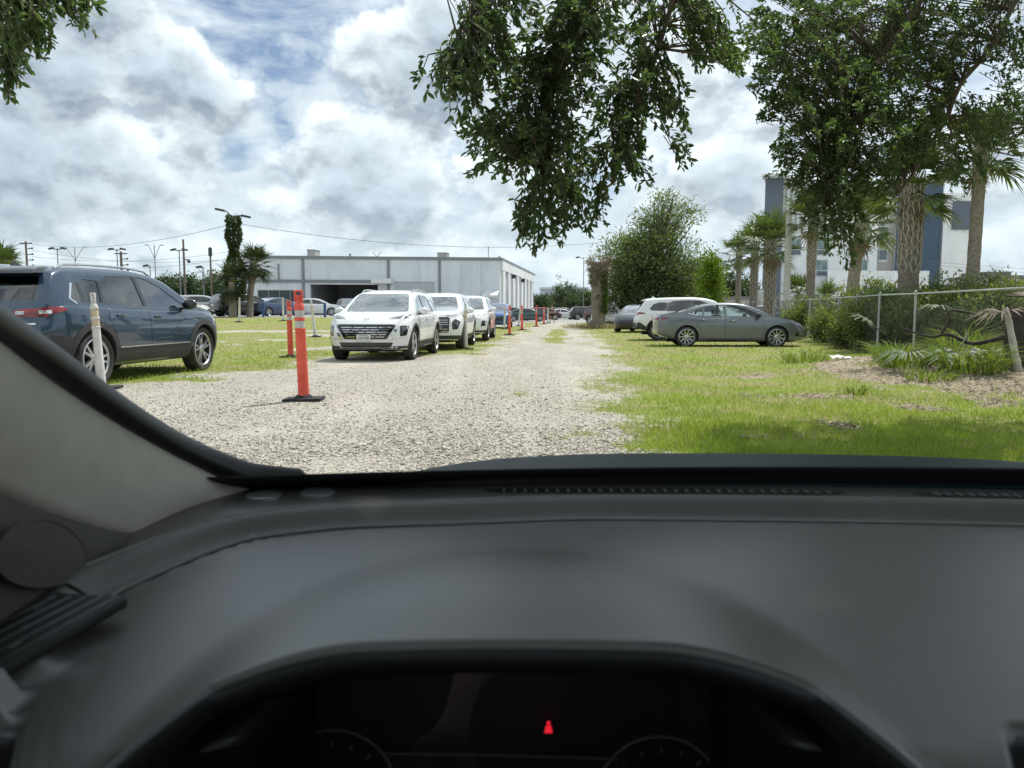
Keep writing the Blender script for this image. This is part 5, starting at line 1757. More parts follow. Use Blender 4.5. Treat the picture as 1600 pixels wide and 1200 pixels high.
def build_warehouse():
    Cn, Lf, Bk = Vector((-1.45, 90, 0)), Vector((-30.3, 86.5, 0)), Vector((3.6, 129, 0))
    W, D = (Lf - Cn).length, (Bk - Cn).length
    u, w = (Lf - Cn) / W, (Bk - Cn) / D
    root = thing('warehouse', 'long low pale warehouse with a dark workshop opening and ribbed white end wall', 'warehouse', (Cn.x, Cn.y, 0))

    def P(s, d, z): return u * s + w * d + Vector((0, 0, z))

    def sx(px):      # picture column -> metres along the front
        a, b = 0.0, W
        for _ in range(40):
            m = (a + b) / 2
            p = Cn + u * m
            if 800 + p.x / p.y * F_PX > px: a = m
            else: b = m
        return a
    wallm = streak('shaded_block', (.68, .715, .745), (.53, .565, .595))  # front's grey-blue shade is put into the colour; the lit side stays white
    sidem = streak('white_block', (.78, .79, .79), (.62, .63, .62))
    trim = pmat('grey_trim', (.22, .235, .25), .7, var=.12)
    dark = pmat('workshop_dark', (.05, .052, .055), .9, var=.2)
    shut = pmat('roller_shutter', (.46, .48, .50), .55, var=.06)
    rec = pmat('recess_grey', (.50, .525, .55), .85, var=.06)
    Z1, T = 7.3, .3
    b0, b1 = sx(592), sx(487)
    w0, w1 = sx(472), sx(405)
    d0, d1 = sx(680), sx(617)
    mb = MB()
    hexa(mb, P, 0, W, 0, T, 4.7, Z1)
    for a, b in ((0, d0), (d1, b0), (b1, w0), (w1, W)):
        hexa(mb, P, a, b, 0, T, -.5, 4.7)
    hexa(mb, P, d0, d1, 0, T, 4.55, 4.7)
    hexa(mb, P, b0, b1, 0, T, 4.2, 4.7)
    hexa(mb, P, w0, w1, 0, T, -.5, 1.7); hexa(mb, P, w0, w1, 0, T, 3.55, 4.7)
    hexa(mb, P, W - T, W, T, D, -.5, Z1)
    hexa(mb, P, T, W - T, D - T, D, -.5, Z1)
    mb.build('front_wall', wallm, root)
    mb = MB()
    hexa(mb, P, 0, T, T, D, -.5, Z1, 0)
    n = 8
    for i in range(n):
        a = 1.2 + i * (D - 2.0) / n
        hexa(mb, P, -.28, 0, a, a + 1.7, -.5, 6.0, 0)
        hexa(mb, P, -.05, 0, a + 1.7, a + (D - 2) / n, -.5, 6.0, 1)
    hexa(mb, P, -.30, 0, .6, D, 6.0, Z1 - .1, 0)
    mb.build('side_wall', [sidem, rec], root)
    mb = MB(); hexa(mb, P, T, W - T, T, D - T, Z1 - .5, Z1 - .3); mb.build('roof', trim, root)
    mb = MB()
    hexa(mb, P, -.12, W, -.14, 0, Z1 - .22, Z1 + .12); hexa(mb, P, -.36, -.12, -.14, D, Z1 - .1, Z1 + .10); hexa(mb, P, -.12, T, 0, D, Z1, Z1 + .1)
    mb.build('coping', trim, root)
    mb = MB(); hexa(mb, P, sx(600), sx(393), -.16, 0, 4.42, 4.72); mb.build('ledge', trim, root)
    for px in (477, 609, 688):
        mb = MB(); s = sx(px); hexa(mb, P, s - .14, s + .14, -.10, 0, -.3, Z1 - .22); mb.build('downpipe', trim, root)
    mb = MB(); s = sx(439); hexa(mb, P, s - .08, s + .08, -.1, 0, 4.75, 6.5); mb.build('downpipe', trim, root)
    # panel joints on the blank part
    mb = MB()
    for px in (722, 752): s = sx(px); hexa(mb, P, s - .03, s + .03, -.02, 0, -.3, Z1 - .22)
    mb.build('wall_joint', rec, root)
    # window band, bay interior, shutter
    mb = MB(); hexa(mb, P, w0, w1, .14, .2, 1.7, 3.55); g = mb.build('window', pmat('dim_glass', (.04, .05, .055), .15, var=.3, vscale=.6), root)
    mb = MB()
    for k in range(5):
        s = w0 + (w1 - w0) * k / 4
        hexa(mb, P, s - .05, s + .05, .08, .138, 1.7, 3.55)
    hexa(mb, P, w0, w1, .075, .137, 1.7, 1.78); hexa(mb, P, w0, w1, .075, .137, 3.47, 3.55)
    mb.build('frame', trim, g)
    mb = MB()
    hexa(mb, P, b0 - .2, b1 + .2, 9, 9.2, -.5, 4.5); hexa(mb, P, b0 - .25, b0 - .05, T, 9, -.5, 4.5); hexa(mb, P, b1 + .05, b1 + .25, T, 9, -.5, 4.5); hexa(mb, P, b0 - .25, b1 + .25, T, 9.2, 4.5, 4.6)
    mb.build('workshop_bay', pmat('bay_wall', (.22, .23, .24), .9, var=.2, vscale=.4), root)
    mb = MB()
    for i in range(9):
        hexa(mb, P, d0, d1, .10 + (.02 if i % 2 else 0), .16, -.5 + i * .56, -.5 + i * .56 + .555)
    mb.build('roller_door', shut, root)
    mb = MB(); hexa(mb, P, sx(617), sx(588), -1.6, -.1, 4.3, 4.85); mb.build('awning_box', pmat('awning_white', (.68, .69, .69), .7), root)
    mb = MB()
    a, b = sx(780), sx(757)
    mb.add([P(a, -.02, 3.6), P(b, -.02, 3.6), P(b, -1.6, 3.0), P(a, -1.6, 3.0), P(a, -.02, 3.5), P(b, -.02, 3.5), P(b, -1.6, 2.75), P(a, -1.6, 2.75)], [[0, 1, 2, 3], [7, 6, 5, 4], [0, 3, 7, 4], [1, 5, 6, 2], [3, 2, 6, 7]])
    mb.build('canopy', pmat('awning_white', (.68, .69, .69), .7), root)
    for px, wd, h in ((474, .9, .75), (683, 1.1, .55)):
        mb = MB(); s = sx(px); hexa(mb, P, s - wd / 2, s + wd / 2, 3, 4.5, Z1 - .3, Z1 + h + .25, 0); hexa(mb, P, s - wd / 2 - .06, s + wd / 2 + .06, 2.94, 4.56, Z1 + h + .25, Z1 + h + .33, 0)
        mb.build('roof_unit', pmat('roof_unit_tin', (.40, .40, .39), .6, var=.2, vscale=3), root)
    for px, h in ((527, .5), (753, 1.5), (771, .35)):
        mb = MB(); p = P(sx(px), 5, Z1 - .3); mb.tube([p, p + Vector((0, 0, h + .4))], .09 if h < 1 else .04, 8); mb.tube([p + Vector((0, 0, h + .4)), p + Vector((0, 0, h + .55))], .14 if h < 1 else .07, 8); mb.build('vent_pipe', trim, root)
    mb = MB(); p = P(sx(575), 4, Z1 - .3); mb.tube([p, p + Vector((0, 0, .7))], .05)
    mb.tube([p + Vector((0, 0, .65)), p + Vector((-.5, 0, 1.25))], .04); mb.tube([p + Vector((0, 0, .65)), p + Vector((.5, 0, 1.2))], .04); mb.build('roof_aerial', trim, root)
    for d, z in ((8.5, 5.6), (19, 5.5)):
        mb = MB(); p = P(-.32, d, z); mb.box(p - u * .25, (.5, .35, .5), bev=.06); mb.build('wall_lamp', dark, root)


def build_hotel():
    Y = 118.0
    root = thing('hotel', 'tall white hotel with dark blue panels and green tinted windows behind the palms', 'hotel', (0, Y, 0))
    X = lambda px, d=0: (px - 800) / F_PX * (Y + d)
    Z = lambda py, d=0: CAM_H + (HOR - py) / F_PX * (Y + d)
    white = streak('hotel_white', (.86, .86, .85), (.72, .72, .71))
    cream = pmat('hotel_cream', (.50, .47, .43), .8, var=.04, vscale=.3)
    blue = pmat('hotel_blue', (.065, .105, .155), .7, var=.06, vscale=.3)
    gblue = pmat('hotel_grey_blue', (.13, .155, .20), .7, var=.06, vscale=.3)
    frame = pmat('hotel_frame', (.66, .68, .68), .5, var=.03)
    glass = pmat('hotel_glass', (.10, .17, .165), .08, var=.35, vscale=.6, col2=(.26, .36, .34))
    glass2 = pmat('hotel_glass_grey', (.12, .15, .18), .1, var=.25, vscale=.6)

    def slab(name, px0, px1, py0, py1, d0, d1, m, parent=None):
        mb = MB()
        x0, x1 = X(px0, d0), X(px1, d0)
        z0, z1 = Z(py1, d0), Z(py0, d0)
        k = .43                                        # the plan runs away obliquely, so neither end wall shows
        hexa(mb, lambda a, d, z: Vector((a + k * (d - d0), d, z)), x0, x1, d0, d1, z0, z1)
        return mb.build(name, m, parent or root)
    slab('main_wall', 1216, 1364, 286, 492, 0, 22, white)
    slab('main_wall', 1364, 1390, 286, 492, 1.2, 22, cream)
    slab('main_wall', 1390.5, 1463, 286, 492, .6, 22, white)
    slab('blue_panel', 1392, 1461, 290, 452, .3, .58, blue)
    slab('main_wall', 1463.5, 1505, 306, 492, 0, 24, white)
    slab('blue_panel', 1477, 1504.4, 318, 361, -.25, -.02, gblue)
    slab('stair_tower', 1188, 1215.5, 281, 492, -.8, 20, gblue)
    slab('roof_canopy', 1182, 1222, 277, 280.5, -2.6, 20, white)
    slab('low_wing', 1289, 1446, 424, 495, -6, -.4, white)
    for px in (1222, 1230, 1238, 1246):
        slab('fin', px, px + 3.2, 284, 365, -.5, -.01, frame)
    k = 0
    for py in (312, 344, 376, 408):
        for px in (1228, 1270, 1332) if py > 366 else (1270, 1332):
            if py == 408 and px == 1228: continue
            f = slab('window', px, px + 19, py - 2, py + 24, -.12, -.01, frame)
            slab('pane', px + 1.4, px + 9, py, py + 15, -.17, -.125, glass, f)
            slab('pane', px + 10, px + 17.6, py, py + 15, -.17, -.125, glass, f)
            slab('sill_panel', px + 1.4, px + 17.6, py + 16.5, py + 23, -.17, -.125, glass2, f)
    for py in (296, 326, 356, 391):
        f = slab('window', 1366.5, 1380, py, py + 20, 1.05, 1.19, frame)
        slab('pane', 1367.5, 1379, py + 1.5, py + 16, 1.0, 1.045, glass2, f)
    for px, py in ((1190, 392), (1190, 424), (1216.5, 392)):
        f = slab('window', px + 1, px + 5, py, py + 22, -.9, -.81, frame)
        slab('pane', px + 1.5, px + 4.5, py + 2, py + 20, -.95, -.905, glass, f)
    for px in (1345, 1358):
        slab('wall_vent', px, px + 6, 447, 452, -6.1, -6.01, gblue)
    # small buildings far off
    root2 = thing('low_building', 'small beige building with a darker roof edge far right beyond the tall slim palm', 'building', (X(1568, -20), Y - 20, 0))
    b = MB(); b.box((0, 4, 2.3), (5.5, 8, 6.2)); b.build('wall', pmat('beige_render', (.52, .47, .42), .85), root2)
    b = MB(); b.box((0, 4, 5.55), (6.1, 8.6, .4)); b.box((-.4, 4, 6.0), (3.6, 5, .55)); b.build('roof', pmat('roof_grey', (.20, .19, .18), .8), root2)
    b = MB(); b.box((0, -.05, 3.6), (1.6, .08, 1.6)); b.build('window', glass2, root2)
    b = MB(); b.box((3.8, 3, 1.9), (3.2, 8, 5.2)); b.build('wing_wall', pmat('beige_render', (.52, .47, .42), .85), root2)
    root3 = thing('far_building', 'pale blue-grey building with a shallow roof at the far end of the drive', 'building', (X(882, 72), Y + 72, 0))
    b = MB(); b.box((0, 5, 3.0), (11.5, 10, 7.4)); b.build('wall', pmat('far_wall', (.42, .47, .51), .85), root3)
    b = MB(); b.box((0, 5, 6.9), (12, 10.6, .5)); b.build('roof', pmat('far_roof', (.55, .58, .60), .8), root3)
    root4 = thing('shop_building', 'low white building far off behind the parked crossovers at the left', 'building', (X(318, 18), Y + 18, .7))
    b = MB(); b.box((0, 4, 1.7), (8.5, 8, 3.6)); b.build('wall', white, root4)
    b = MB(); b.box((0, 4, 3.65), (9, 8.6, .35)); b.build('roof', pmat('roof_grey', (.20, .19, .18), .8), root4)
    b = MB()
    for q in (-2.6, 0, 2.6): b.box((q, -.03, 1.3), (1.4, .06, 1.6))
    b.build('window', glass2, root4)
    root5 = thing('shop_building', 'grey low building hidden behind the far parked cars below the palms', 'building', (X(1150, -30), Y - 30, 0))
    b = MB(); b.box((0, 4, 1.1), (9, 8, 3)); b.build('wall', pmat('beige_render', (.52, .47, .42), .85), root5)
    b = MB(); b.box((0, 4, 2.7), (9.5, 8.6, .3)); b.build('roof', pmat('roof_grey', (.20, .19, .18), .8), root5)


def pole_thing(name, label, cat, px, Y, py_top, r, mat, group=None, r2=None):
    x = (px - 800) / F_PX * Y
    z0 = tz(x, Y)
    h = at(px, py_top, Y).z - z0
    root = thing(name, label, cat, (x, Y, z0), 0, group)
    mb = MB(); mb.tube([(0, 0, -.3), (0, 0, h * .5), (0, 0, h)], [r, (r + (r2 or r * .7)) / 2, r2 or r * .7], 10)
    mb.build('pole', mat, root)
    return root, h


def build_poles():
    steel = pmat('pole_steel', (.20, .205, .21), .5, .4, var=.15)
    wood = pmat('pole_wood', (.16, .125, .10), .9, var=.3, vscale=4, bump=.3, bscale=20)
    dk = pmat('lamp_housing', (.05, .05, .055), .5, var=.2)
    for px, Y, top, arm, kind, lab in ((98, 90, 388, 1.0, 'twin', 'twin headed parking lamp left of the forked mast'), (125, 110, 386, 1.6, 'fork', 'thin forked lamp mast with two raised arms'), (190, 88, 389, 1.0, 'twin', 'twin headed parking lamp against the stout utility pole'),
                                  (248, 105, 383, 1.0, 'fork', 'slim mast with two short raised lamp arms'), (240, 88, 415, .7, 'single', 'short single headed lamp beside the slim mast'), (286, 84, 390, .9, 'twin', 'twin headed lamp right beside the tall bare utility pole'),
                                  (322, 80, 417, .6, 'single', 'short lamp with stacked heads below the thin dark pole'), (911, 112, 402, 1.3, 'single', 'tall thin lamp mast at the far end of the drive')):
        root, h = pole_thing('street_lamp', lab, 'street lamp', px, Y, top, .075, steel, 'lamp posts on the horizon')
        for s in ((1, -1) if kind != 'single' else (-1,)):
            mb = MB()
            if kind == 'fork':
                mb.tube([(0, 0, h * .80), (s * arm * .5, 0, h * .93), (s * arm * .8, 0, h)], .035, 6); mb.box((s * (arm * .8 + .25), 0, h), (.5, .2, .09), bev=.03, mi=0)
            else:
                mb.tube([(0, 0, h - .15), (s * arm * .5, 0, h - .05)], .05, 6)
                mb.box((s * arm * .7, 0, h), (.62, .4, .2), Matrix.Rotation(R(14 * s), 3, 'Y'), bev=.08)
            mb.build('lamp_head', dk, root)
        if kind == 'single' and px == 322:
            mb = MB(); mb.box((.35, 0, h - 1.4), (.7, .4, .25), bev=.06); mb.build('lamp_head', dk, root)
    for px, Y, top, r, lab in ((50, 95, 377, .16, 'utility pole with stepped brackets above the roof of the slate blue crossover'), (196, 92, 393, .20, 'stout utility pole behind a twin headed lamp'), (293, 88, 374, .15, 'tall bare utility pole'), (334, 86, 386, .13, 'thin dark utility pole with a canister on top')):
        root, h = pole_thing('utility_pole', lab, 'utility pole', px, Y, top, r, wood, 'utility poles on the horizon')
        mb = MB()
        if px in (50, 196):
            mb.box((0, 0, h - .25), (1.5, .12, .12))
            for k in range(4): mb.box((.45, 0, h - .9 - k * .7), (.8 if k % 2 else .5, .1, .1)); mb.sphere((.75, 0, h - .85 - k * .7), .12, 8, 6)
        elif px == 334:
            mb.tube([(0, 0, h - .1), (0, 0, h - 1.0)], .22, 8)
        else:
            mb.box((.3, 0, h - 2.3), (.7, .1, .1)); mb.sphere((.55, 0, h - 2.5), .2, 8, 6)
        mb.build('bracket', dk, root)
    # creeper-covered pole with a double street lamp
    root, h = pole_thing('vine_covered_pole', 'thick pole wrapped in hanging creeper with two street lamp arms on top', 'utility pole', 371, 60, 337, .18, wood)
    rng = np.random.default_rng(33)
    n = 5200
    t = rng.uniform(0, 1, n)
    wdt = .55 + .22 * np.sin(t * 17) + .25 * (t > .93) - .1 * (t > .8) + .55 * np.exp(-((t - .3) / .16) ** 2)
    a = rng.uniform(0, 6.28, n)
    q = rng.uniform(.5, 1, n) ** .5
    P = np.stack([np.cos(a) * wdt * q * .8, np.sin(a) * wdt * q * .8, .3 + t * (h - .25)], 1)
    D = np.stack([np.cos(a) * .6, np.sin(a) * .6, rng.normal(-.6, .5, n)], 1)
    v, f = leaf_arrays(P, D, rng.normal(0, 1, (n, 3)), .26 * rng.uniform(.6, 1.2, n), .12, .2)
    np_mesh('creeper', v, f, leafmat('dark_vine', (.025, .045, .018), (.10, .135, .05), .25, .6, .5), root)
    for s, dz in ((-1, .45), (1, -.05)):
        mb = MB(); mb.tube(curve([(0, 0, h - .2), (s * .35, 0, h + dz * .5), (s * .75, 0, h + dz)], 4), .05, 6)
        mb.box((s * 1.0, 0, h + dz), (.75, .3, .17), Matrix.Rotation(R(12), 3, 'Y'), bev=.06); mb.build('lamp_head', dk, root)
    # concrete pole behind the fence
    Y = 42
    x = (1226 - 800) / F_PX * Y
    root = thing('concrete_pole', 'square pale concrete pole rising through the palm crowns behind the fence', 'utility pole', (x, Y, tz(x, Y)), R(28))
    mb = MB(); h = at(1226, 334, Y).z
    mb.add([(-.13, -.13, -.3), (.13, -.13, -.3), (.13, .13, -.3), (-.13, .13, -.3), (-.11, -.11, h), (.11, -.11, h), (.11, .11, h), (-.11, .11, h)], [[0, 1, 5, 4], [1, 2, 6, 5], [2, 3, 7, 6], [3, 0, 4, 7], [4, 5, 6, 7]])
    mb.build('pole', pmat('concrete', (.50, .49, .46), .85, var=.1, vscale=2, bump=.2), root)
    mb = MB(); mb.box((0, -.16, h - .6), (.5, .1, .1)); mb.build('bracket', dk, root)
    # wires
    def wire(a, b, sag, lab, r=.017):
        A, B = Vector(a), Vector(b)
        pts = [A.lerp(B, t) - Vector((0, 0, sag * 4 * t * (1 - t))) for t in np.linspace(0, 1, 22)]
        mb = MB(); mb.tube(pts, r, 5)
        tag(mb.build('overhead_wire', pmat('wire', (.03, .03, .032), .6)), lab, 'wire', 'overhead wires')
    wire(at(-160, 388, 97), at(50, 379, 95), .6, 'overhead wire running in from beyond the left palm to the stepped pole')
    wire(at(50, 381, 95), at(366, 349, 60), 1.0, 'overhead wire sagging from the stepped pole to the vine covered pole')
    wire(at(376, 350, 60), at(1000, 372, 75), 1.3, 'overhead wire from the vine covered pole over the warehouse roof')
    for y0, y1, lab in ((391, 404, 'highest faint wire between the lamp posts'), (401, 391, 'faint wire rising towards the vine covered pole'), (413, 402, 'lowest faint wire crossing the lamp posts')):
        wire(at(50, y0, 97), at(372, y1, 92), .9, lab, .016)
    wire(at(1450, 408, 100), at(1800, 424, 100), .4, 'upper faint wire beside the hotel end wall', .018)
    wire(at(1450, 413, 101), at(1800, 432, 101), .4, 'lower faint wire beside the hotel end wall', .018)
    # lot sign
    Y = 58
    x = (1187 - 800) / F_PX * Y
    root = thing('sign', 'small white board on a post between the criss-cross palms and hotel corner', 'sign', (x, Y, tz(x, Y)))
    mb = MB(); mb.tube([(0, 0, -.2), (0, 0, 2.0)], .1, 8); mb.build('post', pmat('hotel_frame', (.66, .68, .68), .5), root)
    mb = MB(); mb.box((0, -.05, 2.35), (.62, .1, .75), bev=.02); mb.build('board', pmat('plate_white', (.62, .63, .60), .4), root)


def build_fence():
    line = [(8.6, 9.2), (8.9, 13.2), (9.3, 17.6), (9.15, 19.0), (10.1, 23.6), (11.9, 29.5), (12.9, 34), (14.2, 40), (15.3, 46), (16.6, 54)]
    root = thing('chain_link_fence', 'galvanised chain link fence with top rail running back beside the lawn', 'fence', (0, 0, 0))
    galv = pmat('galvanised', (.40, .42, .42), .45, .6, var=.15, vscale=3)
    hts = []
    # posts every ~2.6 m along the line
    pts, acc = [], 0
    for (a, b) in zip(line[:-1], line[1:]):
        A, B = Vector((a[0], a[1], 0)), Vector((b[0], b[1], 0))
        n = max(1, round((B - A).length / 3.0))
        for k in range(n): pts.append(A.lerp(B, k / n))
    pts.append(Vector((line[-1][0], line[-1][1], 0)))
    TOP = lambda p: min(tz(p.x, p.y), .03) + 1.48 + .008 * max(0, p.y - 18)
    H = lambda p: TOP(p) - tz(p.x, p.y)
    rng = random.Random(3)
    for p in pts:
        z = tz(p.x, p.y)
        mb = MB()
        ln = -.14 if abs(p.y - 29.5) < 2 else rng.uniform(-.05, .05)
        mb.tube([(p.x + ln * -1, p.y, z - .1), (p.x, p.y, TOP(p) + .04)], .028, 8)
        mb.sphere((p.x, p.y, TOP(p) + .05), (.034, .034, .03), 8, 6)
        mb.build('post', galv, root)
    mb = MB()
    mb.tube([(p.x, p.y, TOP(p)) for p in pts], .021, 8)
    mb.build('top_rail', galv, root)
    # woven wire: two families of slanting strands
    A, B = [], []
    for a, b in zip(pts[:-1], pts[1:]):
        L_ = (b - a).length
        n = int(L_ / .085)
        h = H(a) - .03
        for k in range(n):
            s = k / n
            for d in (1, -1):
                t0, t1 = s, s + d * h * .9 / L_
                if t1 < 0 or t1 > 1:
                    tc = 0 if t1 < 0 else 1
                    fr = (tc - t0) / (t1 - t0); t1 = tc
                else: fr = 1
                p, q = a.lerp(b, t0), a.lerp(b, t1)
                A.append((p.x, p.y, tz(p.x, p.y) + .03)); B.append((q.x, q.y, tz(q.x, q.y) + .03 + h * fr))
                if fr < 1:                                    # carry the strand on from the neighbouring post downwards
                    A.append((q.x, q.y, tz(q.x, q.y) + .03 + h * fr)); p2 = a.lerp(b, max(0, min(1, t1 - d * (1 - fr) * h * .9 / L_)))
                    B.append((p2.x, p2.y, tz(p2.x, p2.y) + .03 + h))
    v, f = strips(np.array(A), np.array(B), .0016, .0016)
    np_mesh('wire_mesh', v, f, pmat('wire_grey', (.22, .23, .23), .5, .5), root)


def build_bollards():
    org = pmat('bollard_orange', (.76, .085, .05), .5, var=.16, vscale=5, col2=(.86, .13, .085), coat=.1)
    wht = pmat('bollard_white', (.66, .65, .60), .6, var=.22, vscale=6, col2=(.70, .69, .65))
    bge = pmat('bollard_beige', (.55, .46, .30), .6, var=.1, vscale=4)
    refl = pmat('reflective_band', (.50, .50, .49), .35, var=.10, vscale=20)
    rub = pmat('rubber_base', (.025, .026, .027), .85, var=.3, vscale=10, bump=.3)

    def proto(kind):
        root = thing('bollard', 'x y z w', 'bollard', (0, 0, 0), 0)
        m = org if kind == 'orange' else wht
        b = MB()
        b.box((0, 0, .019), (.50, .34, .036), bev=.012)
        n = 8
        ring = lambda r, z: [(r * 1.25 * math.cos(2 * math.pi * (k + .5) / n), r * math.sin(2 * math.pi * (k + .5) / n), z) for k in range(n)]
        R0 = [(.10, .034), (.10, .045), (.085, .06), (.07, .075)]
        vs = [v for r, z in R0 for v in ring(r, z)]
        fs = [[i * n + k, i * n + (k + 1) % n, (i + 1) * n + (k + 1) % n, (i + 1) * n + k] for i in range(len(R0) - 1) for k in range(n)] + [list(range(n))[::-1], [(len(R0) - 1) * n + k for k in range(n)]]
        b.add(vs, fs); b.build('base', rub, root, 30)
        b = MB()
        if kind == 'orange':
            b.lathe([(.076, .05), (.072, .12), (.066, .86), (.070, .87), (.070, .89), (.060, .895), (.060, .985), (.068, .99), (.068, 1.02), (.060, 1.025), (.060, 1.115), (.067, 1.12), (.067, 1.15), (.058, 1.19), (.05, 1.20)], 24)
        else:
            b.lathe([(.070, .05), (.066, .12), (.058, .86), (.064, .865), (.064, .885), (.055, .89), (.055, .985), (.064, .99), (.064, 1.015), (.054, 1.02), (.054, 1.12), (.060, 1.125), (.060, 1.15), (.04, 1.20), (.034, 1.21)], 24)
        b.build('tube', m, root, 50)
        for z0, z1 in ((.897, .983), (1.027, 1.113)):
            b = MB(); rr = .0615 if kind == 'orange' else .0562
            b.lathe([(rr, z0), (rr, z1)], 24, cap=False); b.build('reflective_band', refl if kind == 'orange' else bge, root, 50)
        b = MB()
        if kind == 'orange':                     # flat loop handle with a slot
            w = .046
            b.box((-w, 0, 1.285), (.024, .042, .15), bev=.01); b.box((w, 0, 1.285), (.024, .042, .15), bev=.01); b.box((0, 0, 1.348), (.078, .041, .026), bev=.01); b.box((0, 0, 1.255), (.074, .041, .09), bev=.01); b.lathe([(.045, 1.19), (.040, 1.235)], 16)
        else:
            b.box((-.026, 0, 1.28), (.02, .035, .15), bev=.006); b.box((.026, 0, 1.28), (.02, .035, .15), bev=.006); b.box((0, 0, 1.345), (.034, .034, .022), bev=.005); b.box((0, 0, 1.235), (.034, .034, .07), bev=.005)
        b.build('handle', m, root, 40)
        return root
    po, pw = proto('orange'), proto('white')
    L = [('o', 473, 9.35, 1.0, (.0, -.028), 'nearest and largest orange delineator tube standing on the gravel'), ('o', 454, 18.2, 1.0, (0, -.01), 'orange delineator tube in the grass just behind the nearest one'),
         ('o', 796, 36, 1.05, (0, .01), 'orange tube nearest the last white crossover'), ('o', 815.5, 46, 1.12, (0, -.01), 'second orange tube past the last white crossover'), ('o', 838, 56, 1.15, (0, 0), 'third orange tube in the far row, before the green sedan'), ('o', 849.7, 66, 1.15, (0, 0), 'farthest orange tube of the row, next to a white post'),
         ('w', 156, 10.7, 1.0, (.02, -.035), 'white delineator post with beige bands beside the slate blue crossover wheel'), ('w', 727.5, 22.3, 1.0, (0, 0), 'white post standing at the flank of the second white crossover'), ('w', 493, 31.5, 1.12, (0, -.09), 'leaning white post in the grass left of the leading white crossover'),
         ('w', 375, 47, 1.12, (0, .05), 'slim white post in the grass before the far black crossover'), ('w', 444, 49, 1.12, (0, .0), 'slim white post left of the orange tubes before the navy sedan'), ('w', 788, 48, 1.1, (0, .04), 'white post beside the blue crossover'), ('w', 810, 58, 1.1, (0, .12), 'tilted white post between two far orange tubes'), ('w', 856, 72, 1.1, (0, 0), 'white post right beside the walking person')]
    used = set()
    for k, px, Y, sc, tilt, lab in L:
        p = po if k == 'o' else pw
        o = p if k not in used else copy_tree(p)
        used.add(k)
        x = (px - 800) / F_PX * Y
        o.location = (x, Y, tz(x, Y)); o.scale = (sc * .93, sc * .93, sc)
        o.rotation_euler = (tilt[0], tilt[1], R(random.uniform(-12, 12)))
        o['label'], o['group'] = lab, 'orange delineator tubes' if k == 'o' else 'white delineator posts'
    blue = pmat('blue_post', (.02, .07, .20), .5)
    for px, Y, lab in ((413, 57, 'short blue pipe post beside the far navy sedan'), (509, 57, 'short blue pipe post at the workshop opening')):
        x = (px - 800) / F_PX * Y
        b = MB(); b.lathe([(.10, -.2), (.10, 1.0), (.08, 1.07), (.0, 1.1)], 14)
        o = b.build('bollard', blue); o.location = (x, Y, tz(x, Y))
        tag(o, lab, 'bollard', 'blue pipe posts')


def skin_figure(name, joints, edges, mat, parent=None, sub=1):
    me = bpy.data.meshes.new(name)
    me.from_pydata([j[0] for j in joints], edges, [])
    o = link(name, me, mat, parent)
    md = o.modifiers.new('skin', 'SKIN')
    md.use_smooth_shade = True
    for v, j in zip(me.skin_vertices[0].data, joints):
        v.radius = (j[1], j[1]) if not isinstance(j[1], tuple) else j[1]
    me.skin_vertices[0].data[0].use_root = True
    s = o.modifiers.new('sub', 'SUBSURF'); s.levels = s.render_levels = sub
    bpy.context.view_layer.update()
    new = bpy.data.meshes.new_from_object(o.evaluated_get(bpy.context.evaluated_depsgraph_get()))
    o.modifiers.clear()
    o.data = new
    new.polygons.foreach_set('use_smooth', [True] * len(new.polygons))
    return o


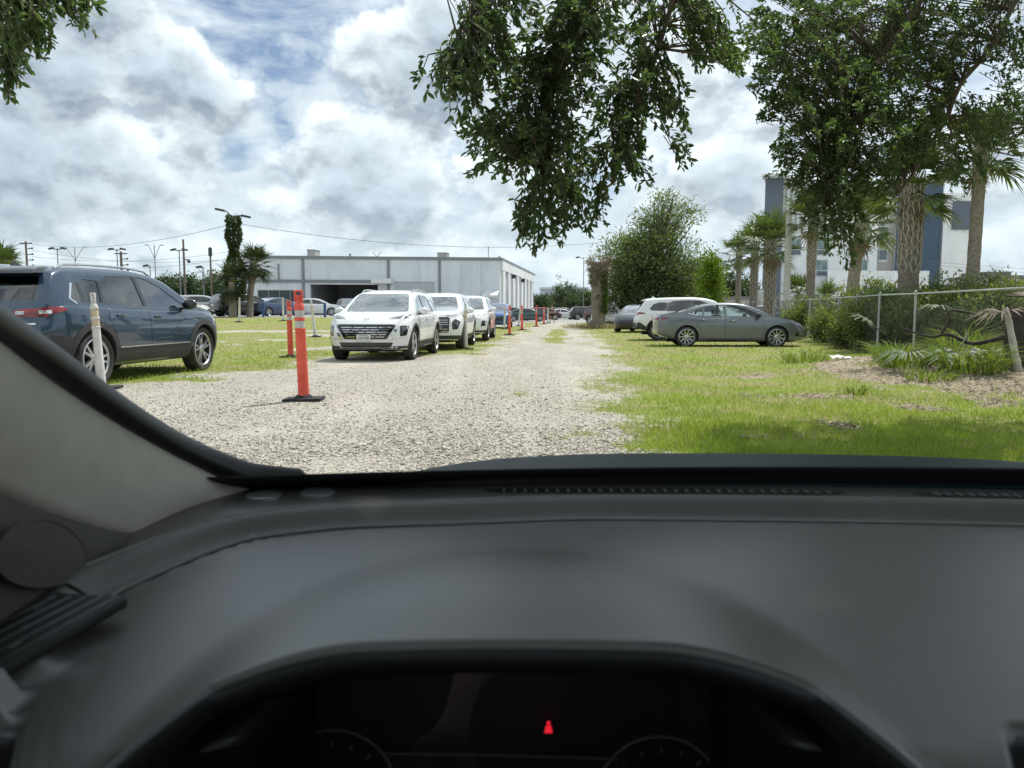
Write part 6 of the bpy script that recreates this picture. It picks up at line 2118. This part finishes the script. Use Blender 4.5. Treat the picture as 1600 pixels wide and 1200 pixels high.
def build_person():
    Y = 75
    x = (862 - 800) / F_PX * Y
    root = thing('person', 'person in a dark top and black shorts walking beside the far white post', 'person', (x, Y, tz(x, Y)), R(10))
    skin = pmat('skin', (.42, .26, .18), .6)
    J = [((0, 0, .95), (.15, .10)), ((0, .01, 1.18), (.14, .095)), ((0, .0, 1.40), (.17, .10)), ((0, 0, 1.50), .055), ((.01, -.01, 1.60), (.075, .09)), ((.01, -.02, 1.70), (.07, .085)),
         ((.20, 0, 1.40), .055), ((.27, .02, 1.14), .042), ((.30, -.10, .92), .032), ((.31, -.13, .84), .035), ((-.20, 0, 1.40), .055), ((-.27, .05, 1.14), .042), ((-.27, .0, .92), .032), ((-.27, -.03, .84), .035),
         ((.10, 0, .88), .085), ((.16, -.08, .50), .06), ((.22, .08, .10), .042), ((.23, -.02, .045), .04), ((.24, -.12, .035), .035), ((-.10, 0, .88), .085), ((-.16, -.12, .50), .06), ((-.22, -.16, .10), .042), ((-.23, -.24, .045), .04), ((-.24, -.33, .035), .035)]
    E = [(0, 1), (1, 2), (2, 3), (3, 4), (4, 5), (2, 6), (6, 7), (7, 8), (8, 9), (2, 10), (10, 11), (11, 12), (12, 13), (0, 14), (14, 15), (15, 16), (16, 17), (17, 18), (0, 19), (19, 20), (20, 21), (21, 22), (22, 23)]
    skin_figure('body', J, E, skin, root)
    dk = pmat('shirt_dark', (.045, .05, .05), .85)
    skin_figure('shirt', [((0, 0, .98), (.165, .115)), ((0, .01, 1.18), (.155, .11)), ((0, 0, 1.40), (.185, .115)), ((0, 0, 1.47), .07), ((.20, 0, 1.40), .07), ((.25, .01, 1.22), .06), ((-.20, 0, 1.40), .07), ((-.25, .03, 1.22), .06)], [(0, 1), (1, 2), (2, 3), (2, 4), (4, 5), (2, 6), (6, 7)], dk, root)
    skin_figure('shorts', [((0, 0, .95), (.165, .12)), ((.10, 0, .86), .105), ((.15, -.06, .58), .09), ((-.10, 0, .86), .105), ((-.15, -.09, .58), .09)], [(0, 1), (1, 2), (0, 3), (3, 4)], pmat('shorts_black', (.012, .012, .013), .8), root)
    mb = MB(); mb.sphere((.01, .01, 1.70), (.083, .098, .075), 14, 8); mb.build('hair', pmat('hair_dark', (.03, .022, .018), .7), root)
    mb = MB()
    for sx_, sy in ((.235, -.06), (-.235, -.27)): mb.box((sx_, sy, .04), (.10, .28, .085), bev=.03)
    mb.build('shoes', pmat('shoe', (.03, .03, .03), .7), root)
# ================================================================== THE CAR WE SIT IN
def build_cabin():
    root = thing('car', 'car we sit in with a black dashboard and beige windscreen pillar trim', 'car', (0, 0, 0))
    dash = pmat('dash_plastic', (.078, .077, .0755), .30, var=.10, vscale=5, bump=.10, bscale=900, spec=.75, rvar=.10)
    dash2 = pmat('dash_band', (.085, .083, .081), .46, var=.12, vscale=8, bump=.15, bscale=700)
    blk = pmat('shroud_black', (.006, .006, .007), .65, var=.3)
    frit = pmat('frit_black', (.006, .0065, .0075), .5, var=.2)
    beige = pmat('pillar_fabric', (.47, .44, .385), .85, var=.06, vscale=30, bump=.15, bscale=900)
    beige2 = pmat('sail_panel', (.085, .082, .073), .8, var=.08, vscale=20, bump=.12, bscale=700)
    metal = pmat('sensor_grey', (.26, .28, .29), .35, .5, var=.1)

    def grid(name, rows, m, ang=40, thick=0.0):
        mb = MB()
        nr, nc = len(rows), len(rows[0])
        mb.add([p for r in rows for p in r], [[i * nc + k, i * nc + k + 1, (i + 1) * nc + k + 1, (i + 1) * nc + k] for i in range(nr - 1) for k in range(nc - 1)])
        o = mb.build(name, m, root, ang)
        if thick:
            md = o.modifiers.new('thick', 'SOLIDIFY'); md.thickness, md.offset = thick, -1
        return o

    def ytop(x): return .905 - .085 * max(x, 0) ** 2
    def ybase(x): return .982 - .10 * max(x - .1, 0) ** 2 - .08 * max(-x - .30, 0)

    # course of the raised band: round the left corner, then straight along below the windscreen
    left = [at_z(px, py, .8735) for px, py in ((30, 1010), (64, 956), (108, 904), (200, 864), (300, 828), (380, 808), (480, 796), (560, 790), (720, 785))]
    crs = [Vector((p.x, p.y, 0)) for p in left] + [Vector((x, .906 - .085 * max(x - .05, 0) ** 2, 0)) for x in (.08, .25, .45, .65, .9, 1.2)]
    crs = [(p.x, p.y) for p in curve(crs, 5)]
    CA = np.array(crs)
    CB = CA[1:] - CA[:-1]
    CL = (CB ** 2).sum(1)

    def step_d(x, y):
        """Distance from the band's outer edge, positive on the driver's side."""
        q = np.array([x, y]) - CA[:-1]
        t_ = np.clip((q * CB).sum(1) / CL, 0, 1)
        dv = q - CB * t_[:, None]
        dd = (dv ** 2).sum(1)
        i = int(dd.argmin())
        return math.copysign(math.sqrt(dd[i]), -(CB[i][0] * q[i][1] - CB[i][1] * q[i][0]))

    def hood_e(x, y):
        return (abs(x) / .225) ** 2.6 + (max(0, y - .42) / .335) ** 2.2

    def zt(x, y):
        d = step_d(x, y)
        z = .8735 - .017 * float(sstep(d / .030)) + .0016 * math.exp(-((d + .002) / .004) ** 2) + .0014 * math.exp(-((d - .034) / .004) ** 2)
        z += .018 * float(sstep((1.10 - hood_e(x, y)) / .95)) * (1 - .12 * (abs(x) / .2) ** 2 if abs(x) < .25 else 1)
        z -= .16 * max(0, .40 - y) * (1 if abs(x) > .22 else .3)
        z -= .10 * float(sstep((x - .95) / .25))
        return z

    def yend(x):
        a = abs(x)
        if a < .10: return .505 - .3 * a * a
        if a < .19: return .502 - .035 * ((a - .10) / .09) ** 1.6
        if a < .235: return .467 - .147 * ((a - .19) / .045) ** 1.2
        if a < .29: return .32 + .11 * ((a - .235) / .055)
        return .43
    xs = sorted(set([round(v, 4) for v in np.linspace(-.41, 1.16, 130)] + [round(s * v, 4) for s in (-1, 1) for v in np.linspace(.16, .25, 26)]))
    rows = []
    for t in np.linspace(0, 1, 96):
        rows.append([(x, ybase(x) * (1 - t) + yend(x) * t, zt(x, ybase(x) * (1 - t) + yend(x) * t)) for x in xs])
    last = rows[-1]
    rows.append([(x, y - .006, z - .004) for x, y, z in last])
    rows.append([(x, y - .008, z - .012) for x, y, z in last])
    rows.append([(x, y - .004 + (.0 if abs(x) < .235 else -.01), z - .022 - (0 if abs(x) < .235 else .1)) for x, y, z in last])
    rows.append([(x, y + (.01 if abs(x) < .235 else .03), z - .026 - (0 if abs(x) < .235 else .38)) for x, y, z in last])
    rows.insert(0, [(x, y + .05, z - .03) for x, y, z in rows[0]])
    do = grid('dashboard', rows, dash, 60)
    do.data.materials.append(pmat('brow_black', (.012, .013, .015), .45, var=.2))
    nc = len(xs) - 1
    for i, p in enumerate(do.data.polygons):
        if i // nc >= len(rows) - 4: p.material_index = 1  # lip underside and front faces coloured black to stand for their shade
    # the raised band that runs round the top of the dash, with a bead along each edge, coloured pale as its bright ridge line
    def path(d):
        out = []
        for i in range(9, len(crs) - 4):
            tx, ty = crs[i + 1][0] - crs[i - 1][0], crs[i + 1][1] - crs[i - 1][1]
            k = d / math.hypot(tx, ty)
            out.append((crs[i][0] + ty * k, crs[i][1] - tx * k))
        return out
    grid('dash_band', [[(x, y, zt(x, y) + .0012 + .0012 * math.sin(math.pi * s)) for x, y in path(-.004 + .040 * s)] for s in np.linspace(0, 1, 7)], dash2, 60)
    bead = pmat('dash_bead', (.19, .185, .18), .55, var=.1, vscale=60)
    for d in (-.004, .036):
        g = MB(); g.tube([(x, y, zt(x, y) + .001) for x, y in path(d)], .0016, 6); g.build('bead', bead, root, 60)
    # instrument shroud: tunnel running forward from under the brow
    rim = [(x, yend(x) + .004, zt(x, yend(x)) - .020) for x in xs if abs(x) <= .228]
    rim = [(-.232, .325, .62), (-.232, .325, .74)] + rim + [(.232, .325, .74), (.232, .325, .62)]
    rr = []
    for k, (sx_, yy, dz) in enumerate(((1.0, None, 0), (.985, .02, -.004), (.95, .09, -.010), (.90, .20, -.03), (.86, .9, -.045))):
        row = []
        for (x, y, z) in rim:
            y2 = y if yy is None else min(y + yy, .735) if yy < .5 else .735
            row.append((x * sx_, y2, z + dz))
        rr.append(row)
    grid('instrument_shroud', rr, blk, 40)
    # a second, softer brow inside the first
    row0 = [(x * .93, yend(x) + .055, zt(x, yend(x)) - .036) for x in xs if abs(x) <= .215]
    row1 = [(x * .90, y + .03, z - .012) for x, y, z in row0]
    grid('inner_brow', [row0, row1], pmat('brow_black', (.012, .013, .015), .45, var=.2), 60, .004)
    # instrument panel behind a clear lens
    mb = MB(); mb.box((0, .738, .655), (.44, .012, .28), Matrix.Rotation(R(-12), 3, 'X'))
    panel = mb.build('instrument_panel', pmat('panel_black', (.007, .007, .008), .5, var=.3), root)
    ringm = pmat('gauge_ring', (.42, .41, .39), .35, .6, var=.1)
    tick = pmat('gauge_mark', (.30, .30, .29), .5)
    for px, py in ((520, 1248), (1032, 1258)):
        c = at(px, py, .722)
        g = MB()
        g.tube([(c.x + .066 * math.cos(a), .722 + .012 * math.sin(a), c.z + .066 * math.sin(a)) for a in np.linspace(0, 2 * math.pi, 49)], .0016, 6, cap=False)
        g.build('gauge_ring', ringm, root)
        g = MB()
        for k in range(-6, 7):
            a = R(90 + k * 20)
            d = Vector((math.cos(a), 0, math.sin(a)))
            g.tube([c + d * .055, c + d * .061], .0009, 4)
        nd = Vector((math.cos(R(215)), 0, math.sin(R(215))))
        g.tube([c + Vector((0, -.003, 0)), c + nd * .05 + Vector((0, -.003, 0))], .0012, 4)
        g.build('gauge_marks', tick, root)
    g = MB()
    a, b = at(596, 1177, .715), at(965, 1186, .715)
    g.tube([a, (a + b) / 2 + Vector((0, 0, .001)), b], .0011, 6)
    g.build('panel_edge', ringm, root)
    # red seat-belt reminder lamp
    c = at(857, 1136, .715)
    g = MB()
    Mx = Matrix(((1, 0, 0, c.x), (0, 0, -1, c.y), (0, 1, 0, c.z), (0, 0, 0, 1)))
    g.prism([(.0018 * math.cos(t), .0046 + .0018 * math.sin(t)) for t in np.linspace(0, 2 * math.pi, 12, endpoint=False)], .0006, Mx)
    g.prism([(-.0040, -.0060), (.0040, -.0060), (.0032, -.0008), (.0017, .0022), (-.0017, .0022), (-.0032, -.0008)], .0006, Mx)
    g.build('warning_lamp', pmat('lamp_red_glow', (.5, .01, .02), .5, emit=(1.0, .02, .04), estr=.75), root)
    lens = MB()
    lens.add([(-.2, .655, .60), (.2, .655, .60), (.2, .695, .835), (-.2, .695, .835)], [[0, 1, 2, 3]])
    lens.build('instrument_lens', glassmat('lens_clear', (.93, .94, .95), 1.0), root)
    # sun sensors, defroster slot with its comb of ribs, left air vent
    for px, py in ((412, 776), (496, 771)):
        p = at_z(px, py, .8735)
        g = MB(); g.lathe([(.0215, -.006), (.0215, .0002), (.019, .0012), (.017, .0006), (0, .0010)], 24, Matrix.Translation((p.x, p.y, zt(p.x, p.y) + .0022)))
        g.build('sensor_cap', metal, root)
    sl = MB(); rb = MB()
    x0, x1 = -.035, .40
    def slot(xa, xb, y_off):
        n = 40
        pts = []
        for i in range(n + 1):
            x = xa + (xb - xa) * i / n
            e = min(1, (x - xa) / .03, (xb - x) / .03)
            pts.append((x, ybase(x) - y_off, .0105 * max(.05, e) ** .5))
        for (xa_, ya, wa), (xb_, yb, wb) in zip(pts[:-1], pts[1:]):
            z = zt(xa_, ya) + .0012
            sl.add([(xa_, ya - wa, z), (xb_, yb - wb, z), (xb_, yb + wb, z), (xa_, ya + wa, z)], [[0, 1, 2, 3]])
        k = 0
        x = xa + .025
        while x < xb - .02:
            y = ybase(x) - y_off
            rb.box((x, y - .006, zt(x, y) + .002), (.0035, .014, .003), bev=.001)
            x += .0135
    slot(-.035, .42, .036)
    slot(.50, .98, .036)
    sl.build('defroster_slot', blk, root); rb.build('slot_ribs', dash2, root)
    vt = MB(); vb = MB()
    cv = at_z(48, 1012, .858)
    zz = max(zt(cv.x + dx, cv.y + dy) for dx in (-.03, 0, .03) for dy in (-.05, 0, .05))
    vb.box((cv.x, cv.y, zz - .0055), (.066, .13, .010), Matrix.Rotation(R(-9), 3, 'Z'), bev=.004)
    for k in range(5):
        vt.box((cv.x - .025 + k * .0125, cv.y, zz - .0015), (.0035, .118, .0035), Matrix.Rotation(R(-9), 3, 'Z') @ Matrix.Rotation(R(25), 3, 'Y'), bev=.001)
    vb.build('vent_well', blk, root); vt.build('vent_slat', pmat('brow_black', (.012, .013, .015), .45, var=.2), root)
    # glass: the windscreen, its black ceramic border, pillars
    ct = .36                                                    # car centre line is to our right
    bot = [(x, 1.045 - .12 * (x - ct) ** 2, .866) for x in np.linspace(-.40, 1.12, 30)]
    top = [(x, .16 - .10 * (x - ct) ** 2, 1.44) for x in np.linspace(-.28, 1.0, 30)]
    gm = bpy.data.materials.new('windscreen_clear')
    t = nt(gm); o_ = N(t, 'ShaderNodeOutputMaterial'); tr = N(t, 'ShaderNodeBsdfTransparent'); tr.inputs[0].default_value = (1, 1, 1, 1); t.links.new(tr.outputs[0], o_.inputs[0])
    rows = []
    for s in np.linspace(0, 1, 14):
        rows.append([tuple(Vector(b).lerp(Vector(a), s) + Vector((0, .05 * math.sin(math.pi * s), .05 * math.sin(math.pi * s)))) for a, b in zip(top, bot)])
    grid('windscreen', rows, gm, 60)

    def band(name, outer, inner, m, thick=.006):
        a, b = curve(outer, 6), curve(inner, 6)
        n = min(len(a), len(b))
        rws = [[tuple(a[i].lerp(b[i], s) + Vector((.012 * math.sin(math.pi * s), -.006 * math.sin(math.pi * s), 0))) for i in range(n)] for s in np.linspace(0, 1, 9)]
        return grid(name, rws, m, 60, thick)
    o1 = [at(*q) for q in ((470, 732, 1.0), (400, 724, .985), (345, 705, .95), (290, 680, .905), (240, 650, .855), (185, 612, .79), (130, 570, .725), (70, 525, .65), (0, 474, .565), (-110, 395, .44), (-260, 290, .32))]
    i1 = [at(*q) for q in ((470, 766, .985), (405, 766, .97), (350, 750, .94), (295, 724, .89), (245, 698, .84), (185, 664, .775), (125, 626, .71), (62, 582, .64), (0, 535, .555), (-110, 460, .43), (-260, 360, .31))]
    band('frit_band', o1, i1, frit)
    i1b = [p + Vector((.002, -.004, .001)) for p in i1[1:]]
    f1 = [at(*q) for q in ((362, 772, .965), (300, 806, .89), (258, 828, .835), (222, 846, .785), (170, 836, .72), (105, 815, .65), (50, 795, .595), (0, 776, .55), (-110, 735, .43), (-260, 690, .31))]
    band('pillar_trim', i1b, f1, beige)
    s0 = [p + Vector((-.004, .006, .012)) for p in f1[3:]]
    s1 = [at(*q) for q in ((215, 862, .775), (150, 905, .70), (90, 945, .63), (30, 985, .57), (-40, 1030, .50), (-130, 1080, .40), (-260, 1150, .30))]
    band('sail_panel', s0, s1, beige2)
    g = MB()
    c = at(52, 858, .585)
    pts = [at(52 + 70 * math.cos(a) * (1 + .15 * math.sin(a)), 858 + 52 * math.sin(a), .585 + .085 * math.cos(a)) + Vector((.012, -.010, 0)) for a in np.linspace(0, 2 * math.pi, 41)]
    g.tube(pts, .0010, 6, cap=False)
    g.build('speaker_ring', beige2, root)
    g = MB()
    cc = sum(pts[:-1], Vector()) / 40
    vs = [cc - Vector((0, .003, 0))] + [p for p in pts[:-1]]
    g.add(vs, [[0, 1 + k, 1 + (k + 1) % 40] for k in range(40)])
    g.build('speaker_grille', pmat('speaker_cloth', (.105, .10, .09), .9, var=.2, vscale=300, bump=.4, bscale=1500), root)
    # lower border of the glass right across, right-hand pillar
    lo = [(x, 1.035 - .12 * (x - ct) ** 2, .862) for x in np.linspace(-.37, 1.10, 40)]
    hi = [(x, .968 - .12 * (x - ct) ** 2 + .0, .8985) for x in np.linspace(-.37, 1.10, 40)]
    grid('frit_band', [lo, hi], frit, 60, .002)
    rp0 = [(1.10, .96, .87), (1.08, .6, 1.12), (1.02, .2, 1.42)]
    rp1 = [(1.16, .86, .88), (1.16, .5, 1.10), (1.10, .1, 1.40)]
    band('pillar_trim', rp0, rp1, beige)
    # roof lining, doors, bonnet, cowl: the shell round us
    mb = MB()
    for s, z in ((0, 1.44), (1, 1.45)):
        pass
    rows = [[(x, y, 1.46 + .03 * (1 - ((x - ct) / .8) ** 2) - (.04 if y > .1 else 0)) for x in np.linspace(-.34, 1.06, 9)] for y in np.linspace(.17, -2.2, 10)]
    grid('roof', rows, beige, 60, .03)
    for x in (-.47, 1.19):
        mb = MB(); mb.box((x, -.78, .55), (.07, 2.95, .72), bev=.03); mb.build('door', pmat('door_card', (.022, .022, .023), .7, var=.1), root)
    body = pmat('ego_paint', (.006, .022, .028), .5, var=.05, coat=0.0, spec=.08)
    rows = []
    for s in np.linspace(0, 1, 22):
        y = 1.10 + .98 * s
        z = .845 - .125 * s - .16 * max(0, s - .72) ** 1.5 * 2
        rows.append([(ct + (x - ct) * (1 - .06 * s), y - .10 * (x - ct) ** 2, z - .085 * abs((x - .62) / 1.06) ** 5 + .006 * (1 - ((x - .62) / 1.06) ** 2)) for x in np.linspace(-.44, 1.68, 45)])
    grid('bonnet', rows, body, 60, .012)
    rows = [[(x, 1.04 + .07 * k - .13 * (x - ct) ** 2, .842 - .012 * k) for x in np.linspace(-.46, 1.30, 21)] for k in range(2)]
    grid('cowl', rows, blk, 60)
    mb = MB()
    for x in (-.52, 1.24): mb.box((x, 1.5, .32), (.10, 1.5, .5), bev=.05)
    mb.box((ct + .1, 2.05, .34), (1.7, .12, .5), bev=.05)
    mb.build('front_body', body, root)
    mb = MB(); mb.box((ct, -.25, .24), (1.7, 4.3, .1)); mb.box((ct, .98, .55), (1.6, .06, .5)); mb.build('floor_pan', blk, root)
    mb = MB(); mb.box((ct, -2.2, .75), (1.62, .14, 1.1), bev=.03); mb.box((ct, -1.5, .5), (1.6, .9, .3), bev=.06); mb.build('rear_bench', blk, root)


def build_hand():
    """The driver's hand below the camera, seen only as a dim mirror image in the instrument lens."""
    root = thing('person', "driver's relaxed hand held before the dash, mirrored dimly in the instrument lens", 'person', (-.09, .26, .63), R(0))
    sk = pmat('driver_skin', (.58, .35, .25), .6, var=.08, vscale=40)
    J = [((.01, -.02, .02), (.022, .014)), ((0, 0, 0), (.036, .015)), ((0, .01, -.035), (.040, .014)), ((.02, -.09, .06), (.026, .022)), ((.05, -.2, .08), (.034, .03))]
    E = [(0, 1), (1, 2), (0, 3), (3, 4)]
    for x, l, sp in ((-.033, .062, -.020), (-.011, .072, -.006), (.011, .068, .006), (.032, .052, .022)):
        b = len(J)
        J += [((x, .012, -.045), .0095), ((x + sp * .4, .016, -.045 - l * .45), .0085), ((x + sp * .8, .008, -.045 - l * .8), .0078), ((x + sp, -.004, -.045 - l), .007)]
        E += [(2, b), (b, b + 1), (b + 1, b + 2), (b + 2, b + 3)]
    b = len(J)
    J += [((-.036, -.01, -.012), .011), ((-.058, -.016, -.04), .010), ((-.066, -.014, -.066), .008)]
    E += [(1, b), (b, b + 1), (b + 1, b + 2)]
    skin_figure('body', J, E, sk, root, 2)
# ================================================================== SKY, SUN, CAMERA
SUN_AZ, SUN_EL = 38.0, 60.0          # degrees right of straight ahead, above the horizon


def build_world():
    w = bpy.data.worlds.new('World')
    SC.world = w
    w.use_nodes = True
    w.cycles.sampling_method, w.cycles.sample_map_resolution = 'MANUAL', 512
    t = w.node_tree
    t.nodes.clear()
    L = t.links
    out = N(t, 'ShaderNodeOutputWorld')
    sky = N(t, 'ShaderNodeTexSky', sky_type='NISHITA')
    sky.sun_disc = False
    sky.sun_elevation, sky.sun_rotation = R(SUN_EL), R(SUN_AZ)
    sky.air_density, sky.dust_density, sky.ozone_density = 1.0, .6, 1.6
    bg1 = N(t, 'ShaderNodeBackground')
    bg1.inputs[1].default_value = .085
    L.new(sky.outputs[0], bg1.inputs[0])
    tc = N(t, 'ShaderNodeTexCoord').outputs['Generated']
    sx = N(t, 'ShaderNodeSeparateXYZ')
    L.new(tc, sx.inputs[0])
    z = mth(t, 'MAXIMUM', sx.outputs[2], 0.0)
    az = mth(t, 'ARCTAN2', sx.outputs[0], sx.outputs[1])
    el = mth(t, 'ARCSINE', z)

    def proj(dz=0.0, s=(1, 1), ox=0.0):
        c = N(t, 'ShaderNodeCombineXYZ')
        L.new(mth(t, 'MULTIPLY_ADD', az, s[0], ox), c.inputs[0])
        L.new(mth(t, 'MULTIPLY_ADD', el, s[1], dz), c.inputs[1])
        return c.outputs[0]

    def cloud(dz, ox=3.7):
        p = proj(dz, (1.0, 1.45), ox)
        warp = noise_node(t, 16.0, 4, .6, vec=p)
        warp.noise_dimensions = '2D'
        off = N(t, 'ShaderNodeVectorMath', operation='MULTIPLY_ADD')
        L.new(warp.outputs['Color'], off.inputs[0]); off.inputs[1].default_value = (.045, .045, 0); L.new(p, off.inputs[2])
        bn = noise_node(t, 3.4, 8, .56, vec=p)
        bn.noise_dimensions = '2D'
        vo = N(t, 'ShaderNodeTexVoronoi', feature='F1', voronoi_dimensions='2D')
        vo.inputs['Scale'].default_value = 6.5
        vo.inputs['Detail'].default_value = 3.5
        vo.inputs['Roughness'].default_value = .48
        vo.inputs['Lacunarity'].default_value = 2.2
        L.new(off.outputs[0], vo.inputs['Vector'])
        bil = mth(t, 'SUBTRACT', .55, vo.outputs['Distance'])
        return mth(t, 'MULTIPLY_ADD', bil, .36, bn.outputs['Fac'])

    d0, d1 = cloud(0.0), cloud(.028)
    # blue openings where the photograph has them
    gap = None
    for px, py, rr, am in ((450, 70, .085, .24), (560, 25, .07, .14), (375, 45, .06, .12), (440, 195, .032, .30), (225, 240, .034, .18), (180, 165, .03, .12), (375, 248, .024, .2), (735, 332, .035, .16),
                           (712, 255, .03, .16), (940, 320, .04, .22), (300, 205, .03, .1), (1030, 250, .035, .14)):
        d = ray(px, py).normalized()
        dt = N(t, 'ShaderNodeVectorMath', operation='DISTANCE')
        L.new(tc, dt.inputs[0]); dt.inputs[1].default_value = d
        g = mth(t, 'MULTIPLY', mth(t, 'EXPONENT', mth(t, 'MULTIPLY', mth(t, 'POWER', mth(t, 'DIVIDE', dt.outputs['Value'], rr), 2.0), -1.0)), am)
        gap = g if gap is None else mth(t, 'ADD', gap, g)
    # the two big piled-up masses and the bank over the warehouse
    pile = None
    for px, py, rr, am in ((240, 110, .17, .17), (620, 215, .17, .16), (60, 270, .16, .14), (380, 300, .14, .12), (1140, 230, .16, .14), (700, 60, .12, .06)):
        d = ray(px, py).normalized()
        dt = N(t, 'ShaderNodeVectorMath', operation='DISTANCE')
        L.new(tc, dt.inputs[0]); dt.inputs[1].default_value = d
        g = mth(t, 'MULTIPLY', mth(t, 'EXPONENT', mth(t, 'MULTIPLY', mth(t, 'POWER', mth(t, 'DIVIDE', dt.outputs['Value'], rr), 2.0), -1.0)), am)
        pile = g if pile is None else mth(t, 'ADD', pile, g)
    dens = mth(t, 'SUBTRACT', mth(t, 'ADD', d0, pile), gap)
    cover = ramp(t, dens, [(.33, 0.0), (.40, .5), (.48, 1.0)]).outputs[0]
    # a paler bank behind, and a high thin veil
    e0 = mth(t, 'SUBTRACT', cloud(.3, 9.1), mth(t, 'MULTIPLY', gap, .8))
    back = ramp(t, e0, [(.24, 0.0), (.33, .55), (.42, .95)]).outputs[0]
    veil = noise_node(t, 9.0, 6, .62, vec=proj(.4, (.8, 2.6)), dist=.3).outputs['Fac']
    back = mth(t, 'MAXIMUM', back, ramp(t, mth(t, 'SUBTRACT', veil, mth(t, 'MULTIPLY', gap, .5)), [(.30, .05), (.60, .85)]).outputs[0])
    backcol = ramp(t, e0, [(.3, (.74, .80, .83)), (.62, (.62, .685, .73))]).outputs[0]
    lit = mth(t, 'SUBTRACT', d0, d1)                             # thinner above than here: lit rim; thicker above: base in shade
    base = ramp(t, dens, [(.38, (.80, .85, .87)), (.54, (.72, .765, .79)), (.70, (.49, .555, .605)), (.86, (.40, .465, .53))]).outputs[0]
    sh = ramp(t, mth(t, 'MULTIPLY_ADD', lit, 2.4, .5), [(.18, (.55, .58, .63)), (.5, (1.0, 1.0, 1.0)), (.85, (1.34, 1.33, 1.31))]).outputs[0]
    col = mixc(t, cover, backcol, mixc(t, 1.0, base, sh, 'MULTIPLY'))
    cover = mth(t, 'MAXIMUM', cover, back)
    hz = ramp(t, z, [(0.0, 1.0), (.05, .75), (.22, 0.0)]).outputs[0]
    col = mixc(t, mth(t, 'MULTIPLY', hz, .55), col, (.60, .70, .74))
    col = mixc(t, 1.0, col, (.955, 1.0, 1.03), 'MULTIPLY')
    bg2 = N(t, 'ShaderNodeBackground')
    bg2.inputs[1].default_value = .98
    L.new(col, bg2.inputs[0])
    mx = N(t, 'ShaderNodeMixShader')
    cover2 = mth(t, 'MAXIMUM', cover, mth(t, 'MULTIPLY', hz, .8))
    L.new(cover2, mx.inputs[0])
    L.new(bg1.outputs[0], mx.inputs[1]); L.new(bg2.outputs[0], mx.inputs[2])
    L.new(mx.outputs[0], out.inputs[0])


def build_sun_camera():
    l = bpy.data.lights.new('sun', 'SUN')
    l.energy, l.angle, l.color = 3.8, R(.6), (1, .96, .90)
    o = bpy.data.objects.new('sun', l)
    COL.objects.link(o)
    a, e = R(SUN_AZ), R(SUN_EL)
    to = Vector((math.sin(a) * math.cos(e), math.cos(a) * math.cos(e), math.sin(e)))
    o.rotation_euler = (-to).to_track_quat('-Z', 'Y').to_euler()
    o.location = to * 60
    c = bpy.data.cameras.new('camera')
    c.sensor_width = 36
    c.lens = F_PX / 1600 * 36
    c.clip_start, c.clip_end = .02, 6000
    c.dof.use_dof = True
    c.dof.focus_distance = 18
    c.dof.aperture_fstop = 9.0
    o = bpy.data.objects.new('camera', c)
    COL.objects.link(o)
    o.location = (0, 0, CAM_H)
    o.rotation_euler = (R(90) - PITCH, 0, 0)
    SC.camera = o
    v = SC.view_settings
    v.view_transform, v.look, v.exposure, v.gamma = 'Standard', 'None', .28, 1
    cy = SC.cycles
    cy.use_denoising = True
    cy.max_bounces, cy.diffuse_bounces, cy.glossy_bounces, cy.transmission_bounces, cy.transparent_max_bounces = 5, 2, 2, 3, 12
    cy.caustics_reflective = cy.caustics_refractive = False
    cy.sample_clamp_indirect = 6

# ================================================================== BUILD EVERYTHING
build_world()
build_sun_camera()
build_ground()
build_grass()
build_stones()
build_mulch()
build_far_cars(build_near_cars())
build_oak()
build_vegetation()
build_warehouse()
build_hotel()
build_poles()
build_fence()
build_bollards()
build_person()
build_cabin()
build_hand()
